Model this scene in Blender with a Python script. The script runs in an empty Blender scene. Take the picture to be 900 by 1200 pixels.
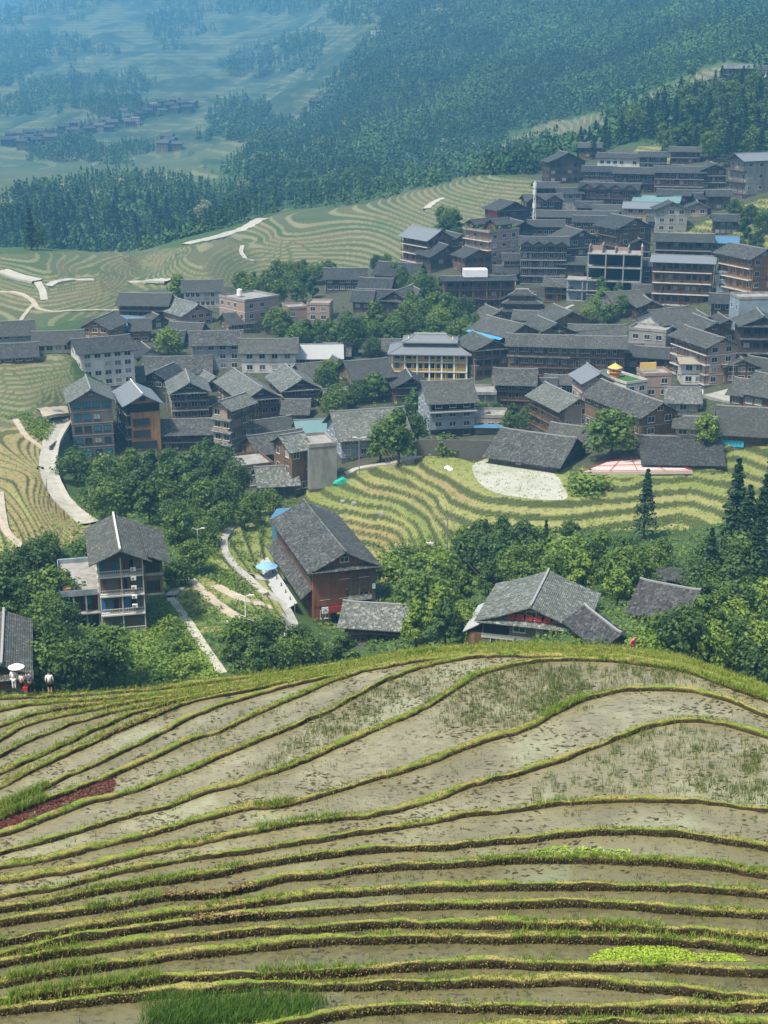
import bpy, math, random
import numpy as np
from mathutils import Vector, Matrix
R = math.radians
C = bpy.context.scene
COL = C.collection
rng = np.random.default_rng(7)
random.seed(7)

# ------------------------------------------------------------------ camera, sky, sun, exposure
F_PX, PITCH = 1700.0, R(18.0)          # focal length in pixels of the 900 x 1200 photograph, downward pitch
cam_d = bpy.data.cameras.new('camera'); cam = bpy.data.objects.new('camera', cam_d); COL.objects.link(cam)
cam_d.sensor_fit = 'VERTICAL'; cam_d.sensor_height = 36.0; cam_d.lens = 36.0 * F_PX / 1200.0
cam_d.clip_start = 0.5; cam_d.clip_end = 20000
cam.location = (0, 0, 0); cam.rotation_euler = (R(90) - PITCH, 0, 0)
C.camera = cam
SUN_EL, SUN_AZ = 62.0, 232.0           # azimuth clockwise from +Y
w = bpy.data.worlds.new("World"); C.world = w; w.use_nodes = True
nt = w.node_tree; nt.nodes.clear()
sky = nt.nodes.new('ShaderNodeTexSky'); sky.sky_type = 'NISHITA'; sky.sun_disc = False
sky.sun_elevation = R(SUN_EL); sky.sun_rotation = R(SUN_AZ); sky.dust_density = 3.0; sky.air_density = 1.0
bg = nt.nodes.new('ShaderNodeBackground'); bg.inputs['Strength'].default_value = 0.105
wo = nt.nodes.new('ShaderNodeOutputWorld')
hz = nt.nodes.new('ShaderNodeHueSaturation'); hz.inputs['Saturation'].default_value = .5; hz.inputs['Value'].default_value = 1.1
nt.links.new(sky.outputs[0], hz.inputs['Color']); nt.links.new(hz.outputs[0], bg.inputs[0]); nt.links.new(bg.outputs[0], wo.inputs[0])
sun_d = bpy.data.lights.new('sun', 'SUN'); sun_d.energy = 4.5; sun_d.angle = R(7); sun_d.color = (1.0, .93, .80)
sun = bpy.data.objects.new('sun', sun_d); COL.objects.link(sun)
_a, _e = R(SUN_AZ), R(SUN_EL)
sd = Vector((math.sin(_a) * math.cos(_e), math.cos(_a) * math.cos(_e), math.sin(_e)))
sun.rotation_euler = sd.to_track_quat('Z', 'Y').to_euler(); sun.location = sd * 300
C.view_settings.view_transform = 'Standard'; C.view_settings.look = 'None'
C.view_settings.exposure = 0.78; C.view_settings.gamma = 1.0
C.view_settings.use_curve_mapping = False
cy = C.cycles
cy.max_bounces = 5; cy.diffuse_bounces = 2; cy.glossy_bounces = 2; cy.transmission_bounces = 2
cy.volume_bounces = 1; cy.transparent_max_bounces = 4; cy.use_denoising = True
cy.caustics_reflective = False; cy.caustics_refractive = False
cy.sample_clamp_indirect = 4.0

# ------------------------------------------------------------------ pixel <-> world
CP, SP = math.cos(PITCH), math.sin(PITCH)
def raydir(px, py):
    dx = (np.asarray(px, float) - 450) / F_PX; dv = (600 - np.asarray(py, float)) / F_PX
    return dx, CP + dv * SP, -SP + dv * CP
def ut(px, py):
    a, b, c = raydir(px, py)
    return a / b, c / b                  # x/Y and z/Y of the ray
def at_z(px, py, z):                     # where the ray meets the level z
    u, t = ut(px, py); Y = z / t
    return np.stack([u * Y, Y, np.zeros_like(Y) + z], -1)
def at_d(px, py, d):                     # at distance d along the ray
    a, b, c = raydir(px, py); n = np.sqrt(a * a + b * b + c * c)
    return np.stack([a / n * d, b / n * d, c / n * d], -1)
def project(x, y, z):
    fw = y * CP - z * SP; up = y * SP + z * CP
    return 450 + F_PX * x / fw, 600 - F_PX * up / fw

# ------------------------------------------------------------------ noise (value noise, numpy)
_perm = rng.random((256, 256))
def vnoise(x, y):
    x = np.asarray(x, float); y = np.asarray(y, float)
    xi = np.floor(x).astype(int); yi = np.floor(y).astype(int); fx = x - xi; fy = y - yi
    fx = fx * fx * (3 - 2 * fx); fy = fy * fy * (3 - 2 * fy)
    g = lambda a, b: _perm[a & 255, b & 255]
    return ((g(xi, yi) * (1 - fx) + g(xi + 1, yi) * fx) * (1 - fy) + (g(xi, yi + 1) * (1 - fx) + g(xi + 1, yi + 1) * fx) * fy) * 2 - 1
def fbm(x, y, o=4):
    s = 0; a = 1; k = 1; n = 0
    for i in range(o):
        s = s + a * vnoise(x * k + i * 17.3, y * k + i * 9.1); n += a; a *= .5; k *= 2.03
    return s / n
def inpoly(px, py, poly):
    px = np.asarray(px); py = np.asarray(py)
    r = np.zeros(px.shape, bool); n = len(poly)
    for i in range(n):
        x0, y0 = poly[i]; x1, y1 = poly[(i + 1) % n]
        if y0 == y1: continue
        c = ((y0 > py) != (y1 > py)) & (px < (x1 - x0) * (py - y0) / (y1 - y0) + x0)
        r ^= c
    return r

# ------------------------------------------------------------------ mesh helpers
def tag(o, label=None, cat=None, group=None, kind=None):
    if label: o['label'] = label
    if cat: o['category'] = cat
    if group: o['group'] = group
    if kind: o['kind'] = kind
    return o
def np_mesh(name, V, Fq, mats, attrs=None, smooth=False, mi=None):
    """V (n,3); Fq (m,k) faces of equal size"""
    me = bpy.data.meshes.new(name); V = np.ascontiguousarray(V, np.float32); Fq = np.ascontiguousarray(Fq, np.int32)
    m, k = Fq.shape
    me.vertices.add(len(V)); me.vertices.foreach_set('co', V.ravel())
    me.loops.add(m * k); me.loops.foreach_set('vertex_index', Fq.ravel())
    me.polygons.add(m); me.polygons.foreach_set('loop_start', np.arange(0, m * k, k, dtype=np.int32))
    me.polygons.foreach_set('loop_total', np.full(m, k, np.int32))
    if mi is not None: me.polygons.foreach_set('material_index', np.ascontiguousarray(mi, np.int32))
    me.polygons.foreach_set('use_smooth', np.full(m, smooth, bool))
    for mm in mats: me.materials.append(mm)
    me.update(calc_edges=True)
    for an, av in (attrs or {}).items():
        if av.ndim == 1:
            at = me.attributes.new(an, 'FLOAT', 'POINT'); at.data.foreach_set('value', np.ascontiguousarray(av, np.float32))
        else:
            at = me.attributes.new(an, 'FLOAT_COLOR', 'POINT')
            c = np.ones((len(V), 4), np.float32); c[:, :3] = av; at.data.foreach_set('color', c.ravel())
    return me
def link(name, me, parent=None):
    o = bpy.data.objects.new(name, me); COL.objects.link(o)
    if parent is not None: o.parent = parent
    return o
def empty(name, loc=(0, 0, 0), rz=0.0):
    o = bpy.data.objects.new(name, None); COL.objects.link(o); o.location = loc; o.rotation_euler = (0, 0, rz)
    o.empty_display_size = .5
    return o
class MB:
    def __init__(s): s.v = []; s.f = []; s.m = []
    def add(s, vs, fs, m=0):
        n = len(s.v); s.v += [tuple(map(float, v)) for v in vs]
        for f in fs: s.f.append(tuple(i + n for i in f)); s.m.append(m)
    def box(s, x0, x1, y0, y1, z0, z1, m=0):
        s.add([(x0, y0, z0), (x1, y0, z0), (x1, y1, z0), (x0, y1, z0), (x0, y0, z1), (x1, y0, z1), (x1, y1, z1), (x0, y1, z1)],
              [(0, 3, 2, 1), (4, 5, 6, 7), (0, 1, 5, 4), (1, 2, 6, 5), (2, 3, 7, 6), (3, 0, 4, 7)], m)
    def slab(s, quad, th, m=0):          # a quad (ccw seen from outside) thickened downward/inward along -normal
        q = [Vector(p) for p in quad]; n = (q[1] - q[0]).cross(q[2] - q[0]).normalized() * th
        b = [p - n for p in q]; k = len(q)
        s.add([*q, *b], [tuple(range(k)), tuple(range(2 * k - 1, k - 1, -1))] + [(i, i + k, (i + 1) % k + k, (i + 1) % k) for i in range(k)], m)
    def bar(s, a, b, r, m=0, r2=None, n=4):
        a = Vector(a); b = Vector(b); d = (b - a).normalized()
        x = d.orthogonal().normalized(); y = d.cross(x); r2 = r if r2 is None else r2
        vs = []
        for p, rr in ((a, r), (b, r2)):
            for i in range(n):
                t = 2 * math.pi * (i + .5) / n
                vs.append(p + x * math.cos(t) * rr + y * math.sin(t) * rr)
        s.add(vs, [(i, (i + 1) % n, n + (i + 1) % n, n + i) for i in range(n)] + [tuple(range(n - 1, -1, -1)), tuple(range(n, 2 * n))], m)
    def mesh(s, name, mats, smooth=False):
        me = bpy.data.meshes.new(name); me.from_pydata(s.v, [], s.f)
        for mm in mats: me.materials.append(mm)
        me.polygons.foreach_set('material_index', s.m)
        if smooth: me.polygons.foreach_set('use_smooth', [True] * len(s.f))
        me.update(); return me
    def build(s, name, mats, parent=None, smooth=False):
        if not isinstance(mats, (list, tuple)): mats = [mats]
        return link(name, s.mesh(name, mats, smooth), parent)
def tube(pts, r, n=6, m=0, mb=None, r2=None):
    mb = mb or MB()
    for i in range(len(pts) - 1):
        t0 = i / (len(pts) - 1); t1 = (i + 1) / (len(pts) - 1); e = r if r2 is None else r2
        mb.bar(pts[i], pts[i + 1], r + (e - r) * t0, m, r + (e - r) * t1, n)
    return mb

# ------------------------------------------------------------------ materials
class NT:
    def __init__(s, name):
        s.mat = bpy.data.materials.new(name); s.mat.use_nodes = True; s.t = s.mat.node_tree
        s.b = s.t.nodes['Principled BSDF']
        s.b.inputs['Specular IOR Level'].default_value = .3
    def n(s, typ, **kw):
        nd = s.t.nodes.new('ShaderNode' + typ)
        for k, v in kw.items(): setattr(nd, k, v)
        return nd
    def l(s, a, b): s.t.links.new(a, b)
    def val(s, x):
        return x
    def coord(s, which='Object', scale=(1, 1, 1)):
        tc = s.n('TexCoord'); mp = s.n('Mapping'); s.l(tc.outputs[which], mp.inputs[0]); mp.inputs['Scale'].default_value = scale
        return mp.outputs[0]
    def noise(s, vec, scale, det=4, rough=.6, dist=0):
        x = s.n('TexNoise'); s.l(vec, x.inputs['Vector']); x.inputs['Scale'].default_value = scale
        x.inputs['Detail'].default_value = det; x.inputs['Roughness'].default_value = rough; x.inputs['Distortion'].default_value = dist
        return x.outputs['Fac']
    def vor(s, vec, scale, feat='F1', out='Distance', rnd=1):
        x = s.n('TexVoronoi', feature=feat); s.l(vec, x.inputs['Vector']); x.inputs['Scale'].default_value = scale; x.inputs['Randomness'].default_value = rnd
        return x.outputs[out]
    def ramp(s, fac, stops):
        x = s.n('ValToRGB'); s.l(fac, x.inputs[0]); e = x.color_ramp.elements
        while len(e) < len(stops): e.new(.5)
        for i, (p, c) in enumerate(stops):
            e[i].position = p; e[i].color = (*c, 1) if len(c) == 3 else c
        return x.outputs[0]
    def rng(s, fac, a, b, c=0, d=1):
        x = s.n('MapRange'); s.l(fac, x.inputs[0])
        for i, v in enumerate((a, b, c, d)): x.inputs[1 + i].default_value = v
        return x.outputs[0]
    def mix(s, fac, a, b, mode='MIX'):
        x = s.n('Mix', data_type='RGBA', blend_type=mode)
        for sock, v in ((x.inputs[0], fac), (x.inputs[6], a), (x.inputs[7], b)):
            if isinstance(v, (int, float)): sock.default_value = v
            elif isinstance(v, tuple): sock.default_value = (*v, 1)
            else: s.l(v, sock)
        return x.outputs[2]
    def math(s, op, a, b=0.0, c=None):
        x = s.n('Math', operation=op)
        for i, v in enumerate((a, b) if c is None else (a, b, c)):
            if isinstance(v, (int, float)): x.inputs[i].default_value = v
            else: s.l(v, x.inputs[i])
        return x.outputs[0]
    def attr(s, name, out='Fac'):
        x = s.n('Attribute'); x.attribute_name = name; return x.outputs[out]
    def rand(s): return s.n('ObjectInfo').outputs['Random']
    def island(s): return s.n('NewGeometry').outputs['Random Per Island']
    def out(s, col=None, rough=None, bump=None, bs=.3, bd=.05):
        if col is not None:
            if isinstance(col, tuple): s.b.inputs['Base Color'].default_value = (*col, 1)
            else: s.l(col, s.b.inputs['Base Color'])
        if rough is not None:
            if isinstance(rough, (int, float)): s.b.inputs['Roughness'].default_value = rough
            else: s.l(rough, s.b.inputs['Roughness'])
        if bump is not None:
            x = s.n('Bump'); x.inputs['Strength'].default_value = bs; x.inputs['Distance'].default_value = bd
            s.l(bump, x.inputs['Height']); s.l(x.outputs[0], s.b.inputs['Normal'])
        return s.mat
def plain(name, col, rough=.7, var=.25, scale=1.5, metal=0):
    m = NT(name); v = m.coord(); f = m.noise(v, scale, 5, .65)
    c = m.mix(f, tuple(x * (1 - var) for x in col), tuple(min(1, x * (1 + var)) for x in col))
    m.b.inputs['Metallic'].default_value = metal
    return m.out(c, rough, f, .15, .02)
# ------------------------------------------------------------------ the lie of the land
# control points: photo pixel and either a distance (positive) or a level z (negative)
CTRL = []
def K(*a):
    for px, py, d in a: CTRL.append((px, py, d))
# left edge
K((-60,830,190),(0,800,198),(0,720,245),(0,640,282),(0,600,305),(0,560,336),(40,600,311),(45,560,338),(0,495,392),(0,460,412),(0,425,431),(0,412,446),(0,385,500),(0,345,560),(0,318,595),(0,303,615),(0,293,900),(0,240,1050),(0,200,1500),(0,150,2000),(0,100,2600),(0,50,3200),(0,17,3900),(45,2,4000),(0,24,4700),(100,-24,4300),(100,-20,5200),(200,-50,4600))
K((-160,780,230),(-160,640,300),(-160,500,400),(-160,400,520),(-160,310,690),(-160,285,950),(-160,200,1500),(-160,100,2700),(-160,40,3900),(-160,34,4800))
# x = 60..150
K((92,612,320),(68,565,345),(45,490,393),(50,460,411),(40,425,431),(80,425,430),(60,412,444),(80,340,555),(80,298,630),(100,320,590))
K((150,810,212),(150,745,245),(150,690,270),(150,620,300),(150,560,352),(108,538,396),(168,527,400),(225,530,402),(200,485,432),(170,445,455),(200,400,492),(190,373,530),(150,337,575),(150,297,640),(150,290,900),(150,250,1000),(150,212,1150),(150,190,1500),(150,140,1900),(150,90,2450),(150,40,3100),(150,-20,3800))
# x = 300
K((300,800,212),(300,760,232),(300,700,262),(300,645,292),(310,600,318),(290,575,345),(275,548,385),(300,520,402),(310,480,432),(300,440,456),(300,400,492),(290,382,512),(290,333,575),(300,300,620),(300,280,660),(300,256,715),(300,248,950),(300,190,1180),(300,150,1700),(300,100,2200),(300,40,2900),(300,-30,3600))
# x = 450
K((400,735,262),(450,758,240),(450,705,265),(465,525,355),(450,500,388),(450,465,430),(440,427,462),(430,392,492),(400,352,545),(440,312,590),(430,272,660),(430,243,720),(430,226,950),(450,188,1120),(450,150,1320),(450,100,1580),(450,50,1950),(450,0,2400),(450,-40,2800),(400,150,1450))
# x = 600
K((620,752,220),(600,700,262),(600,650,285),(530,515,388),(600,500,400),(600,470,422),(600,420,460),(600,370,512),(580,340,535),(600,312,555),(540,317,548),(600,270,605),(585,240,650),(560,211,715),(570,202,950),(600,160,1170),(600,100,1380),(600,50,1650),(600,0,1950),(600,-40,2250))
# x = 750
K((750,775,205),(750,700,250),(750,640,285),(750,508,388),(750,470,420),(750,432,452),(760,382,482),(750,352,505),(740,305,560),(750,252,625),(760,212,685),(760,182,740),(740,152,830),(740,130,900),(740,114,1080),(750,60,1380),(750,0,1680),(750,-40,1950))
# x = 880
K((880,800,215),(880,720,250),(880,645,282),(880,470,412),(870,422,442),(870,372,482),(880,342,503),(880,290,562),(870,240,625),(870,202,680),(880,150,760),(880,110,840),(870,90,910),(870,79,1020),(880,40,1280),(880,0,1530),(880,-40,1820))
K((1060,800,225),(1060,640,285),(1060,470,410),(1060,340,500),(1060,240,620),(1060,110,800),(1060,60,1100),(1060,-40,1800))
K((60,322,572),(110,318,584),(168,316,628),(152,302,655),(215,302,592),(240,320,556),(280,292,622),(330,276,645),(195,290,640))
# the terraced spur: traced level lines
for z, pts in ((-92, [(499,542),(514,551),(539,565),(564,578),(577,582),(610,586),(640,588),(669,587),(698,584),(735,582),(750,579),(771,574),(799,572),(828,576),(846,580),(905,592)]),
               (-92.02, [(560,545),(600,560),(640,565),(580,560),(640,545)]),
               (-93, [(474,547),(496,559),(527,578),(555,593),(600,600),(640,603),(669,603),(698,599),(735,595),(785,587),(813,586),(839,594),(905,612)]),
               (-94, [(458,553),(483,562),(514,582),(542,603),(575,612),(640,617),(700,616),(735,610),(790,601),(830,610)]),
               (-95, [(424,559),(443,567),(477,576),(508,600),(530,621),(580,630),(640,634),(735,626)]),
               (-96, [(404,562),(418,570),(458,581),(480,587),(505,606),(514,626),(580,648)]),
               (-97, [(383,572),(402,582),(443,590),(474,603),(492,615),(501,638)]),
               (-98, [(362,579),(380,590),(402,595),(443,601),(471,610),(483,624),(489,640)]),
               (-99, [(399,607),(433,614),(461,618),(474,626),(480,648)]),
               (-100, [(408,618),(433,623),(455,629),(464,640),(474,654)]),
               (-101, [(430,632),(449,638),(455,650),(458,666)]),
               (-91, [(712,568),(756,562),(764,560),(813,557),(850,562),(905,575)]), (-90, [(735,556),(800,547),(850,546),(905,560)]),
               (-89, [(800,541),(860,533),(905,546)]), (-88, [(840,528),(890,523)])):
    K(*[(x, y, z) for x, y in pts])
# ground hidden behind the near hill
for x in (-160, 0, 150, 300, 450, 600, 750, 880, 1060): K((x, 960, -93), (x, 1250, -93))

def _tps_setup():
    P = []; T = []
    for px, py, d in CTRL:
        u, t = ut(px, py)
        p = at_z(px, py, d) if d < 0 else at_d(px, py, d)
        P.append((2.2 * p[0] / p[1], math.log(p[1]))); T.append(p[2] / p[1])
    P = np.array(P); T = np.array(T)
    # merge near duplicates
    r2 = ((P[:, None] - P[None]) ** 2).sum(-1)
    Kk = np.where(r2 > 0, .5 * r2 * np.log(r2 + 1e-20), 0)
    n = len(P); A = np.zeros((n + 3, n + 3)); A[:n, :n] = Kk + np.eye(n) * 2e-5
    A[:n, n] = 1; A[:n, n + 1:] = P; A[n, :n] = 1; A[n + 1:, :n] = P.T
    wgt = np.linalg.solve(A, np.concatenate([T, [0, 0, 0]]))
    return P, wgt
_P, _W = _tps_setup()
def tps(u, ly):
    sh = np.shape(u); q = np.stack([2.2 * np.ravel(u), np.ravel(ly)], -1); out = np.empty(len(q))
    for i in range(0, len(q), 20000):
        s = q[i:i + 20000]; r2 = ((s[:, None] - _P[None]) ** 2).sum(-1)
        k = .5 * r2 * np.log(r2 + 1e-20)
        out[i:i + 20000] = k @ _W[:-3] + _W[-3] + s @ _W[-2:]
    return out.reshape(sh)
U0, U1, NU = -.5, .5, 241
L0, L1, NL = math.log(62), math.log(6000), 641
_cu = np.linspace(U0, U1, NU); _cl = np.linspace(L0, L1, NL)
CT = tps(*np.meshgrid(_cu, _cl))       # coarse grid of z/Y   [NL, NU]
def ct(u, ly):
    a = np.clip((np.asarray(u) - U0) / (U1 - U0) * (NU - 1), 0, NU - 1.001); b = np.clip((np.asarray(ly) - L0) / (L1 - L0) * (NL - 1), 0, NL - 1.001)
    i = a.astype(int); j = b.astype(int); fa = a - i; fb = b - j
    return (CT[j, i] * (1 - fa) + CT[j, i + 1] * fa) * (1 - fb) + (CT[j + 1, i] * (1 - fa) + CT[j + 1, i + 1] * fa) * fb
# terrace zones: photo outline, step height, how dry (straw) 0..1, strength
ZONES = [
 ([(335,585),(370,562),(420,552),(480,536),(560,532),(690,548),(820,540),(850,522),(905,512),(905,610),(850,612),(800,622),(700,622),(570,635),(540,645),(480,672),(420,690),(395,620)], 1.0, .45, 1),
 ([(-150,500),(40,490),(60,555),(112,622),(70,645),(0,690),(-150,700)], .5, .9, 1),
 ([(-150,425),(85,412),(88,470),(60,482),(0,505),(-150,510)], .62, .6, 1),
 ([(-150,300),(60,296),(175,292),(236,285),(215,332),(160,345),(140,362),(60,382),(-150,385)], .58, .5, 1),
 ([(120,345),(160,330),(232,288),(330,248),(430,238),(560,203),(640,213),(600,252),(500,268),(484,308),(330,332),(200,338)], .9, .5, 1),
 ([(585,172),(640,140),(700,133),(850,73),(872,92),(740,142),(690,168),(600,180)], 2.2, .75, 1),
 ([(405,215),(430,200),(500,178),(545,158),(560,170),(500,205),(440,222)], 2.2, .7, 1),
 ([(292,205),(310,192),(350,190),(362,205),(330,214)], 2.0, .8, 1),
 ([(-150,172),(120,175),(215,178),(262,205),(200,222),(-150,250)], 2.2, .4, .7),
 ([(730,212),(745,172),(790,168),(785,205)], 1.5, .6, 1),
 ([(745,262),(820,262),(905,228),(905,330),(850,290),(760,272)], 1.6, .25, 1),
 ([(200,740),(205,660),(245,625),(300,590),(345,570),(335,640),(330,700),(340,740)], .8, .35, .9),
]
ROADS = []                              # filled below: list of (polyline px, half width m)
def lift(x, y, z0, px, py, far):
    """adds roughness and terraces to the smooth land; returns z, zone mask, riser, dryness"""
    D = np.hypot(x, y)
    amp = np.clip((D - 700) / 900, 0, 1)
    z = z0 + fbm(x / 9, y / 9, 3) * .35 + amp * (fbm(x / 130 + 5, y / 130, 4) * 26 + fbm(x / 30, y / 30, 3) * 4)
    zone = np.zeros_like(z); inv = np.zeros_like(z); ris = np.zeros_like(z); dry = np.zeros_like(z)
    jx = px + fbm(x / 14, y / 14, 2) * 5; jy = py + fbm(x / 14 + 40, y / 14, 2) * 3
    for zi, (poly, h, d, st) in enumerate(ZONES):
        m = inpoly(jx, jy, poly)
        if not m.any(): continue
        zz = (z0 + fbm(x / 40 + zi * 3, y / 40, 3) * (.16 if zi else .08) * h * 2)[m]
        k = np.floor(zz / h); fr = zz / h - k; pale = zi in (2, 3, 4, 5, 6, 7, 8); e = .70 if pale else .66 if zi else .60
        s = np.clip((fr - e) / (.95 - e), 0, 1)
        lip = np.exp(-((fr - .04) / .05) ** 2) * .12 * h
        z[m] = (k + s) * h + lip + (.03 * fbm(x[m], y[m], 2))
        zone[m] = st; inv[m] = 1.0 if pale else 0.0; ris[m] = ((s > .02) & (s < .985)) * (1.0 if zi in (0, 11) else .85); dry[m] = np.clip(d + .8 * vnoise(k * 3.7 + zi, x[m] * 0 + zi * 5.1) * .6 + .5 * fbm(x[m] / 18, y[m] / 18, 2), 0, 1)
    return z, zone, ris, dry, inv
FU = np.concatenate([np.linspace(-.5, -.335, 50)[:-1], np.linspace(-.335, .335, 620), np.linspace(.335, .5, 50)[1:]])
FL = np.concatenate([np.arange(math.log(62), math.log(170), .02), np.arange(math.log(170), math.log(230), .007), np.arange(math.log(230), math.log(420), .0024), np.arange(math.log(420), math.log(780), .0024), np.arange(math.log(780), math.log(800), .0036), np.arange(math.log(800), math.log(6000), .0055)])
GU, GL = np.meshgrid(FU, FL); GY = np.exp(GL); GX = GU * GY; GZ0 = ct(GU, GL) * GY
GPX, GPY = project(GX, GY, GZ0)
GZ, GZONE, GRIS, GDRY, GINV = lift(GX, GY, GZ0, GPX, GPY, None)
# the two dry ponds lie level
pond = [(551,546),(562,540),(590,538),(612,543),(640,552),(654,557),(661,570),(668,586),(640,586),(610,583),(580,578),(560,566)]
for _ in range(2):
    pond = [q for a, b in zip(pond, pond[1:] + pond[:1]) for q in ((a[0] * .75 + b[0] * .25, a[1] * .75 + b[1] * .25), (a[0] * .25 + b[0] * .75, a[1] * .25 + b[1] * .75))]
_m = inpoly(GPX, GPY, pond) & (GY > 250) & (GY < 350)
GZ[_m] = -92.10; GRIS[_m] = 0
_m = inpoly(GPX, GPY, [(672,558),(822,557),(776,533),(704,537)]) & (GY > 250) & (GY < 360)
GZ[_m] = np.minimum(GZ[_m], -90.6); GRIS[_m] = 0
GT = GZ / GY
def hit(px, py, dmin=0.0):
    """first place along the pixel's ray where the land rises above it (beyond the near hill)"""
    u, t = ut(px, py); i = np.searchsorted(FU, u); i = min(max(i, 1), len(FU) - 1)
    f = (u - FU[i - 1]) / (FU[i] - FU[i - 1]); col = GT[:, i - 1] * (1 - f) + GT[:, i] * f
    lo = np.searchsorted(FL, math.log(max(150, dmin)))
    ok = np.nonzero(col[lo:] >= t)[0]
    if len(ok) == 0: return None
    j = lo + ok[0]
    if j > lo:
        a, b = col[j - 1] - t, col[j] - t; g = -a / (b - a + 1e-12); ly = FL[j - 1] * (1 - g) + FL[j] * g
    else: ly = FL[j]
    Y = math.exp(ly); return Vector((u * Y, Y, t * Y))
def ground_z(x, y):
    u = x / y; ly = math.log(y)
    i = min(max(np.searchsorted(FU, u), 1), len(FU) - 1); j = min(max(np.searchsorted(FL, ly), 1), len(FL) - 1)
    fu = min(max((u - FU[i - 1]) / (FU[i] - FU[i - 1]), 0), 1); fl = min(max((ly - FL[j - 1]) / (FL[j] - FL[j - 1]), 0), 1)
    g = GZ
    return float((g[j - 1, i - 1] * (1 - fu) + g[j - 1, i] * fu) * (1 - fl) + (g[j, i - 1] * (1 - fu) + g[j, i] * fu) * fl)
VILLAGE = [(80,470),(140,440),(90,380),(150,340),(330,335),(420,310),(490,270),(560,240),(640,180),(780,165),(905,180),(905,520),(690,552),(570,530),(500,525),(380,575),(270,575),(240,540),(90,545)]
GVIL = (inpoly(GPX, GPY, VILLAGE) & (GZONE < .5)).astype(float)
def terrain_material():
    m = NT('hillside'); v = m.coord('Object')
    n1 = m.noise(v, .05, 5, .6); n2 = m.noise(v, .5, 5, .7); n3 = m.noise(v, .012, 4, .6)
    wild = m.mix(m.rng(n2, .35, .65), (.022, .05, .014), (.06, .11, .022))
    wild = m.mix(m.rng(n1, .35, .65), wild, (.05, .085, .02))
    tread = m.mix(m.math('MULTIPLY', m.attr('dry'), 1.0), (.15, .20, .035), (.36, .31, .12))
    tread = m.mix(m.rng(n2, .3, .7, 0, .55), tread, (.13, .14, .05)); tread = m.mix(m.rng(m.attr('dry'), .72, .95, 0, .8), tread, m.mix(n2, (.15, .105, .045), (.33, .25, .11)))
    riser = m.mix(n2, (.024, .042, .010), (.080, .086, .028))
    terr = m.mix(m.attr('riser'), tread, riser)
    flat2 = m.mix(m.attr('dry'), (.045, .085, .022), (.135, .115, .055)); flat2 = m.mix(m.rng(n2, .3, .7, 0, .6), flat2, (.05, .075, .025))
    terr2 = m.mix(m.math('MULTIPLY', m.attr('riser'), .6), flat2, m.mix(n2, (.20, .18, .085), (.34, .30, .17)))
    terr = m.mix(m.attr('inv'), terr, terr2)
    vil = m.mix(n2, (.026, .036, .016), (.095, .095, .055))
    col = m.mix(m.attr('village'), wild, vil)
    col = m.mix(m.attr('zone'), col, terr)
    farv = m.mix(m.rng(n3, .42, .58), (.020, .045, .018), (.075, .095, .035))
    farv = m.mix(m.rng(n1, .5, .75, 0, .6), farv, (.085, .095, .045))
    gp = m.n('NewGeometry'); sz = m.n('SeparateXYZ'); m.l(gp.outputs['Position'], sz.inputs[0])
    band = m.math('FRACT', m.math('ADD', m.math('MULTIPLY', sz.outputs[2], .16), m.math('MULTIPLY', n1, 1.2)))
    farv = m.mix(m.math('MULTIPLY', m.rng(band, .72, .80), m.rng(n3, .40, .55, 0, .32)), farv, (.24, .22, .13))
    col = m.mix(m.math('MULTIPLY', m.attr('far'), m.math('SUBTRACT', 1.0, m.attr('zone'))), col, farv)
    return m.out(col, .9, n2, .5, .25)
nr, nc = GX.shape
idx = np.arange(nr * nc).reshape(nr, nc)
quads = np.stack([idx[:-1, :-1], idx[:-1, 1:], idx[1:, 1:], idx[1:, :-1]], -1).reshape(-1, 4)
fl = lambda a: a.ravel()
GFAR = np.clip((GY - 1150) / 250, 0, 1)
hill_me = np_mesh('hillside', np.stack([fl(GX), fl(GY), fl(GZ)], -1), quads, [terrain_material()],
                  dict(zone=fl(GZONE), riser=fl(GRIS), dry=fl(GDRY), village=fl(GVIL), far=fl(GFAR), inv=fl(GINV)), smooth=True)
tag(link('hillside', hill_me), kind='structure')
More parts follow.
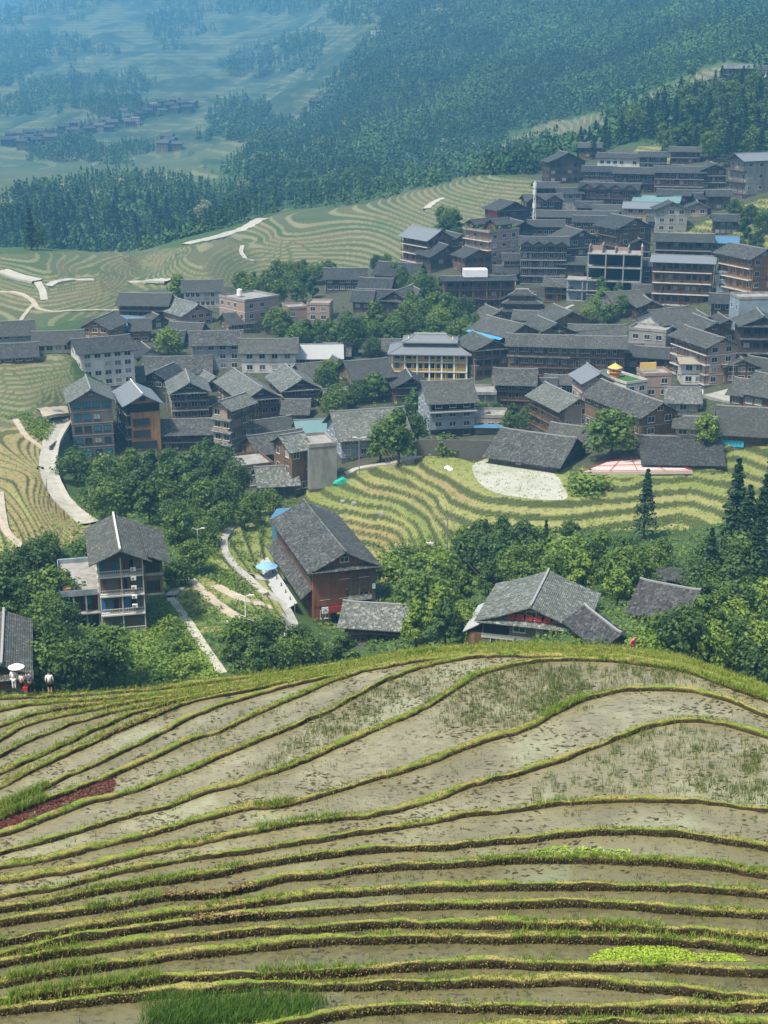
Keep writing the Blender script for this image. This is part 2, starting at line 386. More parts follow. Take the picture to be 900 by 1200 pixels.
# ------------------------------------------------------------------ the near hill: flooded rice terraces behind low mud bunds
# every bund is level; traced in the photograph as (px, py) with its own height z, farthest first
BUNDS = [
 (-42.5, [(0,817),(67,815),(167,808),(300,792),(400,778),(483,763),(533,758),(600,755),(733,760),(800,770),(900,806)]),
 (-41.9, [(0,832),(33,825),(77,821),(133,817),(187,813),(240,805),(300,797),(400,781),(483,765),(533,759),(600,756),(733,762),(800,772),(900,808)]),
 (-41.3, [(0,850),(33,837),(67,830),(100,826),(140,822),(200,814),(260,805),(300,798),(400,782),(483,766),(533,760),(600,757),(733,763),(800,773),(900,809)]),
 (-40.7, [(0,867),(20,853),(50,842),(100,832),(167,820),(233,808),(300,800),(400,783),(483,767),(533,761),(600,758),(733,764),(800,774),(900,810)]),
 (-40.1, [(0,885),(33,867),(83,847),(133,833),(200,820),(260,808),(300,801),(400,784),(483,768),(533,762),(600,759),(733,765),(800,775),(900,811)]),
 (-39.5, [(0,905),(50,883),(100,860),(150,837),(217,818),(260,809),(300,803),(400,786),(483,769),(533,763),(600,760),(733,766),(800,776),(900,812)]),
 (-38.9, [(0,922),(43,900),(97,875),(150,850),(200,830),(233,818),(300,806),(350,795),(450,774),(483,770),(533,764),(600,761),(733,767),(800,777),(900,813)]),
 (-38.2, [(0,945),(43,927),(83,907),(140,882),(183,862),(227,838),(260,825),(300,813),(350,799),(400,788),(450,776),(483,771),(533,765),(600,762),(733,768),(800,778),(900,814)]),
 (-37.4, [(0,958),(67,932),(133,907),(177,888),(217,868),(260,855),(300,836),(343,817),(387,798),(433,783),(460,777),(490,773),(533,767),(600,763),(700,765),(750,771),(800,780),(900,815)]),
 (-36.4, [(0,977),(33,967),(100,940),(160,925),(217,903),(260,885),(300,868),(340,852),(383,833),(420,813),(450,797),(487,783),(513,776),(553,768),(600,764),(700,766),(750,773),(800,782),(870,803),(900,817)]),
 (-34.9, [(0,998),(67,981),(133,960),(200,943),(240,928),(300,911),(357,890),(433,857),(480,837),(507,825),(547,797),(570,786),(600,778),(640,772),(700,771),(760,776),(800,783),(850,797),(900,820)]),
 (-33.3, [(0,1015),(57,1005),(133,987),(200,970),(240,957),(300,944),(333,943),(367,933),(433,913),(487,898),(517,887),(567,867),(600,859),(630,848),(653,833),(683,818),(727,807),(767,805),(813,808),(853,818),(900,838)]),
 (-32.1, [(0,1032),(67,1022),(133,1007),(200,992),(300,973),(350,963),(400,957),(423,956),(467,947),(517,932),(550,918),(600,907),(650,892),(700,873),(733,860),(767,848),(800,842),(833,843),(867,851),(900,862)]),
 (-31.4, [(0,1050),(67,1038),(143,1020),(217,1005),(300,995),(350,987),(390,980),(433,973),(500,962),(550,953),(600,948),(650,942),(700,936),(750,935),(817,937),(900,947)]),
 (-30.7, [(0,1063),(33,1060),(100,1045),(167,1033),(250,1022),(300,1012),(367,1002),(433,993),(517,990),(600,983),(650,977),(700,973),(750,972),(800,975),(850,983),(900,991)]),
 (-30.0, [(0,1080),(83,1067),(150,1057),(193,1049),(250,1046),(300,1037),(333,1028),(400,1020),(467,1013),(533,1010),(600,1005),(700,1005),(767,1008),(833,1013),(900,1022)]),
 (-29.3, [(0,1102),(67,1090),(133,1078),(217,1067),(300,1055),(367,1047),(433,1042),(500,1038),(600,1036),(700,1037),(800,1038),(850,1042),(900,1046)]),
 (-28.7, [(0,1117),(83,1098),(167,1085),(233,1077),(300,1070),(367,1067),(433,1060),(517,1058),(600,1057),(667,1056),(733,1058),(783,1064),(833,1067),(900,1069)]),
 (-28.1, [(0,1127),(67,1115),(133,1107),(200,1098),(300,1088),(383,1085),(467,1079),(600,1080),(700,1082),(767,1085),(833,1090),(900,1097)]),
 (-27.6, [(0,1150),(67,1137),(133,1127),(200,1117),(300,1107),(367,1102),(433,1098),(533,1097),(683,1098),(767,1100),(833,1105),(900,1112)]),
 (-26.9, [(0,1172),(67,1160),(133,1150),(200,1143),(300,1141),(400,1138),(467,1130),(533,1127),(600,1127),(700,1129),(800,1132),(900,1137)]),
 (-26.4, [(0,1183),(67,1173),(133,1167),(200,1160),(300,1153),(367,1155),(433,1152),(533,1148),(600,1147),(683,1148),(767,1155),(833,1162),(900,1168)]),
 (-25.8, [(0,1235),(200,1216),(300,1205),(350,1197),(400,1186),(433,1181),(500,1177),(600,1178),(700,1180),(800,1177),(900,1176)]),
 (-25.2, [(0,1262),(300,1228),(450,1212),(600,1201),(750,1199),(900,1198)]),
 (-24.5, [(0,1300),(300,1265),(600,1238),(900,1232)]),
]
NB = len(BUNDS)
PXS = np.concatenate([np.arange(-1900, -20, 20), np.arange(-20, 920, 2.5), np.arange(920, 2800, 20)])
def bund_lines():
    out = []
    for z, pts in BUNDS:
        p = np.array(pts, float); x, y = p[:, 0], p[:, 1]
        yy = np.interp(PXS, x, y)
        # smooth the traced polyline
        sl = (y[2] - y[0]) / (x[2] - x[0]); sr = (y[-1] - y[-3]) / (x[-1] - x[-3])
        yy = np.where(PXS < 0, y[0] + np.clip(sl, -.55, .3) * 400 * np.tanh(PXS / 500), yy)
        yy = np.where(PXS > 900, y[-1] + np.clip(sr, -.3, .35) * 400 * np.tanh((PXS - 900) / 500), yy)
        k = np.exp(-np.linspace(-2, 2, 13) ** 2); k /= k.sum()
        yy = np.convolve(np.pad(yy, 6, 'edge'), k, 'valid')
        out.append(yy)
    for i in range(1, NB):
        out[i] = np.maximum(out[i], out[i - 1] + 1.3)
    return out
BLY = bund_lines()
EDGE = []                                # world polylines of the inner edges
for (z, _), yy in zip(BUNDS, BLY):
    p = at_z(PXS, yy, z)
    s = np.cumsum(np.r_[0, np.hypot(*np.diff(p[:, :2], axis=0).T)])
    EDGE.append((p, s))
def normals(p):
    t = np.gradient(p[:, :2], axis=0); k = np.ones(9) / 9
    t = np.stack([np.convolve(np.pad(t[:, i], 4, 'edge'), k, 'valid') for i in range(2)], -1)
    n = np.stack([-t[:, 1], t[:, 0]], -1); n /= np.linalg.norm(n, axis=1)[:, None]
    n[n[:, 1] < 0] *= -1
    return n
def mud_material():
    m = NT('bund_mud'); v = m.coord('Object'); n1 = m.noise(v, 6, 6, .75); n2 = m.noise(v, .7, 4, .6); n3 = m.noise(v, 22, 3, .6)
    dark = m.mix(n1, (.010, .0075, .003), (.060, .045, .018))
    straw = m.mix(n3, (.16, .15, .035), (.33, .29, .09))
    grn = m.mix(n1, (.08, .13, .015), (.20, .26, .04))
    top = m.mix(m.rng(n2, .42, .58), straw, grn)
    top = m.mix(m.rng(n3, .30, .5), dark, top)
    g = m.n('NewGeometry'); sp = m.n('SeparateXYZ'); m.l(g.outputs['Normal'], sp.inputs[0])
    col = m.mix(m.rng(sp.outputs[2], .45, .8), dark, top)
    return m.out(col, .9, n1, .8, .06)
def water_material():
    m = NT('paddy_mud_water'); v = m.coord('Object'); n0 = m.noise(v, .25, 4, .55, .6); n1 = m.noise(v, 1.6, 6, .7, .4)
    st = m.coord('Object', (.8, 2.0, 1)); n2 = m.noise(st, 3.2, 4, .65, .3)
    n4 = m.noise(st, 1.3, 3, .6, .3)
    mud = m.mix(m.rng(n0, .35, .65), (.155, .135, .066), (.265, .238, .138))
    mud = m.mix(m.rng(n1, .40, .72, 0, .7), mud, (.115, .102, .052))
    mud = m.mix(m.attr('olive_vignette'), mud, m.mix(m.rng(n1, .35, .65), (.060, .056, .022), (.118, .108, .048)))  # vignette darkening mixed into the olive mud colour
    clod = m.math('MULTIPLY', m.rng(n2, .55, .62), m.rng(n4, .40, .55))
    mud = m.mix(m.math('MULTIPLY', clod, .9), mud, (.028, .025, .013))
    mud = m.mix(m.math('MULTIPLY', m.rng(n0, .56, .68), .25), mud, (.22, .27, .16))
    rough = m.math('MAXIMUM', m.rng(n1, .3, .7, .12, .42), m.math('MULTIPLY', clod, .9))
    m.b.inputs['Specular IOR Level'].default_value = .75
    m.b.inputs['Specular IOR Level'].default_value = .75
    return m.out(mud, rough, m.math('ADD', n2, m.math('MULTIPLY', n1, .6)), .35, .05)
def build_paddies():
    OL = []; V = []; Q = []; nv = 0; W = []; WQ = []; nw = 0; n = len(PXS)
    base = np.arange(n - 1)
    prev = None
    # going from the nearest bund outwards
    water = []
    for i in range(NB - 1, -1, -1):
        p, s = EDGE[i]; nn = normals(p); z = BUNDS[i][0]
        drop = (z - BUNDS[i - 1][0]) if i > 0 else 2.0
        wob = .10 * fbm(s / 1.3 + i * 31, s * 0 + i, 3); wz = .11 * fbm(s / 1.1 + i * 11, s * 0 + 4.5 + i, 3)
        wid = np.clip((.31 if i < 13 else .23) + .30 * fbm(s / 3.1 + 7 * i, s * 0 + 9, 3), .16, .7)
        rows = []
        for off, dz in ((-.16, -.42), (-.05, -.20), (0.0, -.01), (.5, .05), (1.0, -.03), (1.15, -.3 * drop), (1.5, -drop - .32)):
            o = off * wid + wob * (1 if off < 1.2 else .5) + .07 * fbm(s * 2.3 + off * 50, s * 0 + i, 3)
            if off > 1.2: o = wid + .3 * drop + wob
            zz = z + dz + 0 * s + (wz if -.1 < off < 1.1 else 0) + (.05 * fbm(s * 3.1, s * 0 + off * 9 + i, 3) if off > -.1 and off < 1.1 else 0)
            rows.append(np.stack([p[:, 0] + nn[:, 0] * o, p[:, 1] + nn[:, 1] * o, zz], -1))
        for r in rows: V.append(r)
        for k in range(6):
            a = nv + k * n + base; Q.append(np.stack([a, a + 1, a + n + 1, a + n], -1))
        nv += 7 * n
        # water held by this bund: from the outer foot of the nearer bund to this inner edge
        wl = z - (.27 if i > 13 else .20)
        nearer = prev if prev is not None else rows[0] - np.array([0, 2.0, 0])
        a = nearer.copy(); a[:, 2] = wl; b = rows[0].copy(); b[:, 1] += .12; b[:, 2] = wl
        strip = [a * (1 - f) + b * f for f in np.linspace(0, 1, 5)]
        water.append((i, strip))
        ol = float(np.clip((i - 11.5) / 4.5, 0, 1)) * .85 + .22 * (random.random() - .4)  # nearer plots coloured darker olive, vignette shade painted in; random mud tone per plot
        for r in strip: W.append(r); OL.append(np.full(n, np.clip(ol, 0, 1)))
        for k in range(4):
            c = nw + k * n + base; WQ.append(np.stack([c, c + 1, c + n + 1, c + n], -1))
        nw += 5 * n
        prev = rows[-1]
    # outer slope of the hill down to the valley
    last = prev; nn = normals(EDGE[0][0]); k0 = nv
    for j in range(10):
        f = j / 9; r = last.copy(); o = f * 46
        r[:, 0] += nn[:, 0] * o; r[:, 1] += nn[:, 1] * o; r[:, 2] -= f * 48 + np.sin(f * 3.14) * -3
        V.append(r)
        if j: 
            a = nv + (j - 1) * n + base; Q.append(np.stack([a, a + 1, a + n + 1, a + n], -1))
    nv += 10 * n
    # the slope between the nearest bund and the place of the photographer
    p = EDGE[NB - 1][0]; first = p.copy(); first[:, 2] += .0
    for j in range(8):
        f = j / 7; r = p.copy(); r[:, 1] = p[:, 1] * (1 - f) + -12 * f; r[:, 0] = p[:, 0] * (1 + .2 * f); r[:, 2] = p[:, 2] + f * (p[:, 1] + 12) * .30 - .3
        V.append(r)
        if j:
            a = nv + (j - 1) * n + base; Q.append(np.stack([a, a + n, a + n + 1, a + 1], -1))
    me = np_mesh('paddy_terraces', np.concatenate(V), np.concatenate(Q), [mud_material()], smooth=True)
    tag(link('paddy_terraces', me), kind='structure')
    me = np_mesh('paddy_water', np.concatenate(W), np.concatenate(WQ), [water_material()], dict(olive_vignette=np.concatenate(OL)), smooth=False)
    tag(link('paddy_water', me), kind='structure')
    return water
build_paddies()

# grass blades ------------------------------------------------------
def blades(pos, h, wd, lean, seed=0, per=4):
    """pos (n,3) tuft feet; returns V, F of bent two-segment blades"""
    g = np.random.default_rng(seed); n = len(pos) * per
    p = np.repeat(pos, per, 0) + g.normal(0, 1, (n, 3)) * np.array([1, 1, 0]) * np.repeat(h, per)[:, None] * .22
    hh = np.repeat(h, per) * g.uniform(.5, 1.1, n); a = g.uniform(0, 6.283, n); l = g.uniform(.1, lean, n)
    d = np.stack([np.cos(a), np.sin(a), np.zeros(n)], -1); s = np.stack([-np.sin(a + g.normal(0, 1, n)), np.cos(a), np.zeros(n)], -1)
    ww = np.repeat(wd, per)[:, None] * .5
    b0, b1 = p - s * ww, p + s * ww
    mid = p + d * (hh * l * .4)[:, None]; mid[:, 2] += hh * .6
    m0, m1 = mid - s * ww * .8, mid + s * ww * .8
    tip = p + d * (hh * l)[:, None]; tip[:, 2] += hh
    t0, t1 = tip - s * ww * .15, tip + s * ww * .15
    V = np.stack([b0, b1, m0, m1, t0, t1], 1).reshape(-1, 3); k = np.arange(n)[:, None] * 6
    return V, np.concatenate([k + np.array([[0, 1, 3, 2]]), k + np.array([[2, 3, 5, 4]])])
def grass_mat(name, a, b, c=None):
    m = NT(name); i = m.island(); col = m.mix(i, a, b)
    if c: col = m.mix(m.rng(i, .8, .82), col, c)
    tr = m.n('BsdfTranslucent'); m.l(col, tr.inputs[0]); ms = m.n('MixShader'); ms.inputs[0].default_value = .3
    m.out(col, .7); m.l(m.b.outputs[0], ms.inputs[1]); m.l(tr.outputs[0], ms.inputs[2])
    m.l(ms.outputs[0], m.t.nodes['Material Output'].inputs[0]); return m.mat
G_STRAW = grass_mat('dry_grass_blade', (.20, .22, .035), (.38, .35, .085), (.13, .21, .025))
G_GREEN = grass_mat('green_grass_blade', (.07, .16, .015), (.23, .34, .035), (.32, .32, .07))
G_RICE = grass_mat('rice_seedling_blade', (.06, .12, .025), (.13, .19, .045), (.2, .18, .07))
def bund_points(i, dens, lo=-120, hi=1020, off=(0, 1), mask=None, seed=0):
    g = np.random.default_rng(1000 + i + seed * 77); p, s = EDGE[i]; nn = normals(p)
    a, b = np.searchsorted(PXS, lo), np.searchsorted(PXS, hi) - 1
    L = s[b] - s[a]; k = max(1, int(L * dens)); t = np.sort(g.uniform(s[a], s[b], k)); f = lambda q: np.interp(t, s, q)
    o = g.uniform(*off, k) * (.34 if i < 13 else .25) + .1 * fbm(t / 1.3 + i * 31, t * 0 + i, 3)
    q = np.stack([f(p[:, 0]) + f(nn[:, 0]) * o, f(p[:, 1]) + f(nn[:, 1]) * o, np.full(k, BUNDS[i][0]) + .0], -1)
    return q, f(PXS), t
def scatter_bunds():
    g = np.random.default_rng(5); S = []; Gp = []; SH = []; GH = []
    for i in range(NB):
        q, px, t = bund_points(i, 24 if i > 8 else 18)
        n = fbm(t / 1.9 + i * 13, t * 0 + i * 3, 3)
        # what grows where: mostly short yellowish turf; brighter long grass in runs
        n2 = fbm(t / 2.6 + i * 7, t * 0 + i * 5 + 40, 3); keep = g.random(len(q)) < np.clip(.9 + 2.2 * n2, .12, 1); q, px, t, n, n2 = q[keep], px[keep], t[keep], n[keep], n2[keep]
        lush = n > (.12 if i > 8 else .22)
        hs = np.where(lush, .10, .09) * (1 if i < 13 else .8) * np.clip(1 + 1.6 * n2, .45, 1.9) * g.uniform(.6, 1.35, len(q))
        S.append(q[~lush]); SH.append(hs[~lush])
        Gp.append(q[lush]); GH.append((.09 + .24 * np.clip(n[lush] - .08, 0, .5)) * g.uniform(.7, 1.4, lush.sum()))
        q2, px2, t2 = bund_points(i, 16, seed=3, off=(.15, .9)); S.append(q2); SH.append(g.uniform(.06, .13, len(q2)))
    # dead straw and blades hanging over the muddy inner edge
    for i in range(8, NB):
        q, px, t = bund_points(i, 5, seed=4, off=(-.3, .1)); q[:, 2] -= g.uniform(.0, .16, len(q)); S.append(q); SH.append(g.uniform(.04, .10, len(q)))
    # the thick grass along the crest and in front of the valley
    for i in range(0, 7):
        for lo, hi in ((300, 915), (-15, 330)):
            q, px, t = bund_points(i, 22, lo, hi, off=(-.3, 1.6), seed=5); r = g.random(len(q)) < .35
            S.append(q[~r]); SH.append(g.uniform(.12, .32, (~r).sum())); Gp.append(q[r]); GH.append(g.uniform(.12, .36, r.sum()))
    # bright runs seen in the photograph: bund index, pixel range
    for i, lo, hi, h, d in ((11, 640, 690, .34, 40), (10, 840, 900, .35, 30), (10, 700, 905, .25, 24), (15, 100, 195, .32, 40), (19, 10, 130, .26, 60), (18, 20, 100, .22, 40),
                            (20, 10, 190, .3, 60), (20, 300, 420, .3, 40), (7, 0, 60, .4, 60), (8, 0, 60, .45, 60), (14, 100, 300, .25, 30), (15, 560, 905, .22, 40),
                            (12, 300, 400, .3, 40), (11, 300, 345, .35, 50), (18, 690, 780, .22, 40), (19, 600, 900, .2, 30), (4, 480, 515, .5, 90)):
        q, px, t = bund_points(i, d, lo, hi, off=(-.25, 1.0), seed=9); Gp.append(q); GH.append(h * g.uniform(.6, 1.3, len(q)))
    S = np.concatenate(S); SH = np.concatenate(SH); Gp = np.concatenate(Gp); GH = np.concatenate(GH)
    wS = .012 + .00012 * S[:, 1]; wG = .011 + .00014 * Gp[:, 1]
    V, Fq = blades(S, SH, wS, .9, 1, 4); tag(link('dry_grass', np_mesh('dry_grass', V, Fq, [G_STRAW])), 'short yellowing grass along the tops of the mud bunds', 'grass', kind='stuff')
    V, Fq = blades(Gp, GH, wG, .8, 2, 5); tag(link('green_grass', np_mesh('green_grass', V, Fq, [G_GREEN])), 'fresh green grass growing in runs along the mud bunds', 'grass', kind='stuff')
scatter_bunds()
def strip_points(i, polypx, n, seed):
    """random feet standing in the water held by bund i inside a pixel outline"""
    g = np.random.default_rng(seed); p = np.array(polypx, float); z = BUNDS[i][0] - (.28 if i > 13 else .21); out = []
    lo, hi = p.min(0), p.max(0); m = n * 6
    x = g.uniform(lo[0], hi[0], m); y = g.uniform(lo[1], hi[1], m)
    ok = inpoly(x, y, polypx) & (y > np.interp(x, PXS, BLY[i]) + 1) & ((y < np.interp(x, PXS, BLY[min(i + 1, NB - 1)]) - 2))
    q = at_z(x[ok], y[ok], z); return q[:n]
def weeds():
    g = np.random.default_rng(8); P = []; H = []
    def put(i, poly, n, h, seed, clump=0):
        q = strip_points(i, poly, n, seed)
        if clump: 
            q = np.repeat(q, clump, 0); q[:, :2] += g.normal(0, .28, (len(q), 2))
        P.append(q); H.append(h * g.uniform(.5, 1.3, len(q)))
    put(10, [(515,850),(530,820),(560,785),(620,775),(680,790),(660,830),(600,856)], 420, .34, 1, 2)
    put(10, [(600,850),(640,780),(790,775),(880,805),(700,812),(650,840)], 150, .42, 2, 4)
    put(9, [(300,905),(350,860),(430,812),(500,790),(510,800),(440,850)], 190, .32, 3, 3)
    put(9, [(515,850),(480,790),(560,770),(560,785)], 40, .28, 31, 3)
    put(12, [(610,945),(650,905),(720,870),(780,850),(900,870),(900,945),(750,932)], 80, .36, 4, 7)
    put(12, [(800,870),(900,870),(900,945),(800,930)], 45, .36, 41, 6)
    for k, i in enumerate(range(6, NB - 1)):
        put(i, [(0,800),(900,740),(900,1200),(0,1200)], 70, .22, 20 + k, 3)
    put(8, [(300,835),(390,800),(440,790),(330,860),(150,900)], 40, .28, 51, 3)
    put(7, [(150,900),(250,840),(300,830),(120,930)], 30, .28, 52, 3)
    P = np.concatenate(P); H = np.concatenate(H); wd = .010 + .00018 * P[:, 1]
    V, Fq = blades(P, H, wd, .55, 3, 5); tag(link('rice_seedlings', np_mesh('rice_seedlings', V, Fq, [G_RICE])), 'sparse rice seedlings and weeds standing in the flooded paddies', 'rice', kind='stuff')
    # dense green patch at the lower left edge
    q = at_z(g.uniform(165, 385, 2600), g.uniform(1166, 1204, 2600), -26.35); cx = project(q[:, 0], q[:, 1], q[:, 2])
    e = ((cx[0] - 275) / 112) ** 2 + ((cx[1] - 1190) / 26) ** 2; q = q[e < (g.random(len(q)) ** .6) * (1.25 + .8 * fbm(q[:, 0] * 1.1, q[:, 1] * 1.1, 3))]
    V, Fq = blades(q, g.uniform(.2, .42, len(q)), np.full(len(q), .014), .8, 4, 5)
    tag(link('rank_weeds', np_mesh('rank_weeds', V, Fq, [grass_mat('rank_weed_blade', (.035, .095, .012), (.10, .19, .025))])), 'rank dark green weeds filling the paddy at the bottom edge', 'weeds', kind='stuff')
weeds()
def leaflets(q, size, seed, tilt=.35):
    g = np.random.default_rng(seed); n = len(q); a = g.uniform(0, 6.283, n); s = size * g.uniform(.6, 1.4, n)
    x = np.stack([np.cos(a), np.sin(a), g.normal(0, tilt, n)], -1) * s[:, None]; y = np.stack([-np.sin(a), np.cos(a), g.normal(0, tilt, n)], -1) * s[:, None]
    V = np.stack([q - x, q - y, q + x, q + y], 1).reshape(-1, 3); return V, np.arange(n)[:, None] * 4 + np.array([[0, 1, 2, 3]])
def floaters():
    g = np.random.default_rng(12)
    def patch(name, i, poly, n, size, mat, label, cat, up=.02, seed=1):
        q = strip_points(i, poly, n, seed); q[:, 2] += up + g.uniform(0, up, len(q))
        V, Fq = leaflets(q, size, seed); tag(link(name, np_mesh(name, V, Fq, [mat])), label, cat, kind='stuff')
    red = NT('red_waterweed'); i = red.island(); red = red.out(red.mix(i, (.045, .009, .009), (.095, .020, .015)), .6)
    lime = NT('lime_duckweed'); i = lime.island(); lime = lime.out(lime.mix(i, (.13, .22, .015), (.27, .36, .03)), .6)
    patch('red_waterweed', 8, [(-20,990),(-20,958),(30,945),(90,922),(137,908),(133,928),(100,942),(50,962),(20,980)], 5200, .06, red, 'dark red waterweed floating in the left paddy', 'waterweed', .01)
    patch('lime_duckweed', 19, [(690,1122),(705,1114),(740,1109),(790,1110),(815,1118),(860,1119),(878,1127),(690,1128)], 2600, .030, lime, 'lime green duckweed mat floating in the lower right paddy', 'duckweed', .02, 2)
    patch('lime_algae', 14, [(615,1000),(640,994),(665,993),(690,995),(712,996),(740,998),(740,1006),(615,1006)], 420, .04, lime, 'bright lime leaves along the bund in the right middle paddy', 'duckweed', .05, 3)
floaters()

def litter():
    """straw, clods and roots sticking out of the muddy inner faces"""
    g = np.random.default_rng(21); Q = []
    for i in range(7, NB):
        q, px, t = bund_points(i, 80 if i > 13 else 20, seed=12, off=(-.28, .12)); q[:, 2] -= np.clip(g.uniform(-.03, .26, len(q)), -.03, .24); q[:, 1] -= .02; Q.append(q)
    q = np.concatenate(Q); V, Fq = leaflets(q, .021, 5, .7)
    m = NT('straw_litter'); i = m.island(); c = m.mix(m.rng(i, .5, .62), m.mix(i, (.012, .009, .004), (.05, .036, .015)), (.15, .12, .045)); c = m.mix(m.rng(i, .88, .9), c, (.07, .13, .02))
    tag(link('straw_litter', np_mesh('straw_litter', V, Fq, [m.out(c, .9)])), 'dead straw, roots and clods on the muddy edges of the bunds', 'straw', kind='stuff')
litter()

def paddy_debris():
    """clods of mud lying in the shallow water and rows of short wet stubble"""
    g = np.random.default_rng(33); P = []; ST = []
    for i in range(4, NB - 1):
        a, b = EDGE[i][0], EDGE[i + 1][0]; lo, hi = np.searchsorted(PXS, -100), np.searchsorted(PXS, 1000)
        wd = np.linalg.norm(a[:, :2] - b[:, :2], axis=1); area = float((wd[lo:hi - 1] * np.hypot(*np.diff(a[lo:hi, :2], axis=0).T)).sum())
        m = int(area * 9); k = g.uniform(lo, hi - 1.01, m * 3); j = k.astype(int); f = (k - j)[:, None]; t = g.random(m * 3)[:, None]
        q = (a[j] * (1 - f) + a[j + 1] * f) * (1 - t) + (b[j] * (1 - f) + b[j + 1] * f) * t; q[:, 2] = BUNDS[i][0] - (.265 if i > 13 else .195)
        c = fbm(q[:, 0] / 1.7 + i, q[:, 1] / 1.7, 3) + .35 * fbm(q[:, 0] / 6, q[:, 1] / 6 + i, 2); P.append(q[c > g.uniform(-.15, .75, len(q))][: int(m * .42)])
        # stubble in rows
        L = EDGE[i][1]; rows = max(2, int(np.median(wd[lo:hi]) / .32)); n = int((L[hi - 1] - L[lo]) / .26)
        for r in range(1, rows):
            s_ = L[lo] + (np.arange(n) + g.uniform(-.25, .25, n)) * .26; kk = np.interp(s_, L, np.arange(len(L))); j = np.clip(kk.astype(int), 0, len(L) - 2); f = (kk - j)[:, None]; t = (r + g.uniform(-.2, .2, n)[:, None]) / rows
            q = (a[j] * (1 - f) + a[j + 1] * f) * (1 - t) + (b[j] * (1 - f) + b[j + 1] * f) * t; q[:, 2] = BUNDS[i][0] - (.27 if i > 13 else .2)
            c = fbm(q[:, 0] / 2.6 + 9, q[:, 1] / 2.6 + i * 3, 3); ST.append(q[(c > .02) & (g.random(n) < .5)])
    P = np.concatenate(P); n = len(P); a = g.normal(0, .5, n); s = g.uniform(.05, .17, n) * (.6 + P[:, 1] / 130); x = np.stack([np.cos(a), np.sin(a), 0 * a], -1) * s[:, None]; y = np.stack([-np.sin(a), np.cos(a), 0 * a], -1) * (s * g.uniform(.3, .6, n))[:, None]; up = np.array([0, 0, 1]) * (s * .35)[:, None]
    V = np.stack([P - x, P - y, P + x, P + y, P + up], 1).reshape(-1, 3); k = np.arange(n)[:, None] * 5; T = np.concatenate([k + np.array([[0, 1, 4]]), k + np.array([[1, 2, 4]]), k + np.array([[2, 3, 4]]), k + np.array([[3, 0, 4]])])
    m = NT('mud_clod'); i = m.island(); tag(link('mud_clods', np_mesh('mud_clods', V, T, [m.out(m.mix(i, (.020, .018, .009), (.085, .075, .04)), .8)])), 'dark clods of mud lying in the shallow paddy water', 'mud', kind='stuff')
    S = np.concatenate(ST); V, Fq = blades(S, g.uniform(.05, .12, len(S)), .010 + .00016 * S[:, 1], .7, 8, 3)
    tag(link('rice_stubble', np_mesh('rice_stubble', V, Fq, [grass_mat('wet_stubble', (.06, .065, .022), (.13, .15, .04), (.19, .165, .08))])), 'rows of short wet rice stubble standing in the paddies', 'stubble', kind='stuff')
    Q = []
    for i, lo, hi in ((15, 190, 305), (17, 225, 315), (3, 200, 300), (6, 120, 210), (2, 60, 160)):
        q, px, t = bund_points(i, 90, lo, hi, off=(-.5, .8), seed=15); q[:, 2] += g.uniform(0, .1, len(q)); Q.append(q)
    q = np.concatenate(Q); V, Fq = leaflets(q, .04, 6, .5); m = NT('rotting_straw'); i = m.island()
    tag(link('rotting_straw', np_mesh('rotting_straw', V, Fq, [m.out(m.mix(i, (.07, .04, .018), (.21, .145, .065)), .9)])), 'reddish brown straw heaped along a few of the bunds', 'straw', kind='stuff')
paddy_debris()
# ------------------------------------------------------------------ building materials
def tile_mat(name, a, b, rough=.75):
    m = NT(name); v = m.coord('Object'); n1 = m.noise(v, 1.7, 4, .85); n2 = m.noise(v, .35, 4, .6); n3 = m.vor(v, 2.6, 'F1', 'Color')
    r = m.rand()
    c = m.mix(m.rng(n1, .40, .62), a, b)
    c = m.mix(m.rng(n2, .4, .7, 0, .45), c, tuple(x * .55 for x in a))
    sp = m.n('SeparateColor'); m.l(n3, sp.inputs[0])
    c = m.mix(m.rng(sp.outputs[0], .8, .95, 0, .6), c, tuple(min(1, x * 1.7) for x in b))
    c = m.mix(m.rng(r, 0, 1, 0, .35), c, (.10, .10, .075), 'MIX')
    wv = m.n('TexWave', wave_type='BANDS', bands_direction='X'); m.l(v, wv.inputs[0]); wv.inputs['Scale'].default_value = 1.1; wv.inputs['Distortion'].default_value = 1.5
    return m.out(c, rough, m.math('ADD', n1, m.math('MULTIPLY', wv.outputs['Fac'], .6)), .7, .12)
def plank_mat(name, a, b, sc=2.2, rough=.8):
    m = NT(name); v = m.coord('Object', (sc, sc, .12)); n1 = m.noise(v, 1.0, 4, .7); v2 = m.coord('Object'); n2 = m.noise(v2, .4, 4, .6)
    c = m.mix(m.rng(n1, .32, .68), a, b); c = m.mix(m.rng(n2, .4, .7, 0, .6), c, tuple(x * .5 for x in a))
    c = m.mix(m.rng(m.rand(), 0, 1, 0, .35), c, tuple(x * .6 for x in b))
    return m.out(c, rough, n1, .4, .04)
def wall_mat(name, a, stain, rough=.85, sc=.5):
    m = NT(name); v = m.coord('Object', (1, 1, .35)); n1 = m.noise(v, sc, 6, .7); v2 = m.coord('Object'); n2 = m.noise(v2, 3, 4, .7)
    c = m.mix(m.rng(n1, .42, .68, 0, .75), a, stain); c = m.mix(m.rng(n2, .3, .7, 0, .25), c, tuple(x * .7 for x in a))
    return m.out(c, rough, n2, .2, .02)
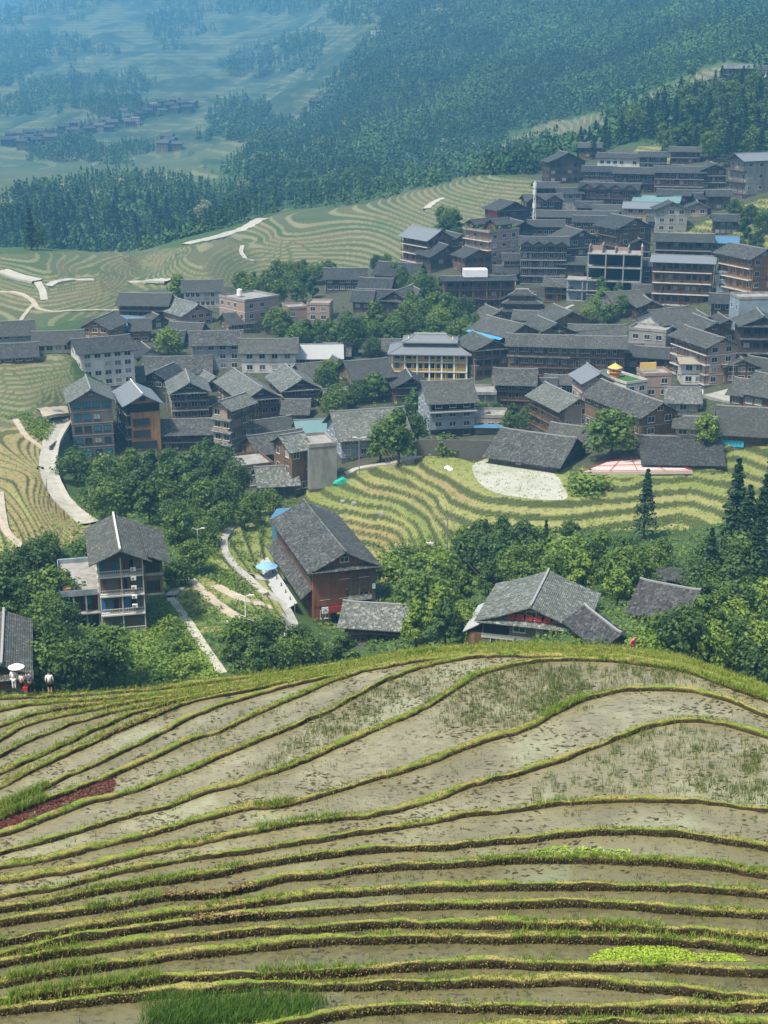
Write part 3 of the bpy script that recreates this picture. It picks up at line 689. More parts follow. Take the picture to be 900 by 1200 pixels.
def brick_mat(name, a, b, mortar, sc=3.0):
    m = NT(name); v = m.coord('Object'); n1 = m.noise(v, .6, 5, .65)
    tc = m.n('TexCoord'); sx = m.n('SeparateXYZ'); m.l(tc.outputs['Object'], sx.inputs[0]); cb = m.n('CombineXYZ')
    m.l(m.math('ADD', sx.outputs[0], sx.outputs[1]), cb.inputs[0]); m.l(sx.outputs[2], cb.inputs[1])
    br = m.n('TexBrick'); m.l(cb.outputs[0], br.inputs[0]); br.inputs['Scale'].default_value = sc
    br.inputs['Color1'].default_value = (*a, 1); br.inputs['Color2'].default_value = (*b, 1); br.inputs['Mortar'].default_value = (*mortar, 1)
    br.inputs['Mortar Size'].default_value = .025
    c = m.mix(m.rng(n1, .4, .7, 0, .5), br.outputs[0], tuple(x * .55 for x in a))
    return m.out(c, .9, n1, .2, .03)
M = {}
M['tile'] = tile_mat('grey_clay_tiles', (.016, .017, .016), (.105, .106, .096))
M['tilelight'] = tile_mat('weathered_clay_tiles', (.045, .052, .046), (.205, .215, .19))
M['tiledark'] = tile_mat('dark_clay_tiles', (.009, .010, .012), (.052, .056, .058))
M['tilebark'] = tile_mat('old_black_tiles', (.012, .012, .013), (.075, .075, .075))
M['metalgrey'] = plain('grey_sheet_roof', (.16, .175, .185), .55, .15, .8)
M['metalpale'] = plain('pale_sheet_roof', (.34, .34, .33), .6, .15, .8)
M['metalteal'] = plain('teal_sheet_roof', (.13, .22, .22), .5, .15, .6)
M['metalblue'] = plain('blue_sheet_roof', (.07, .17, .27), .5, .15, .6)
M['beigeroof'] = plain('old_beige_roof', (.28, .25, .19), .9, .35, 1.0)
M['timber'] = plank_mat('weathered_timber', (.055, .032, .016), (.27, .165, .09))
M['timberdark'] = plank_mat('black_timber', (.030, .022, .015), (.135, .095, .066))
M['timberred'] = plank_mat('red_brown_timber', (.070, .033, .02), (.25, .125, .08))
M['timbergrey'] = plank_mat('grey_timber', (.045, .042, .038), (.13, .12, .105))
M['wood'] = plank_mat('fresh_orange_wood', (.20, .095, .035), (.40, .22, .09))
M['woodred'] = plank_mat('russet_wood', (.15, .052, .022), (.31, .13, .055))
M['wooddull'] = plank_mat('dull_brown_wood', (.085, .055, .03), (.25, .16, .09))
M['white'] = wall_mat('white_plaster', (.60, .58, .53), (.25, .24, .21))
M['grey'] = wall_mat('grey_plaster', (.30, .31, .32), (.14, .14, .14))
M['blue'] = wall_mat('blue_grey_plaster', (.27, .33, .37), (.13, .15, .17))
M['yellow'] = wall_mat('yellow_paint', (.66, .47, .13), (.50, .38, .16))
M['concrete'] = wall_mat('raw_concrete', (.31, .295, .265), (.11, .105, .095))
M['brick'] = brick_mat('pink_brick', (.38, .25, .185), (.29, .185, .14), (.36, .33, .29))
M['brickgrey'] = brick_mat('grey_brown_brick', (.17, .135, .11), (.11, .09, .075), (.19, .18, .165))
M['stone'] = brick_mat('rubble_stone', (.16, .15, .13), (.10, .095, .085), (.06, .058, .05), 1.6)
M['trimwhite'] = plain('pale_trim', (.52, .50, .45), .8, .2, 2)
M['trimgrey'] = plain('grey_trim', (.25, .25, .24), .8, .25, 2)
M['frame'] = plain('dark_window_frame', (.055, .042, .032), .6, .3, 3)
M['framewhite'] = plain('white_window_frame', (.55, .54, .50), .6, .15, 3)
gm = NT('window_glass'); r_ = gm.rand(); M['glass'] = gm.out(gm.ramp(r_, [(0, (.010, .013, .017)), (.70, (.035, .042, .048)), (.84, (.16, .17, .17)), (1, (.36, .35, .32))]), .12); gm.b.inputs['Specular IOR Level'].default_value = .6
gm = NT('curtained_glass'); M['glassblue'] = gm.out((.035, .15, .21), .25)
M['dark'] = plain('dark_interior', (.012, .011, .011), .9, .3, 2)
M['red'] = plain('red_paint', (.34, .025, .02), .6, .2, 3)
M['gold'] = plain('gold_paint', (.62, .42, .10), .5, .1, 3)
M['whitepaint'] = plain('white_paint', (.75, .74, .70), .6, .1, 3)
M['bluepaint'] = plain('blue_paint', (.03, .15, .42), .6, .2, 3)
M['pink'] = plain('pink_floor', (.52, .42, .39), .85, .15, .6)
M['turf'] = plain('roof_greenery', (.045, .11, .025), .9, .5, 2.5)
M['orange'] = plain('orange_lacquer', (.62, .23, .03), .6, .2, 3)
M['steel'] = plain('grey_steel', (.30, .30, .30), .45, .15, 4, .4)
M['tarp'] = plain('white_tarpaulin', (.72, .73, .74), .5, .08, .7)
M['bluetarp'] = plain('blue_tarpaulin', (.06, .28, .50), .5, .1, .9)
M['net'] = plain('green_netting', (.03, .34, .24), .8, .25, 3)

# ------------------------------------------------------------------ houses
WCACHE = {}
def window_mesh(w, h, fr, gl):
    key = (round(w, 1), round(h, 1), fr, gl)
    if key not in WCACHE:
        w, h = max(key[0], .4), max(key[1], .4); mb = MB(); t = .09
        mb.box(-w / 2, w / 2, -.07, .06, -h / 2, -h / 2 + t); mb.box(-w / 2, w / 2, -.07, .06, h / 2 - t, h / 2)
        mb.box(-w / 2, -w / 2 + t, -.07, .06, -h / 2 + t, h / 2 - t); mb.box(w / 2 - t, w / 2, -.07, .06, -h / 2 + t, h / 2 - t)
        if w > .9: mb.box(-.035, .035, -.06, .05, -h / 2 + t, h / 2 - t)
        if w > 2.2:
            for x in (-w / 4, w / 4): mb.box(x - .03, x + .03, -.06, .05, -h / 2 + t, h / 2 - t)
        mb.box(-w / 2 + .02, w / 2 - .02, -.03, .04, -h / 2 + .02, h / 2 - .02, 1)
        mb.box(-w / 2 - .08, w / 2 + .08, -.14, .05, -h / 2 - .08, -h / 2 - .002)
        WCACHE[key] = mb.mesh('window', [M[fr], M[gl]])
    return WCACHE[key]
def put_window(root, x, y, z, w, h, rot, fr='frame', gl='glass'):
    o = link('window', window_mesh(w, h, fr, gl), root); o.location = (x, y, z); o.rotation_euler = (0, 0, rot); return o
def roof_parts(root, kind, W, Dp, H, mat, ov=.9, pitch=25, ridge='trimgrey', name='roof', z0=0):
    """gable roofs (G: ridge front to back, S: ridge along the front), X hipped, with ridge cap"""
    mb = MB(); th = .16
    if kind in 'GS':
        sp, ln = (W, Dp) if kind == 'G' else (Dp, W)
        hs = sp / 2 + ov; tp = math.tan(R(pitch)); zr = H + sp / 2 * tp + z0; ze = H - ov * tp + z0; L = ln / 2 + ov
        P = (lambda a, b, z: (b, a, z)) if kind == 'G' else (lambda a, b, z: (a, -b, z))
        nseg = 5
        for sgn in (-1, 1):
            pts = []
            for i in range(nseg + 1):
                f = i / nseg; pts.append((hs * f, zr + (ze - zr) * f - .011 * sp * math.sin(math.pi * f)))
            for i in range(nseg):
                (b0, za), (b1, zb) = pts[i], pts[i + 1]
                q = [P(-L, sgn * b0, za), P(L, sgn * b0, za), P(L, sgn * b1, zb), P(-L, sgn * b1, zb)]
                n = (Vector(q[1]) - Vector(q[0])).cross(Vector(q[2]) - Vector(q[0]))
                if n.z < 0: q = q[::-1]
                b = [(x, y, z - th) for x, y, z in q]
                fs = [(0, 1, 2, 3), (7, 6, 5, 4)] + [(k, k + 4, (k + 1) % 4 + 4, (k + 1) % 4) for k in range(4)]
                mb.add(q + b, fs)
        ro = mb.build(name, M[mat], root)
        rb = MB()
        for i in range(8):
            a0, a1 = -L + 2 * L * i / 8, -L + 2 * L * (i + 1) / 8; up = lambda a: .35 * max(0, abs(a / L) - .75) ** 1.3 * 3
            q = [P(a0, -.16, zr - .03 + up(a0)), P(a1, -.16, zr - .03 + up(a1)), P(a1, .16, zr - .03 + up(a1)), P(a0, .16, zr - .03 + up(a0))]
            t = [(x, y, z + .26) for x, y, z in q]
            rb.add(q + t, [(3, 2, 1, 0), (4, 5, 6, 7), (0, 1, 5, 4), (1, 2, 6, 5), (2, 3, 7, 6), (3, 0, 4, 7)])
        rb.build('ridge', M[ridge], ro)
        return ro, zr
    # hipped
    tp = math.tan(R(pitch)); hs = min(W, Dp) / 2; X, Y = W / 2 + ov, Dp / 2 + ov; ze = H - ov * tp + z0; zr = H + hs * tp * .92 + z0
    rx = max(W / 2 - hs * .75, .3); ry = max(Dp / 2 - hs * .75, .02)
    a = [(-X, -Y, ze + .25), (X, -Y, ze + .25), (X, Y, ze + .25), (-X, Y, ze + .25)]; t = [(-rx, -ry, zr), (rx, -ry, zr), (rx, ry, zr), (-rx, ry, zr)]
    m_ = [(-X * .5 - rx * .5, -Y * .5 - ry * .5, (ze + zr) / 2 - .25), (X * .5 + rx * .5, -Y * .5 - ry * .5, (ze + zr) / 2 - .25), (X * .5 + rx * .5, Y * .5 + ry * .5, (ze + zr) / 2 - .25), (-X * .5 - rx * .5, Y * .5 + ry * .5, (ze + zr) / 2 - .25)]
    lo = [(x, y, z - .3) for x, y, z in a]
    fs = []
    for i in range(4):
        j = (i + 1) % 4; fs += [(i, j, 4 + j, 4 + i), (4 + i, 4 + j, 8 + j, 8 + i), (12 + i, 12 + j, j, i)]
    fs += [(8, 9, 10, 11), (15, 14, 13, 12)]
    mb.add(a + m_ + t + lo, fs)
    ro = mb.build(name, M[mat], root)
    rb = MB()
    for i in range(4): rb.bar(Vector(a[i]) + Vector((0, 0, .12)), Vector(m_[i]) + Vector((0, 0, .12)), .14); rb.bar(Vector(m_[i]) + Vector((0, 0, .12)), Vector(t[i]) + Vector((0, 0, .12)), .14)
    rb.box(-rx - .3, rx + .3, -ry - .12, ry + .12, zr - .05, zr + .32); rb.build('ridge', M[ridge], ro)
    return ro, zr
def skirt(root, W, y0, z, out, mat, drop=.55, side=0.0, name='skirt_roof'):
    """a narrow lean-to roof along the front"""
    mb = MB(); x = W / 2 + side
    mb.slab([(-x, y0 - out, z - drop), (x, y0 - out, z - drop), (x, y0 + .05, z), (-x, y0 + .05, z)], .14)
    return mb.build(name, M[mat], root)
def gallery(root, a, b, z, h, depth, slab, rail, nb, solid=.0, name='balcony'):
    """one storey of balcony between a and b (2D points along the outer line); depth is inward"""
    a = Vector((*a, 0)); b = Vector((*b, 0)); L = (b - a).length; d = (b - a) / L; n = Vector((-d.y, d.x, 0))    # inward
    ang = math.atan2(d.y, d.x); mb = MB()
    mb.box(0, L, -.25, depth - .01, -.12, .14, 0)
    mb.box(0, L, .02, .10, .95, 1.05, 1); mb.box(0, L, .03, .09, .26, .34, 1)
    k = max(2, int(L / .28))
    if solid > .5: mb.box(.02, L - .02, .04, .08, .3, .98, 1)
    else:
        for i in range(k): x = (i + .5) * L / k; mb.box(x - .035, x + .035, .04, .08, .34, .95, 1)
    for i in range(nb + 1):
        x = min(max(i * L / nb, .08), L - .08); mb.box(x - .09, x + .09, -.02, .16, .141, h - .121, 2)
    o = mb.build(name, [M[slab], M[rail], M[rail]], root); o.location = (a.x, a.y, z); o.rotation_euler = (0, 0, ang); return o
HOUSES = {}
def house(key, px, ey, by, w, d, yaw, roof, wall, n, front, label, name='house', cat='house', rmat='tile', left='win', right='win', nw=None, slab=None,
          rail=None, fr=None, gl='glass', pitch=28, sk=False, pents=(), grp=None, D=None, base='stone', found=5, trim=None, attic=None, ov=1.1, ridge='trimgrey', floor0=True, parapet=None, band=None, zig=0, dx=0, nside=None):
    upper = px > 540 and by < 470 and D is None
    if upper and roof in 'GS': ey -= 3; pitch -= 5
    P = hit(px, by) if D is None else Vector(at_d(px, by, D))
    s = P.length / F_PX; yaw_i = yaw; yaw = yaw + math.degrees((450 - px) / F_PX); ya = R(yaw); cosE = math.cos(math.asin(-P.z / P.length))
    W = w * s / max(math.cos(R(yaw_i)), .55); H = (by - ey) * s / cosE; Dp = float(d) * (1.0 if upper else 1.2)
    inward = Vector((-math.sin(ya), math.cos(ya), 0))
    root = empty(name, P + inward * (Dp / 2), ya)
    tag(root, label, cat, grp)
    HOUSES[key] = (root, W, Dp, H)
    fh = H / n; gd = 1.2 if fh < 3.6 else 1.4; hw, hd = W / 2, Dp / 2
    fr = fr or ('framewhite' if wall in ('white', 'grey', 'blue', 'brick', 'yellow', 'concrete') or random.random() < .55 else 'frame')
    slab = slab or random.choice(['timbergrey', 'trimgrey', 'wooddull'])
    band = band or (None if front != 'win' else 'trimgrey' if wall in ('white', 'grey', 'blue', 'brick', 'concrete', 'yellow') else 'wooddull' if wall in ('timber', 'timberred', 'wooddull', 'wood') else None)
    rail = rail or ('timberred' if random.random() < .35 else 'wooddull' if wall in ('wood', 'brick', 'white', 'grey', 'yellow', 'concrete', 'blue') else random.choice(['wooddull', 'timbergrey']))
    yf = -hd + (gd if front in ('gal', 'open') else 0); xl = -hw + (gd if left == 'gal' else 0); xr = hw - (gd if right == 'gal' else 0)
    # walls (body + gable triangles)
    mb = MB(); tp = math.tan(R(pitch)); top = H - .14
    if roof == 'G':
        zr = top + hw * tp - .1 - .028 * W
        for y0, y1 in ((yf, hd),):
            mb.add([(xl, y0, 0), (xr, y0, 0), (xr, y1, 0), (xl, y1, 0), (xl, y0, top), (xr, y0, top), (xr, y1, top), (xl, y1, top), (0, y0, zr), (0, y1, zr)],
                   [(3, 2, 1, 0), (0, 1, 5, 8, 4), (1, 2, 6, 5), (2, 3, 7, 9, 6), (3, 0, 4, 7), (4, 8, 9, 7), (8, 5, 6, 9)])
    elif roof == 'S':
        zr = top + hd * tp - .1 - .028 * Dp
        mb.add([(xl, yf, 0), (xr, yf, 0), (xr, hd, 0), (xl, hd, 0), (xl, yf, top), (xr, yf, top), (xr, hd, top), (xl, hd, top), (xl, 0, zr), (xr, 0, zr)],
               [(3, 2, 1, 0), (0, 1, 5, 4), (1, 2, 6, 9, 5), (2, 3, 7, 6), (3, 0, 4, 8, 7), (4, 5, 9, 8), (8, 9, 6, 7)])
    else:
        mb.box(xl, xr, yf, hd, 0, top)
    mb.build('wall', M[wall], root)
    fb = MB(); fb.box(-hw - .04, hw + .04, -hd - .04, hd + .04, -found, -.01); fb.build('foundation', M[base], root)
    # storeys
    for k in range(n):
        z = k * fh
        bal_ok = k > 0 or floor0
        if front == 'gal' and bal_ok:
            nb = max(2, int(W / 3.2)); gallery(root, (-hw, -hd), (hw, -hd), z, fh, gd, slab, rail, nb)
        if front == 'open': gallery(root, (-hw, -hd), (hw, -hd), z, fh, gd, slab, slab, max(2, int(W / 4)))
        if left == 'gal' and bal_ok: gallery(root, (-hw, hd), (-hw, yf), z + (.003 if front == 'gal' else 0), fh, gd, slab, rail, max(2, int(Dp / 3.2)))
        if right == 'gal' and bal_ok: gallery(root, (hw, yf), (hw, hd), z + (.003 if front == 'gal' else 0), fh, gd, slab, rail, max(2, int(Dp / 3.2)))
        if band:
            bb = MB(); bb.box(xl - .07, xr + .07, yf - .07, hd + .07, z - .10, z + .10); bb.build('floor_band', M[band], root)
        wh = min(1.6, fh * .56); zc = z + fh * .54
        if front in ('win', 'gal'):
            k_ = nw if nw else max(2, int(W / 2.6))
            if front == 'gal' and W / k_ > 2.4: pass
            for i in range(k_):
                x = -hw * .94 + (i + .5) * 2 * hw * .94 / k_; ww = min(1.9, 2 * hw / k_ * .72)
                if random.random() < .07: continue
                g_ = gl if (gl == 'glass' or random.random() < .5) else 'glass'
                if front == 'gal' and i % 3 == 1:
                    o = put_window(root, x, yf, z + .14 + min(2.05, fh * .78) / 2, .95, min(2.05, fh * .78), 0, fr, 'glass'); o.name = 'door'
                else: put_window(root, x, yf, zc, ww, wh, 0, fr, g_)
        for side, xx, rot in ((left, xl, -math.pi / 2), (right, xr, math.pi / 2)):
            if (side == left and yaw_i <= -12 and side != 'gal') or side == 'none': 
                if xx == xl: continue
            if side in ('win', 'gal') and not ((xx == xr and yaw_i >= 12) or (xx == xl and yaw_i <= -12)):
                k_ = nside or max(1, int(Dp / 3.4))
                for i in range(k_):
                    y = yf + (i + .5) * (hd - yf) / k_
                    if random.random() < .1: continue
                    put_window(root, xx, y, zc, min(1.5, Dp / k_ * .5), wh, rot, fr, gl if random.random() < .4 else 'glass')
    # skirts between storeys
    for k in pents: skirt(root, W, yf if front == 'win' else -hd - .1, k * fh + .25, .95, rmat, .45, .3)
    # roof
    if roof in 'GSX':
        rk = 'S' if roof == 'S' else roof
        ro, zr = roof_parts(root, rk, W, Dp, H, rmat, ov, pitch, ridge)
        if roof == 'G' and sk: skirt(root, W, yf - .02, H + .1, 1.25 + (yf + hd), rmat, .62, .7)
        if roof == 'G':
            vz = H + hw * tp * .42
            if hw > 2.5: put_window(root, 0, yf, vz, min(1.6, hw * .5), min(1.0, hw * tp * .4), 0, fr, 'glass')
    else:
        p = MB(); ph = .85
        p.box(-hw - .12, hw + .12, -hd - .12, hd + .12, H, H + .16); ro = p.build('roof', M[parapet or 'concrete'], root)
        q = MB()
        for x0, x1, y0, y1 in ((-hw - .1, hw + .1, -hd - .1, -hd + .08), (-hw - .1, hw + .1, hd - .08, hd + .1), (-hw - .1, -hw + .08, -hd + .081, hd - .081), (hw - .08, hw + .1, -hd + .081, hd - .081)):
            q.box(x0, x1, y0, y1, H + .161, H + ph)
        q.build('parapet', M[trim or wall], ro)
    if zig:
        # a row of small gables over the front eave
        for i in range(zig):
            c = -hw + (i + .5) * W / zig; g = W / zig / 2 * 1.04; zz = H - .15; pk = zz + g * .62; y0, y1 = -hd - 1.2, -hd + 3.2
            m2 = MB()
            for sg in (-1, 1):
                q = [(c, y0, pk), (c + sg * g, y0, zz), (c + sg * g, y1, zz), (c, y1, pk)]
                if sg > 0: q = q[::-1]
                nn = (Vector(q[1]) - Vector(q[0])).cross(Vector(q[2]) - Vector(q[0]))
                if nn.z < 0: q = q[::-1]
                m2.slab(q, .12)
            m2.build('gablet', M[rmat], root)
            m3 = MB(); m3.add([(c - g * .86, y0 + .5, zz), (c + g * .86, y0 + .5, zz), (c, y0 + .5, pk - .12), (c - g * .86, y0 + .62, zz), (c + g * .86, y0 + .62, zz), (c, y0 + .62, pk - .12)],
                                   [(0, 1, 2), (5, 4, 3), (0, 3, 4, 1), (1, 4, 5, 2), (2, 5, 3, 0)]); m3.build('gable_board', M['timberred'], root)
    return root, W, Dp, H
# ------------------------------------------------------------------ the houses of the village
B = house
T, TD, TR, TG = 'timber', 'timberdark', 'timberred', 'timbergrey'
# left quarter
B('tall', 111, 470, 537, 46, 13, 4, 'G', 'brickgrey', 5, 'win', 'tall five storey grey brick house with teal curtains beside the concrete lane', nw=4, fr='frame', gl='glassblue', rmat='tilelight', sk=False, attic=1, band='trimgrey', base='concrete')
B('orange', 170, 473, 528, 38, 14, 10, 'G', 'wood', 4, 'none', 'bright orange plank house with wide windows under a smooth grey gable roof', rmat='metalgrey', nw=2, ridge='trimwhite', left='gal', band=None)
B('lowlong', 222, 507, 530, 62, 8, -2, 'S', T, 2, 'gal', 'two storey timber longhouse with railed gallery right of the orange house', rmat='tile', nw=8)
B('wgable', 224, 459, 492, 42, 13, 4, 'G', T, 3, 'gal', 'timber house with white strip in its gable behind the low longhouse', sk=True, rmat='tilelight', slab='trimgrey')
B('tower', 262, 478, 548, 21, 8, -38, 'G', 'brick', 5, 'win', 'slim brick corner tower with tiled skirts at every storey above the trees', rmat='tilelight', pents=(1, 2, 3, 4), right='gal', nw=2, slab='tilelight')
B('biggable', 308, 466, 500, 42, 22, 18, 'G', T, 3, 'gal', 'large gabled house with orange railings and a long double ridged tile roof', sk=True, rmat='tilelight', rail='wood', cat='house')
B('gable2', 354, 455, 480, 42, 16, 14, 'G', T, 2, 'gal', 'gabled timber house with broad pale tile roof left of the hillside trees', sk=True, rmat='tilelight', rail='wooddull')
B('cross', 376, 440, 452, 36, 9, 22, 'S', T, 1, 'win', 'dark roofed house tucked behind the gabled house by the hillside trees')
B('whiteblock', 128, 412, 452, 60, 12, 14, 'S', 'white', 4, 'win', 'big stained white plaster block with three strips of balcony windows', nw=5, rmat='tiledark', band='trimwhite', found=8, pitch=20)
B('edgeup', 17, 392, 407, 42, 9, 0, 'S', 'blue', 2, 'win', 'blue grey two storey house cut by the left edge of the village', rmat='tiledark', nw=5)
B('edgelow', 16, 417, 425, 50, 8, 0, 'S', T, 1, 'win', 'long low dark roof just below the blue grey house at the left edge', rmat='tiledark', nw=4)
B('lowwhite', 69, 402, 414, 52, 8, -2, 'S', 'white', 1, 'win', 'low white house with dark roof above the brown terraced slope', rmat='tiledark', nw=5)
B('orangegab', 112, 384, 400, 30, 12, -25, 'G', 'wood', 2, 'win', 'orange plank gabled house behind the white plaster block', rmat='tile')
B('bluelong', 141, 384, 395, 36, 9, -28, 'S', T, 1, 'win', 'shed under a long blue sheet metal roof beside the orange gable', name='shed', cat='shed', rmat='metalblue')
B('orangebox', 165, 386, 401, 20, 8, 0, 'S', 'wood', 2, 'win', 'small square orange plank house between dark roofs', rmat='tiledark', nw=2)
B('redlong', 168, 357, 381, 54, 9, -14, 'S', TR, 3, 'gal', 'long three storey red brown timber guesthouse below the pale field path', nw=8, slab='trimgrey', rmat='tiledark')
B('hall', 238, 341, 361, 42, 9, 0, 'S', 'white', 2, 'win', 'hall with a row of white bays under a dark roof by the bright round tree', nw=7, rmat='tiledark')
B('pinkgab', 232, 367, 382, 34, 14, 28, 'G', 'brick', 2, 'win', 'pinkish house with a wide spreading tile roof below the hall', rmat='tilelight')
B('pinkblock', 308, 352, 387, 40, 12, 38, 'F', 'brick', 3, 'win', 'three storey flat roofed brick block with white window frames and rooftop tank', nw=3, band='trimwhite', trim='concrete')
B('roofa', 186, 377, 385, 28, 9, 20, 'G', TD, 1, 'win', 'small dark gabled roof right of the red brown guesthouse', rmat='tiledark')
B('roofb', 214, 390, 398, 34, 8, -20, 'S', T, 1, 'win', 'dark sagging roof above the pale green garden tree', rmat='tiledark')
B('roofc', 177, 416, 424, 26, 9, 14, 'G', 'white', 1, 'win', 'small house with a white gable wall behind the white plaster block', rmat='tiledark')
B('roofd', 208, 436, 446, 74, 11, -3, 'S', T, 1, 'win', 'very wide low tile roof behind the white striped gable', rmat='tile')
B('roofe', 182, 446, 455, 36, 10, -28, 'G', TD, 1, 'win', 'dark gabled roof behind the smooth grey roof of the orange house', rmat='tiledark')
B('roofe2', 150, 446, 455, 34, 9, 4, 'S', TD, 1, 'win', 'low dark roof in front of the white plaster block', rmat='tiledark')
B('rooff', 252, 447, 458, 20, 10, 20, 'G', T, 1, 'win', 'narrow mossy gable between the striped gable and the large gabled house', rmat='tilelight')
B('greyhouse', 255, 403, 434, 56, 9, 0, 'S', 'grey', 3, 'win', 'grey plaster house with pale eave line and few windows', nw=4, rmat='tile')
B('whitehouse', 315, 412, 437, 62, 9, -3, 'S', 'white', 2, 'win', 'white walled house with a long dark roof and wall air conditioners', nw=4, rmat='tile', found=7)
B('palemetal', 373, 418, 429, 52, 9, 0, 'S', 'timberred', 1, 'win', 'barn under a pale grey sheet metal roof near the tall dark tree', name='barn', cat='barn', rmat='metalpale', nw=4)
B('pinkflat', 349, 362, 375, 22, 7, 15, 'F', 'brick', 1, 'win', 'small flat roofed pink house at the edge of the grove', nw=2)
B('pinkflat2', 373, 358, 377, 26, 7, -10, 'F', 'brick', 2, 'win', 'pale two storey flat roofed house beside the stair to the dark roofed compound', nw=2)
B('comp1', 405, 326, 341, 46, 9, 0, 'S', TD, 2, 'win', 'topmost dark roof of the timber compound below the striped terraces', rmat='tiledark', nw=6, fr='framewhite')
B('comp2', 440, 353, 363, 46, 10, -10, 'S', TD, 1, 'gal', 'front dark hall of the timber compound with a blue doorway', rmat='tiledark')
B('comp3', 463, 352, 368, 36, 12, -25, 'G', TD, 2, 'win', 'old hall with ribbed hipped roof at the right of the timber compound', rmat='tile', sk=True)
B('comp4', 462, 322, 335, 46, 11, -20, 'S', TD, 1, 'win', 'rear hall with broad dark roof at the back of the timber compound', rmat='tiledark')
B('gablegrove', 498, 352, 363, 34, 12, 20, 'G', T, 1, 'win', 'grey gabled house standing in the grove right of the compound', rmat='tile')
# centre
B('yellow', 503, 414, 447, 88, 11, -2, 'X', 'yellow', 3, 'gal', 'yellow painted three storey school with white pillars and a two tier grey roof', name='school', cat='school', rmat='metalgrey', slab='trimwhite', rail='yellow', nw=12, fr='frame', pitch=24, ov=1.3)
B('plank1', 438, 441, 468, 44, 11, 22, 'S', 'wooddull', 2, 'win', 'plank walled house with a broad dark roof left of the yellow school', rmat='tiledark')
B('plank2', 482, 452, 472, 38, 9, 8, 'G', 'wood', 2, 'gal', 'orange plank house with stacked small roofs in front of the yellow school', rmat='tiledark', pents=(1,), sk=True, slab='trimwhite')
B('greyhotel', 530, 470, 513, 52, 12, 14, 'S', 'blue', 4, 'win', 'bare blue grey concrete hotel with an open top storey in the middle', nw=3, rmat='tile', name='hotel', cat='hotel', band='trimgrey', found=4)
B('annex', 575, 490, 508, 36, 7, 0, 'F', 'brick', 1, 'win', 'one storey brick annex with a blue sheet awning beside the concrete hotel', nw=3, trim='concrete')
B('frame1', 568, 463, 488, 26, 8, 4, 'F', 'concrete', 2, 'open', 'raw concrete frame with a pale deck right of the concrete hotel')
B('longlow', 612, 538, 549, 80, 14, -24, 'S', TG, 1, 'win', 'huge low tiled barn behind the pale threshing ground', name='barn', cat='barn', rmat='tile', nw=8, base='stone', pitch=26)
B('longlow2', 664, 521, 530, 50, 10, -20, 'S', T, 1, 'win', 'grey tile roof rising just behind the huge low barn', rmat='tile')
B('brick32', 675, 478, 512, 38, 15, 28, 'G', 'brick', 3, 'win', 'brick house with stepped tin balconies beside the leafy tree', rmat='tilelight', left='gal', nw=2)
B('bricktower', 700, 447, 491, 34, 9, 18, 'G', 'brick', 3, 'win', 'square brick tower house with white concrete frames and a blue grey gable', rmat='metalgrey', nw=2, band='trimwhite')
B('dark34', 602, 449, 480, 44, 9, -2, 'S', T, 3, 'gal', 'dark timber house with two railed galleries right of the pale deck', rmat='tile')
B('small35', 635, 456, 470, 28, 7, 0, 'S', T, 1, 'win', 'little dark roof squeezed right of the galleried dark timber house', rmat='tiledark')
B('small36', 662, 452, 467, 42, 7, 0, 'S', T, 1, 'win', 'low dark roof behind the brick house with stepped balconies', rmat='tile')
B('long36', 630, 408, 444, 70, 10, -3, 'S', 'wooddull', 3, 'gal', 'long timber hotel with yellow boards and three rows of white windows', fr='framewhite', nw=12, rmat='tile', pents=(2,), name='hotel', cat='hotel')
B('long37', 697, 410, 446, 64, 10, 2, 'S', T, 3, 'gal', 'long timber hotel with brown galleries at the right of the yellow boarded one', fr='framewhite', nw=10, rmat='tile', name='hotel', cat='hotel')
B('bluetrim', 611, 394, 426, 38, 17, 40, 'G', T, 3, 'win', 'big gabled timber hotel with a blue tarpaulin along its left eave', rmat='tile', left='gal', name='hotel', cat='hotel')
B('gab39', 650, 393, 410, 46, 13, 25, 'G', T, 1, 'win', 'broad gable roof rising over the long timber hotels, nearer of two', rmat='tile')
B('gab39b', 668, 378, 392, 42, 13, 25, 'G', T, 1, 'win', 'broad gable roof rising over the long timber hotels, farther of two', rmat='tile')
B('roof40', 700, 395, 405, 60, 10, 5, 'S', T, 1, 'win', 'rear tile roof parallel to the brown galleried hotel', rmat='tile')
B('roof41', 585, 375, 387, 34, 11, 25, 'G', T, 1, 'win', 'dark gable just below the three tier pavilion to the left', rmat='tile')
B('roof41b', 618, 377, 387, 32, 9, -8, 'S', T, 1, 'win', 'plain dark roof right in front of the three tier pavilion', rmat='tile')
B('brown43', 562, 332, 363, 80, 9, 8, 'S', TR, 3, 'gal', 'three storey brown pillared guesthouse with a white tarpaulin on its roof', rmat='tiledark', pitch=14, slab='timbergrey')
B('terrace44', 515, 280, 309, 28, 14, 38, 'G', 'wooddull', 3, 'win', 'pale roofed balconied house standing next to the straw coloured terraces', rmat='metalgrey', left='gal', slab='trimwhite')
B('dark45', 524, 299, 315, 38, 11, 25, 'G', TD, 1, 'win', 'black timber house with a plain gable before the balconied terrace house', rmat='tiledark')
B('green46', 590, 273, 313, 34, 15, 42, 'F', 'brick', 4, 'win', 'brick hotel with white columns and a roof garden of shrubs', nw=3, trim='brick', band='trimwhite', name='hotel', cat='hotel', slab='trimwhite', left='gal')
B('zig47', 636, 291, 333, 52, 10, 2, 'S', TD, 5, 'gal', 'black five storey timber hotel with a zigzag row of gables on a stone wall', rmat='tiledark', zig=4, nw=8, name='hotel', cat='hotel', rail='timbergrey')
B('blue48', 602, 249, 269, 36, 12, 28, 'G', TD, 2, 'win', 'dark bluish gabled house with a red banner under its left eave', rmat='tiledark', sk=True)
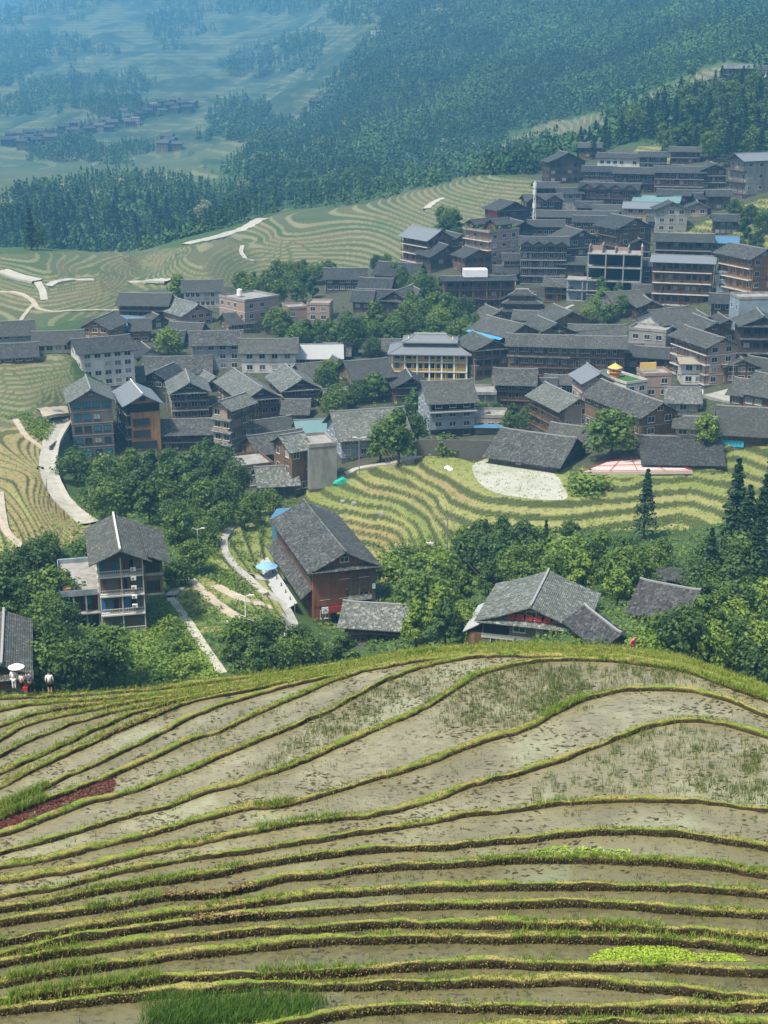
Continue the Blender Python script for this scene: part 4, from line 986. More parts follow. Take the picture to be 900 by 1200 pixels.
B('wide49', 638, 239, 257, 40, 10, 15, 'S', TD, 2, 'win', 'dark house with pale windows beside the tall lattice mast', rmat='tiledark', fr='framewhite', zig=2)
B('long50', 675, 257, 269, 90, 8, 0, 'S', TR, 1, 'win', 'very long straight dark roof crossing the upper village', rmat='tiledark', nw=10)
B('grey51', 680, 283, 313, 36, 12, 28, 'G', TG, 3, 'win', 'grey gabled house with white windows between black hotel and plank hotel', rmat='tiledark', fr='framewhite', pents=(2,))
B('plank52', 741, 271, 311, 38, 14, 36, 'G', 'wooddull', 4, 'win', 'four storey plank hotel with a skirted gable and curved left galleries', rmat='tiledark', sk=True, left='gal', nw=2, name='hotel', cat='hotel')
B('zig53', 712, 225, 245, 64, 9, -10, 'S', TR, 2, 'gal', 'brown inn with a scalloped row of gables and lit galleries', rmat='tiledark', zig=4, name='inn', cat='inn')
B('top54', 664, 193, 215, 40, 10, 20, 'G', TD, 3, 'win', 'dark hipped house at the upper left corner of the high village', rmat='tiledark')
B('top55', 702, 204, 218, 36, 8, 0, 'S', TD, 2, 'win', 'black house with a strip of pale windows, left in the high row', rmat='tiledark', fr='framewhite', nw=6)
B('top56', 742, 207, 228, 44, 9, -4, 'S', TD, 2, 'gal', 'black house with a gablet on its roof, middle of the high row', rmat='tiledark', fr='framewhite')
B('top57', 795, 206, 228, 54, 9, 0, 'S', TD, 3, 'gal', 'long black hall dotted with white windows, right of the high row', rmat='tiledark', fr='framewhite', nw=10)
B('top58', 728, 188, 198, 54, 7, -10, 'S', 'white', 1, 'win', 'thin white walled house behind the high row of black houses', rmat='tiledark', nw=7)
B('top59', 802, 181, 193, 32, 7, 0, 'S', TR, 2, 'gal', 'small red brown house on a pink terrace above the long black hall', rmat='tiledark')
B('white60', 890, 193, 227, 36, 11, 40, 'S', 'concrete', 3, 'win', 'whitewashed house with round wooden balconies at the upper right edge', rmat='metalgrey', left='gal', nw=3)
B('roof61', 800, 232, 241, 54, 8, 0, 'S', TD, 1, 'win', 'dark roof in front of the long black hall dotted with windows', rmat='tiledark')
B('roof61b', 828, 236, 245, 22, 8, 12, 'S', TD, 1, 'win', 'short dark roof at the right end of the row below the black hall', rmat='tiledark')
B('teal62', 768, 239, 247, 48, 8, -8, 'S', 'white', 1, 'win', 'low building under a pale teal sheet roof in the upper village', rmat='metalteal', nw=5)
B('pink63', 750, 247, 263, 36, 8, -3, 'S', 'brick', 2, 'win', 'pinkish house with a grey roof below the teal sheet roof', rmat='metalgrey', nw=3)
B('grey64', 786, 249, 272, 34, 9, 10, 'G', 'concrete', 3, 'win', 'grey concrete house with a dark loft right of the pinkish house', rmat='tiledark', nw=3)
B('pink65', 817, 246, 254, 22, 8, 5, 'G', 'brick', 1, 'win', 'tiny pink house at the edge of the vegetable plots', rmat='tiledark', nw=2)
B('dark67', 757, 314, 333, 26, 8, 0, 'S', TD, 2, 'win', 'dark house squeezed between the unfinished block and the red railed hotel', rmat='tiledark')
B('grey68', 800, 286, 306, 62, 9, 0, 'S', TG, 2, 'gal', 'weathered timber house with a black roof directly above the red railed hotel', rmat='tiledark', slab='trimgrey')
B('red69', 797, 312, 358, 66, 10, -3, 'S', 'wooddull', 4, 'gal', 'four storey hotel with red brown railings and white floor edges', rmat='metalgrey', pitch=20, fr='frame', rail='timberred', slab='trimwhite', nw=9, name='hotel', cat='hotel')  # dull brown walls carry the shade inside the galleries in their colour
B('orange70', 892, 307, 354, 30, 17, 42, 'G', 'wood', 4, 'win', 'orange timber hotel with curved wooden galleries at the right edge', rmat='tile', left='gal', rail='wood', slab='trimwhite', nw=2, name='hotel', cat='hotel')
B('blue71', 847, 287, 298, 28, 7, 0, 'S', 'wood', 1, 'win', 'small orange pavilion with a blue sheet roof beside the orange hotel', rmat='metalblue', nw=3)
B('grey72', 885, 353, 395, 40, 9, 20, 'F', 'blue', 2, 'none', 'blank weathered blue grey plaster block below the orange hotel', trim='concrete')
B('white73', 799, 380, 393, 40, 14, 42, 'S', 'white', 1, 'win', 'house with a white gable wall facing left below the red railed hotel', rmat='tile')
B('brick74', 740, 357, 368, 36, 12, 30, 'S', 'brick', 1, 'win', 'low house with a pink brick gable beside the small green terraces', rmat='tile')
B('gab75', 828, 381, 392, 30, 10, 20, 'G', T, 1, 'win', 'small dark gable left of a pair below the red railed hotel', rmat='tile')
B('gab75b', 852, 384, 396, 28, 10, 18, 'G', T, 1, 'win', 'small dark gable right of a pair beside the blank plaster block', rmat='tiledark')
B('dark76', 890, 386, 430, 46, 12, 10, 'G', TD, 3, 'win', 'tall black timber house with skirted gable at the right edge', rmat='tile', sk=True, pents=(1, 2))
B('ruin77', 757, 389, 417, 42, 9, -15, 'F', 'concrete', 2, 'win', 'unfinished plaster house with a broken flat roof in the right village', nw=3)
B('big78', 843, 409, 450, 32, 19, 34, 'G', 'brick', 4, 'win', 'large house with white floor edges and a brick gable framed in white', rmat='tile', left='gal', slab='trimwhite', rail='timberred', nw=2, band='trimwhite')
B('gab79', 836, 392, 406, 44, 14, 28, 'G', T, 1, 'win', 'tile gable directly behind the large house with white floor edges', rmat='tile')
B('white80', 830, 429, 451, 60, 8, 10, 'S', 'white', 2, 'win', 'low whitewashed house with an old beige roof below the white edged house', rmat='beigeroof', nw=5, pitch=16)
B('roof81', 768, 421, 433, 46, 9, -5, 'S', T, 1, 'win', 'dark tile roof above the garden with the orange pavilion', rmat='tiledark')
B('garden82', 745, 450, 476, 24, 13, 38, 'F', 'white', 2, 'win', 'white house with a grass green roof terrace and red panels', parapet='turf', nw=2)
B('brick83', 770, 441, 466, 30, 8, 18, 'F', 'brick', 2, 'win', 'bare brick house with a yellow painted rooftop wall', nw=2)
B('brown84', 771, 485, 524, 40, 20, 35, 'G', 'wooddull', 3, 'win', 'big brown plank house with a broad gable roof above the red steel yard', rmat='tile', nw=2, band='trimgrey')
B('brick85', 812, 501, 525, 40, 8, 0, 'S', 'brick', 2, 'win', 'brick house with a low grey roof left of the blue banner', rmat='tile', pitch=14, nw=3)
B('low86', 800, 541, 549, 84, 12, 8, 'S', T, 1, 'win', 'low dark tile roof beside the red steel yard', rmat='tiledark', found=3)
B('barn88', 874, 508, 525, 60, 13, 2, 'S', T, 1, 'win', 'long timber barn with a dark tile roof and a blue banner', rmat='tiledark', name='barn', cat='barn', nw=6)
B('roof89', 893, 463, 484, 44, 12, -28, 'S', T, 1, 'win', 'timber house sloping down to a paved yard at the right edge', rmat='tile')
B('roof89b', 884, 434, 446, 30, 9, -30, 'S', TD, 1, 'win', 'dark roof above the paved yard at the right edge', rmat='tiledark')
# houses packed into the gaps
B('fill1', 668, 312, 330, 30, 8, -5, 'S', TD, 2, 'win', 'dark house with a lean roof directly right of the black zigzag hotel', rmat='tiledark')
B('fill2', 640, 268, 281, 38, 8, 4, 'S', TD, 1, 'win', 'low dark roof behind the zigzag gables at the foot of the mast', rmat='tiledark')
B('fill3', 690, 263, 276, 34, 8, 0, 'S', TR, 2, 'win', 'brown walled house just below the very long straight roof', rmat='tiledark')
B('fill4', 560, 303, 322, 30, 9, 30, 'G', T, 2, 'win', 'dark loft house in front of the brick hotel with white columns', rmat='tiledark')
B('fill5', 592, 322, 335, 24, 8, 0, 'S', 'yellow', 2, 'win', 'small house with two yellow panels beside the white tarpaulin roof', rmat='tiledark', nw=3)
B('fill6', 846, 358, 378, 26, 9, 0, 'S', TD, 2, 'win', 'dark narrow house between the red railed hotel and the orange hotel', rmat='tiledark')
B('fill7', 850, 322, 350, 22, 9, 0, 'F', 'blue', 3, 'win', 'narrow bluish block wedged beside the red railed hotel', nw=2)
B('fill8', 668, 230, 246, 26, 8, 10, 'S', 'concrete', 2, 'win', 'pale stone walled house left of the scalloped inn', rmat='tiledark', nw=3)
B('fill9', 712, 250, 262, 30, 8, 0, 'S', TD, 1, 'win', 'low dark house under the scalloped inn', rmat='tiledark')
B('fill10', 775, 262, 272, 30, 7, 0, 'S', TG, 1, 'win', 'low grey shed above the weathered timber house', name='shed', cat='shed', rmat='tiledark')
B('fill11', 540, 282, 300, 22, 9, 30, 'G', T, 2, 'win', 'small gabled house left of the brick hotel with white columns', rmat='tiledark')
B('fill12', 757, 345, 356, 26, 8, 5, 'S', TD, 1, 'win', 'dark roof behind the white left facing gable', rmat='tiledark')
B('fill13', 720, 362, 372, 24, 8, -4, 'S', T, 1, 'win', 'small dark roof left of the low house with pink brick gable', rmat='tile')
B('fill14', 868, 432, 448, 34, 10, 14, 'G', T, 2, 'win', 'dark gable between the white edged house and the right edge', rmat='tile')
B('fill15', 868, 462, 480, 26, 9, -20, 'S', T, 1, 'win', 'dark outhouse left of the paved yard at the right', rmat='tile', name='shed', cat='shed')
B('fill16', 800, 470, 486, 34, 8, 6, 'S', 'concrete', 1, 'win', 'grey lean shed above the dense bushes near the paved yard', rmat='tilelight', name='shed', cat='shed')
B('fill17', 640, 470, 486, 26, 8, 0, 'S', TD, 2, 'win', 'dark galleried house left of the brick house with stepped balconies', rmat='tiledark')
B('fill18', 735, 415, 432, 28, 8, 0, 'S', T, 2, 'win', 'dark house at the right end of the brown galleried hotel', rmat='tiledark')
B('fill19', 540, 425, 440, 24, 9, 25, 'G', T, 2, 'win', 'small dark house touching the right end of the yellow school', rmat='tiledark')
B('fill20', 398, 470, 482, 22, 8, 15, 'S', T, 1, 'win', 'mossy roofed hut among the trees above the big blue hall', rmat='tilelight', name='hut', cat='hut')
B('fill21', 283, 378, 390, 26, 8, 20, 'S', T, 1, 'win', 'dark lean house in front of the flat roofed brick block', rmat='tiledark')
B('fill22', 332, 378, 392, 24, 9, 20, 'G', T, 1, 'win', 'small gable right of the flat roofed brick block', rmat='tile')
B('fill23', 298, 520, 536, 22, 8, 20, 'S', T, 2, 'win', 'little timber house right of the brick corner tower', rmat='tile')
B('fill24', 200, 400, 408, 24, 8, -10, 'S', T, 1, 'win', 'small dark roof left of the pale green garden tree', rmat='tiledark')
B('fill25', 288, 448, 462, 20, 9, 15, 'G', T, 1, 'win', 'narrow gable behind the large house with orange railings', rmat='tile')
B('fill26', 395, 415, 424, 26, 8, 0, 'S', T, 1, 'win', 'grey roof right of the pale sheet metal barn', rmat='tile')
B('fill27', 424, 352, 366, 20, 8, -10, 'S', TD, 1, 'win', 'small dark roof at the left foot of the timber compound', rmat='tiledark')
B('fill28', 438, 338, 350, 34, 9, -12, 'S', TD, 1, 'win', 'middle hall of the timber compound under a dark roof', rmat='tiledark')
B('fill29', 812, 468, 480, 20, 7, 0, 'F', 'white', 1, 'win', 'small whitewashed annex in front of the house with the beige roof', nw=2)
B('fill30', 484, 366, 376, 20, 8, 10, 'S', TD, 1, 'win', 'lowest hut of the timber compound half hidden in the grove', rmat='tiledark', name='hut', cat='hut')
B('up1', 641, 223, 238, 26, 8, 10, 'S', TD, 2, 'gal', 'dark galleried house between the upper corner house and the mast', rmat='tiledark')
B('up2', 692, 176, 186, 26, 8, -5, 'S', TR, 2, 'win', 'brown house behind the left end of the high row', rmat='tiledark', nw=4)
B('up3', 765, 187, 199, 30, 8, 0, 'S', TD, 2, 'gal', 'dark house left of the small red brown house on the pink terrace', rmat='tiledark', nw=5)
B('up4', 836, 203, 222, 26, 9, 12, 'G', T, 3, 'gal', 'tall narrow brown house between the long black hall and the round balconies', rmat='tiledark')
B('up5', 842, 233, 247, 24, 8, 8, 'S', TD, 2, 'win', 'dark house below the round balconied white house', rmat='tiledark', nw=3)
B('up6', 612, 270, 290, 26, 10, 28, 'G', TD, 3, 'gal', 'dark gabled house between the brick roof garden hotel and the mast', rmat='tiledark')
B('up7', 748, 290, 314, 24, 9, 10, 'G', T, 3, 'gal', 'narrow galleried house right of the four storey plank hotel', rmat='tiledark')
B('up8', 600, 308, 330, 18, 8, 6, 'S', T, 3, 'win', 'narrow brown house wedged left of the black zigzag hotel', rmat='tiledark', nw=3)
B('up9', 690, 246, 260, 26, 8, 4, 'S', TR, 2, 'gal', 'reddish galleried house below the left half of the scalloped inn', rmat='tiledark')
B('up10', 850, 262, 276, 26, 8, 6, 'S', TG, 2, 'win', 'grey house above the small orange pavilion', rmat='tiledark', nw=4)
B('up11', 652, 338, 354, 28, 8, -6, 'S', T, 2, 'gal', 'brown house above the rubble terrace wall left of the concrete frame', rmat='tile')
B('up12', 762, 362, 378, 26, 9, 16, 'G', T, 2, 'win', 'brown gable left of the house with the white gable wall', rmat='tile')
B('up13', 600, 352, 364, 26, 9, 20, 'G', TD, 2, 'win', 'dark gable left of the three tier pavilion', rmat='tiledark')
B('up14', 545, 352, 362, 26, 8, 10, 'S', TD, 2, 'win', 'low dark annex at the foot of the brown pillared guesthouse', rmat='tiledark', nw=4)
# lower left cluster
B('lo91a', 326, 508, 522, 42, 9, 24, 'S', TD, 1, 'win', 'dark lean roofed workshop behind the long sloping roofs', rmat='tiledark')
B('lo91b', 334, 526, 550, 56, 9, 26, 'S', T, 2, 'gal', 'timber house with long sloping roof lines beside the brick corner tower', rmat='tile')
B('lo91c', 298, 548, 572, 46, 9, 18, 'F', 'concrete', 2, 'win', 'grey cluttered terrace house with red cloth on its deck', nw=3, trim='timber')
B('lo91d', 327, 566, 586, 40, 8, 8, 'S', TG, 1, 'win', 'low grey hut at the lower edge of the village beside the bushes', rmat='tilelight', name='hut', cat='hut')
B('lo92a', 353, 525, 578, 20, 7, 30, 'S', 'wooddull', 3, 'win', 'narrow brown plank tower house with white strips', rmat='tilelight', nw=2, slab='trimwhite')
B('lo92b', 379, 524, 572, 32, 8, 16, 'F', 'concrete', 3, 'none', 'blank stained concrete house right of the brown plank tower')
B('lo93', 372, 508, 521, 38, 8, 10, 'S', TD, 1, 'win', 'open loft under a teal sheet roof above the stained concrete house', rmat='metalteal')
B('bluehall', 440, 511, 534, 78, 14, 14, 'S', 'blue', 2, 'win', 'big hall with pale blue walls, white windows and a mossy tile roof', rmat='tilelight', nw=8, pitch=28)
B('hut95', 346, 483, 496, 26, 8, -6, 'S', T, 1, 'win', 'little hut below the gabled timber house beside the trees', name='hut', cat='hut')
B('hut96', 397, 426, 434, 20, 6, 20, 'G', 'white', 1, 'win', 'little white gabled hut among the hillside trees', name='hut', cat='hut', nw=1)
B('dark97', 576, 411, 442, 40, 14, 25, 'G', T, 3, 'win', 'dark gabled timber house right of the yellow school', rmat='tile', sk=True, pents=(2,))
B('roof98', 452, 410, 417, 56, 8, 0, 'S', T, 1, 'win', 'long low roof hidden behind trees left of the yellow school', rmat='tile')
B('roof99', 520, 390, 399, 34, 12, 25, 'G', T, 1, 'win', 'grey gable roof half hidden above the yellow school', rmat='tile')
B('roof99b', 548, 400, 408, 26, 9, -20, 'S', T, 1, 'win', 'small dark roof just above the yellow school on the right', rmat='tile')
# near houses
B('nearleft', 146, 656, 742, 50, 14, 3, 'G', 'brickgrey', 4, 'open', 'unfinished four storey hotel with blue curtains and concrete floors among the left trees', name='hotel', cat='hotel', rmat='tile', slab='trimwhite', gl='glassblue', ov=1.5, found=7, base='concrete', pitch=24, ridge='trimwhite')
B('restaurant', 404, 664, 729, 72, 25, 15, 'G', 'woodred', 3, 'win', 'big russet restaurant with a red signboard and a long grey gable roof', name='restaurant', cat='restaurant', sk=True, rmat='tile', left='none', nw=3, ov=1.1, pitch=26, ridge='tilelight', found=4)
B('barnnear', 440, 732, 753, 72, 7, -10, 'S', T, 2, 'gal', 'small two storey timber barn in front of the russet restaurant', name='barn', cat='barn', rmat='tilelight', floor0=False, rail=T, slab=T, pitch=26)
B('redsign', 621, 729, 766, 112, 12, -10, 'G', 'brickgrey', 2, 'win', 'broad gabled brick house with five red character plates in its gable', sk=True, rmat='tilelight', pitch=20, nw=4, D=222, ridge='trimgrey', found=8)
B('barnedge', 4, 790, 806, 56, 15, -2, 'G', 'woodred', 1, 'win', 'dark tiled barn at the left edge behind the walkers', name='barn', cat='barn', sk=True, rmat='tile', pitch=24, D=192, ov=.6, found=8)
B('hip106', 722, 752, 776, 34, 8, 28, 'G', T, 1, 'win', 'black roofed hut right behind the brick house with red plates', name='hut', cat='hut', rmat='tilebark', pitch=32, D=211)
B('hip107', 770, 718, 730, 54, 8, -20, 'S', T, 1, 'win', 'black roofed hut half hidden by bushes on the right slope', name='hut', cat='hut', rmat='tilebark', pitch=30)
# upper right hillside and far slope
B('hillred', 866, 84, 95, 34, 9, 0, 'S', TR, 2, 'gal', 'red brown house on the skyline terrace among the conifers', rmat='tilelight')
B('hillwhite', 897, 85, 93, 20, 8, 0, 'S', 'white', 1, 'win', 'white house at the right edge of the skyline terrace', rmat='tiledark')
B('hill3', 846, 100, 108, 24, 7, 5, 'S', T, 1, 'win', 'dark little house below the red brown skyline house', rmat='tiledark')
B('hill4', 826, 118, 124, 12, 6, 0, 'F', 'white', 1, 'win', 'tiny white cube house between the conifers on the right hillside', nw=1)
B('hill5', 749, 153, 159, 14, 6, 0, 'F', 'white', 1, 'win', 'tiny white pump house at the foot of the ridge terraces', nw=2)
B('pinkhut', 528, 166, 171, 20, 6, 0, 'S', 'wood', 1, 'win', 'lone orange hut on the forested ridge', rmat='tilelight', name='hut', cat='hut')
B('farwhite', 443, 37, 44, 16, 8, 0, 'F', 'white', 2, 'win', 'lone white building high on the far forested ridge', nw=3)
# ------------------------------------------------------------------ special buildings and details
def marks(mb, x0, x1, z0, z1, y, n, m, seed=0):
    """rows of short strokes like worn lettering seen from far away"""
    g = random.Random(seed); w = (x1 - x0) / n
    for i in range(n):
        cx = x0 + (i + .5) * w; hw = w * .34
        for k in range(3): zz = z0 + (z1 - z0) * (.18 + .3 * k) + g.uniform(-.03, .03); mb.box(cx - hw * g.uniform(.6, 1), cx + hw * g.uniform(.6, 1), y - .02, y, zz, zz + (z1 - z0) * .09, m)
        for k in range(2): xx = cx + hw * (k - .5) * g.uniform(.6, 1.3); mb.box(xx - w * .035, xx + w * .035, y - .023, y - .001, z0 + (z1 - z0) * .12, z0 + (z1 - z0) * .9, m)
def extras():
    # --- three tier pavilion
    P = hit(613, 371); s = P.length / F_PX; r = empty('pagoda_hall', P + Vector((0, 6, 0)), R(-4)); tag(r, 'three tier dark pavilion with flared hipped roofs in the middle of the village', 'pavilion')
    W = 46 * s; mb = MB(); mb.box(-W / 2, W / 2, -4.5, 4.5, -4, 2.4); mb.box(-W * .40, W * .40, -3.6, 3.6, 2.401, 5.0); mb.box(-W * .28, W * .28, -2.5, 2.5, 5.001, 7.4); mb.build('wall', M['timber'], r)
    for (a, d, z) in ((W, 9, 2.2), (W * .8, 7.2, 4.9), (W * .56, 5, 7.3)): roof_parts(r, 'X', a, d, z, 'tiledark', 1.6 if z < 7 else 1.2, 27)
    for k in range(6): put_window(r, -W / 2 + (k + .5) * W / 6, -4.5, 1.2, .9, 1.1, 0)
    # --- upper tier of the school roof
    r, W, Dp, H = HOUSES['yellow']; mb = MB(); mb.box(-W * .30, W * .30, -Dp * .22, Dp * .22, H + 1.2, H + 3.2); mb.build('attic', M['yellow'], r)
    roof_parts(r, 'X', W * .62, Dp * .5, H + 3.1, 'metalgrey', 1.4, 24, name='upper_roof')
    mb = MB()
    for i in range(7): x = -W / 2 + .2 + i * (W - .4) / 6; mb.box(x - .22, x + .22, -Dp / 2 - .1, -Dp / 2 + .3, 0, H - .1)
    mb.build('pillar', M['whitepaint'], r)
    # --- open top storey of the concrete hotel
    r, W, Dp, H = HOUSES['greyhotel']; mb = MB(); mb.box(-W / 2 + .3, W / 2 - .3, -Dp / 2 - .06, -Dp / 2 - .01, H - 2.6, H - .5); mb.build('opening', M['dark'], r)
    mb = MB(); mb.box(-W / 2 - .3, W / 2 + .3, -Dp / 2 - 1.6, -Dp / 2 - .08, H - 2.95, H - 2.7); mb.build('ledge', M['trimgrey'], r)
    mb = MB(); mb.box(-W / 2 + .1, W / 2 - .1, -Dp / 2 - .07, -Dp / 2 - .015, .2, 2.4); mb.build('shopfront', M['dark'], r)
    r, W, Dp, H = HOUSES['annex']; mb = MB(); mb.slab([(-W / 2 - .4, -Dp / 2 - 2.2, H - 2.2), (W / 2 + .4, -Dp / 2 - 2.2, H - 2.2), (W / 2 + .4, -Dp / 2, H - 1.6), (-W / 2 - .4, -Dp / 2, H - 1.6)], .08); mb.build('awning', M['metalblue'], r)
    r, W, Dp, H = HOUSES['bluetrim']; mb = MB(); mb.slab([(-W / 2 - 2.2, Dp / 2, H - 1.2), (-W / 2 - 2.2, -Dp / 2, H - 1.2), (-W / 2 - .2, -Dp / 2, H - .3), (-W / 2 - .2, Dp / 2, H - .3)], .08); mb.build('awning', M['bluetarp'], r)
    # --- dark top loft of the orange house
    r, W, Dp, H = HOUSES['orange']; mb = MB(); mb.box(-W / 2 + .1, W / 2 - .1, -Dp / 2 - .05, -Dp / 2 - .008, H - 2.6, H - .2); mb.build('loft_opening', M['dark'], r)
    for k in range(3):
        put_window(r, -.6 if k else 0, -Dp / 2 - .05, 1.7 + k * H / 4 * .95, W * (.74 if k == 0 else .5), 1.9, 0, 'frame', 'glass').name = 'picture_window'
    r, W, Dp, H = HOUSES['brown43']; mb = MB(); mb.box(-W * .22, W * .12, -Dp * .25, Dp * .3, H + .6, H + 3.2); o = mb.build('roof_tarpaulin', M['tarp'], r)
    mb = MB()
    for i in range(6): x = -W / 2 + .2 + i * (W - .4) / 5; mb.box(x - .2, x + .2, -Dp / 2 - .12, -Dp / 2 + .24, 0, H - .2)
    mb.build('pillar', M['wooddull'], r)
    r, W, Dp, H = HOUSES['blue48']; mb = MB(); mb.box(-W / 2 - .12, -W / 2 - .02, -Dp / 2 + 1, Dp / 2 - 3, H - 2.6, H - .8); mb.build('banner', M['red'], r)
    # --- roof garden and orange pavilion
    r, W, Dp, H = HOUSES['green46']
    for (x, y, w_, d_) in ((W * .18, -Dp * .1, W * .5, 6), (-W * .2, Dp * .28, W * .45, 5)):
        mb = MB(); mb.box(x - w_ / 2, x + w_ / 2, y - d_ / 2, y + d_ / 2, H + .17, H + 2.6); k = mb.build('roof_room', M['timber'], r)
        rr, _ = roof_parts(k, 'S', w_, d_, H + 2.6, 'tiledark', .8, 26); rr.location = (x, y, 0)
    g = np.random.default_rng(3); q = np.stack([g.uniform(-W / 2, W / 2, 420), g.uniform(-Dp / 2, Dp / 2, 420), H + .3 + g.uniform(.4, 1.5, 420)], -1); q = q[(abs(q[:, 0]) > W * .33) | (abs(q[:, 1]) > Dp * .36)]
    V, Fq = leaflets(q, .45, 4, .6); link('roof_shrubs', np_mesh('roof_shrubs', V, Fq, [M['turf']]), r)
    r, W, Dp, H = HOUSES['garden82']; mw = r.matrix_basis
    k = empty('rooftop_pavilion', mw @ Vector((-W * .1, Dp * .1, H + .17)), 0); tag(k, 'round orange pavilion with a golden conical top on the green roof terrace', 'pavilion')
    mb = MB(); mb.bar((0, 0, 0), (0, 0, 1.3), 1.5, n=12); mb.bar((0, 0, 1.301), (0, 0, 1.6), 1.9, n=12); mb.build('drum', M['orange'], k)
    mb = MB()
    for i in range(8): a = i * math.pi / 4; mb.bar((1.5 * math.cos(a), 1.5 * math.sin(a), 1.55), (1.5 * math.cos(a), 1.5 * math.sin(a), 2.7), .09)
    mb.build('post', M['orange'], k)
    mb = MB(); mb.bar((0, 0, 2.7), (0, 0, 3.9), 2.1, 0, .15, 12); mb.bar((0, 0, 3.9), (0, 0, 4.4), .12, 0, .03, 6); mb.build('roof', M['gold'], k)
    mb = MB(); 
    for i in range(4): y = -Dp / 2 + 1.2 + i * (Dp - 2) / 4; mb.box(-W / 2 - .06, -W / 2 - .01, y, y + 1.6, H * .5, H * .5 + 1.6)
    mb.build('red_panel', M['red'], r)
    mb = MB(); mb.box(0, W * .35, Dp * .1, Dp * .4, H + .18, H + .9); mb.build('planter', M['whitepaint'], r)
    r, W, Dp, H = HOUSES['brick83']; mb = MB(); mb.box(-W / 2, W * .1, Dp * .1, Dp * .15, H + .862, H + 2.8); mb.build('rooftop_wall', M['yellow'], r)
    # --- unfinished concrete block
    P = hit(722, 346); s = P.length / F_PX; W = 62 * s; fh = 15.5 * s
    r = empty('unfinished_block', P + Vector((0, 5, 0)), R(-12)); tag(r, 'unfinished concrete block with bare floors and broken pink brick walls on top', 'building site')
    sl = MB(); co = MB(); bk = MB(); wl = MB()
    for k in range(4):
        sl.box(-W / 2, W / 2, -5.5, 5, k * fh - .15, k * fh + .15)
        if k < 3:
            for i in range(4):
                x = -W / 2 + .3 + i * (W - .6) / 3
                for y in (-5.2, 4.7): cb = MB(); cb.box(x - .22, x + .22, y - .22, y + .22, k * fh + .151, (k + 1) * fh - .151); cb.build('column', M['trimgrey'], r)
            wl.box(-W / 2 + .3, W / 2 - .3, .5, .8, k * fh + .152, (k + 1) * fh - .152)
            bk.box(W / 2 - .32, W / 2 - .02, -4.9, 4.4, k * fh + .153, (k + 1) * fh - .153)
    for i in range(5):
        x = -W / 2 + .4 + i * (W - 1) / 4; hh = 2.3 + .6 * math.sin(i * 2.1); bk.box(x - .15, x + .15, -3.5, 4, 3 * fh + .16, 3 * fh + hh)
        if i % 2 == 0 and i < 4: bk.box(x + .16, x + (W - 1) / 4 - .16, 3.6, 3.9, 3 * fh + .16, 3 * fh + hh * .8)
    bk.box(W / 2 - .5, W / 2 - .05, -5, -1, 3 * fh + .162, 3 * fh + 2.9)
    sl.build('floor_slab', M['concrete'], r); bk.build('brick_wall', M['brick'], r); wl.build('back_wall', M['dark'], r)
    fb = MB(); fb.box(-W / 2 + .2, W / 2 - .2, -5.3, 4.9, -6, -.16); fb.build('foundation', M['stone'], r)
    P = hit(684, 353); s = P.length / F_PX; W = 36 * s; r = empty('concrete_frame', P + Vector((0, 4, 0)), R(-10)); tag(r, 'lower open concrete frame with bluish bays left of the unfinished block', 'building site')
    sl = MB(); co = MB(); wl = MB(); fh = 12 * s
    for k in range(3):
        sl.box(-W / 2, W / 2, -4, 4, k * fh - .14, k * fh + .14)
        if k < 2:
            for i in range(3): x = -W / 2 + .3 + i * (W - .6) / 2; cb = MB(); cb.box(x - .2, x + .2, -3.8, -3.4, k * fh + .141, (k + 1) * fh - .141); cb.build('column', M['trimgrey'], r)
            wl.box(-W / 2 + .3, W / 2 - .3, -1, -.8, k * fh + .142, (k + 1) * fh - .142)
    sl.build('floor_slab', M['concrete'], r); wl.build('back_wall', M['blue'], r); fb = MB(); fb.box(-W / 2 + .2, W / 2 - .2, -3.9, 3.9, -7, -.15); fb.build('foundation', M['concrete'], r)
    # --- roof tank on the brick block
    r, W, Dp, H = HOUSES['pinkblock']; k = empty('water_tank', r.matrix_basis @ Vector((-W * .2, Dp * .1, H + .16))); tag(k, 'white round water tank on the flat roofed brick block', 'water tank')
    mb = MB(); mb.bar((0, 0, .5), (0, 0, 2.6), .95, n=14); mb.bar((0, 0, 2.6), (0, 0, 2.9), .95, 0, .3, 14); mb.build('drum', M['whitepaint'], k)
    mb = MB()
    for x in (-.6, .6):
        for y in (-.6, .6): mb.bar((x, y, 0), (x, y, .5), .07)
    mb.build('leg', M['steel'], k)
    # --- near left hotel
    r, W, Dp, H = HOUSES['nearleft']; hw, hd = W / 2, Dp / 2; g = random.Random(4); fh = H / 4
    for k in range(4):
        n = 7
        for i in range(n):
            if g.random() < .25: continue
            x0 = -hw + .3 + i * (W - .6) / n; mb = MB(); mb.box(x0, x0 + (W - .6) / n * g.uniform(.5, .9), -hd + (1.2 if fh < 3.6 else 1.4) - .13, -hd + (1.2 if fh < 3.6 else 1.4) - .03, k * fh + .2, k * fh + 2.4)
            mb.build('curtain', M[('glassblue', 'bluepaint', 'dark', 'glassblue', 'timberred', 'bluepaint')[g.randrange(6)] if k > 0 else 'brickgrey'], r)
    for k in range(5):
        mb = MB(); mb.box(hw * .42, hw * .42 + .85, -hd - .5, -hd - .15, fh * 1.35 + k * fh * .48, fh * 1.35 + k * fh * .48 + .6); mb.box(hw * .42 + .1, hw * .42 + .5, -hd - .52, -hd - .49, fh * 1.35 + k * fh * .48 + .1, fh * 1.35 + k * fh * .48 + .5, 1); mb.build('air_conditioner', [M['whitepaint'], M['trimgrey']], r)
    mb = MB(); mb.box(hw + .01, hw + 3.2, -hd + .8, hd - 2, fh * 1.9, H - 1.9); mb.build('side_wing', M['wooddull'], r)
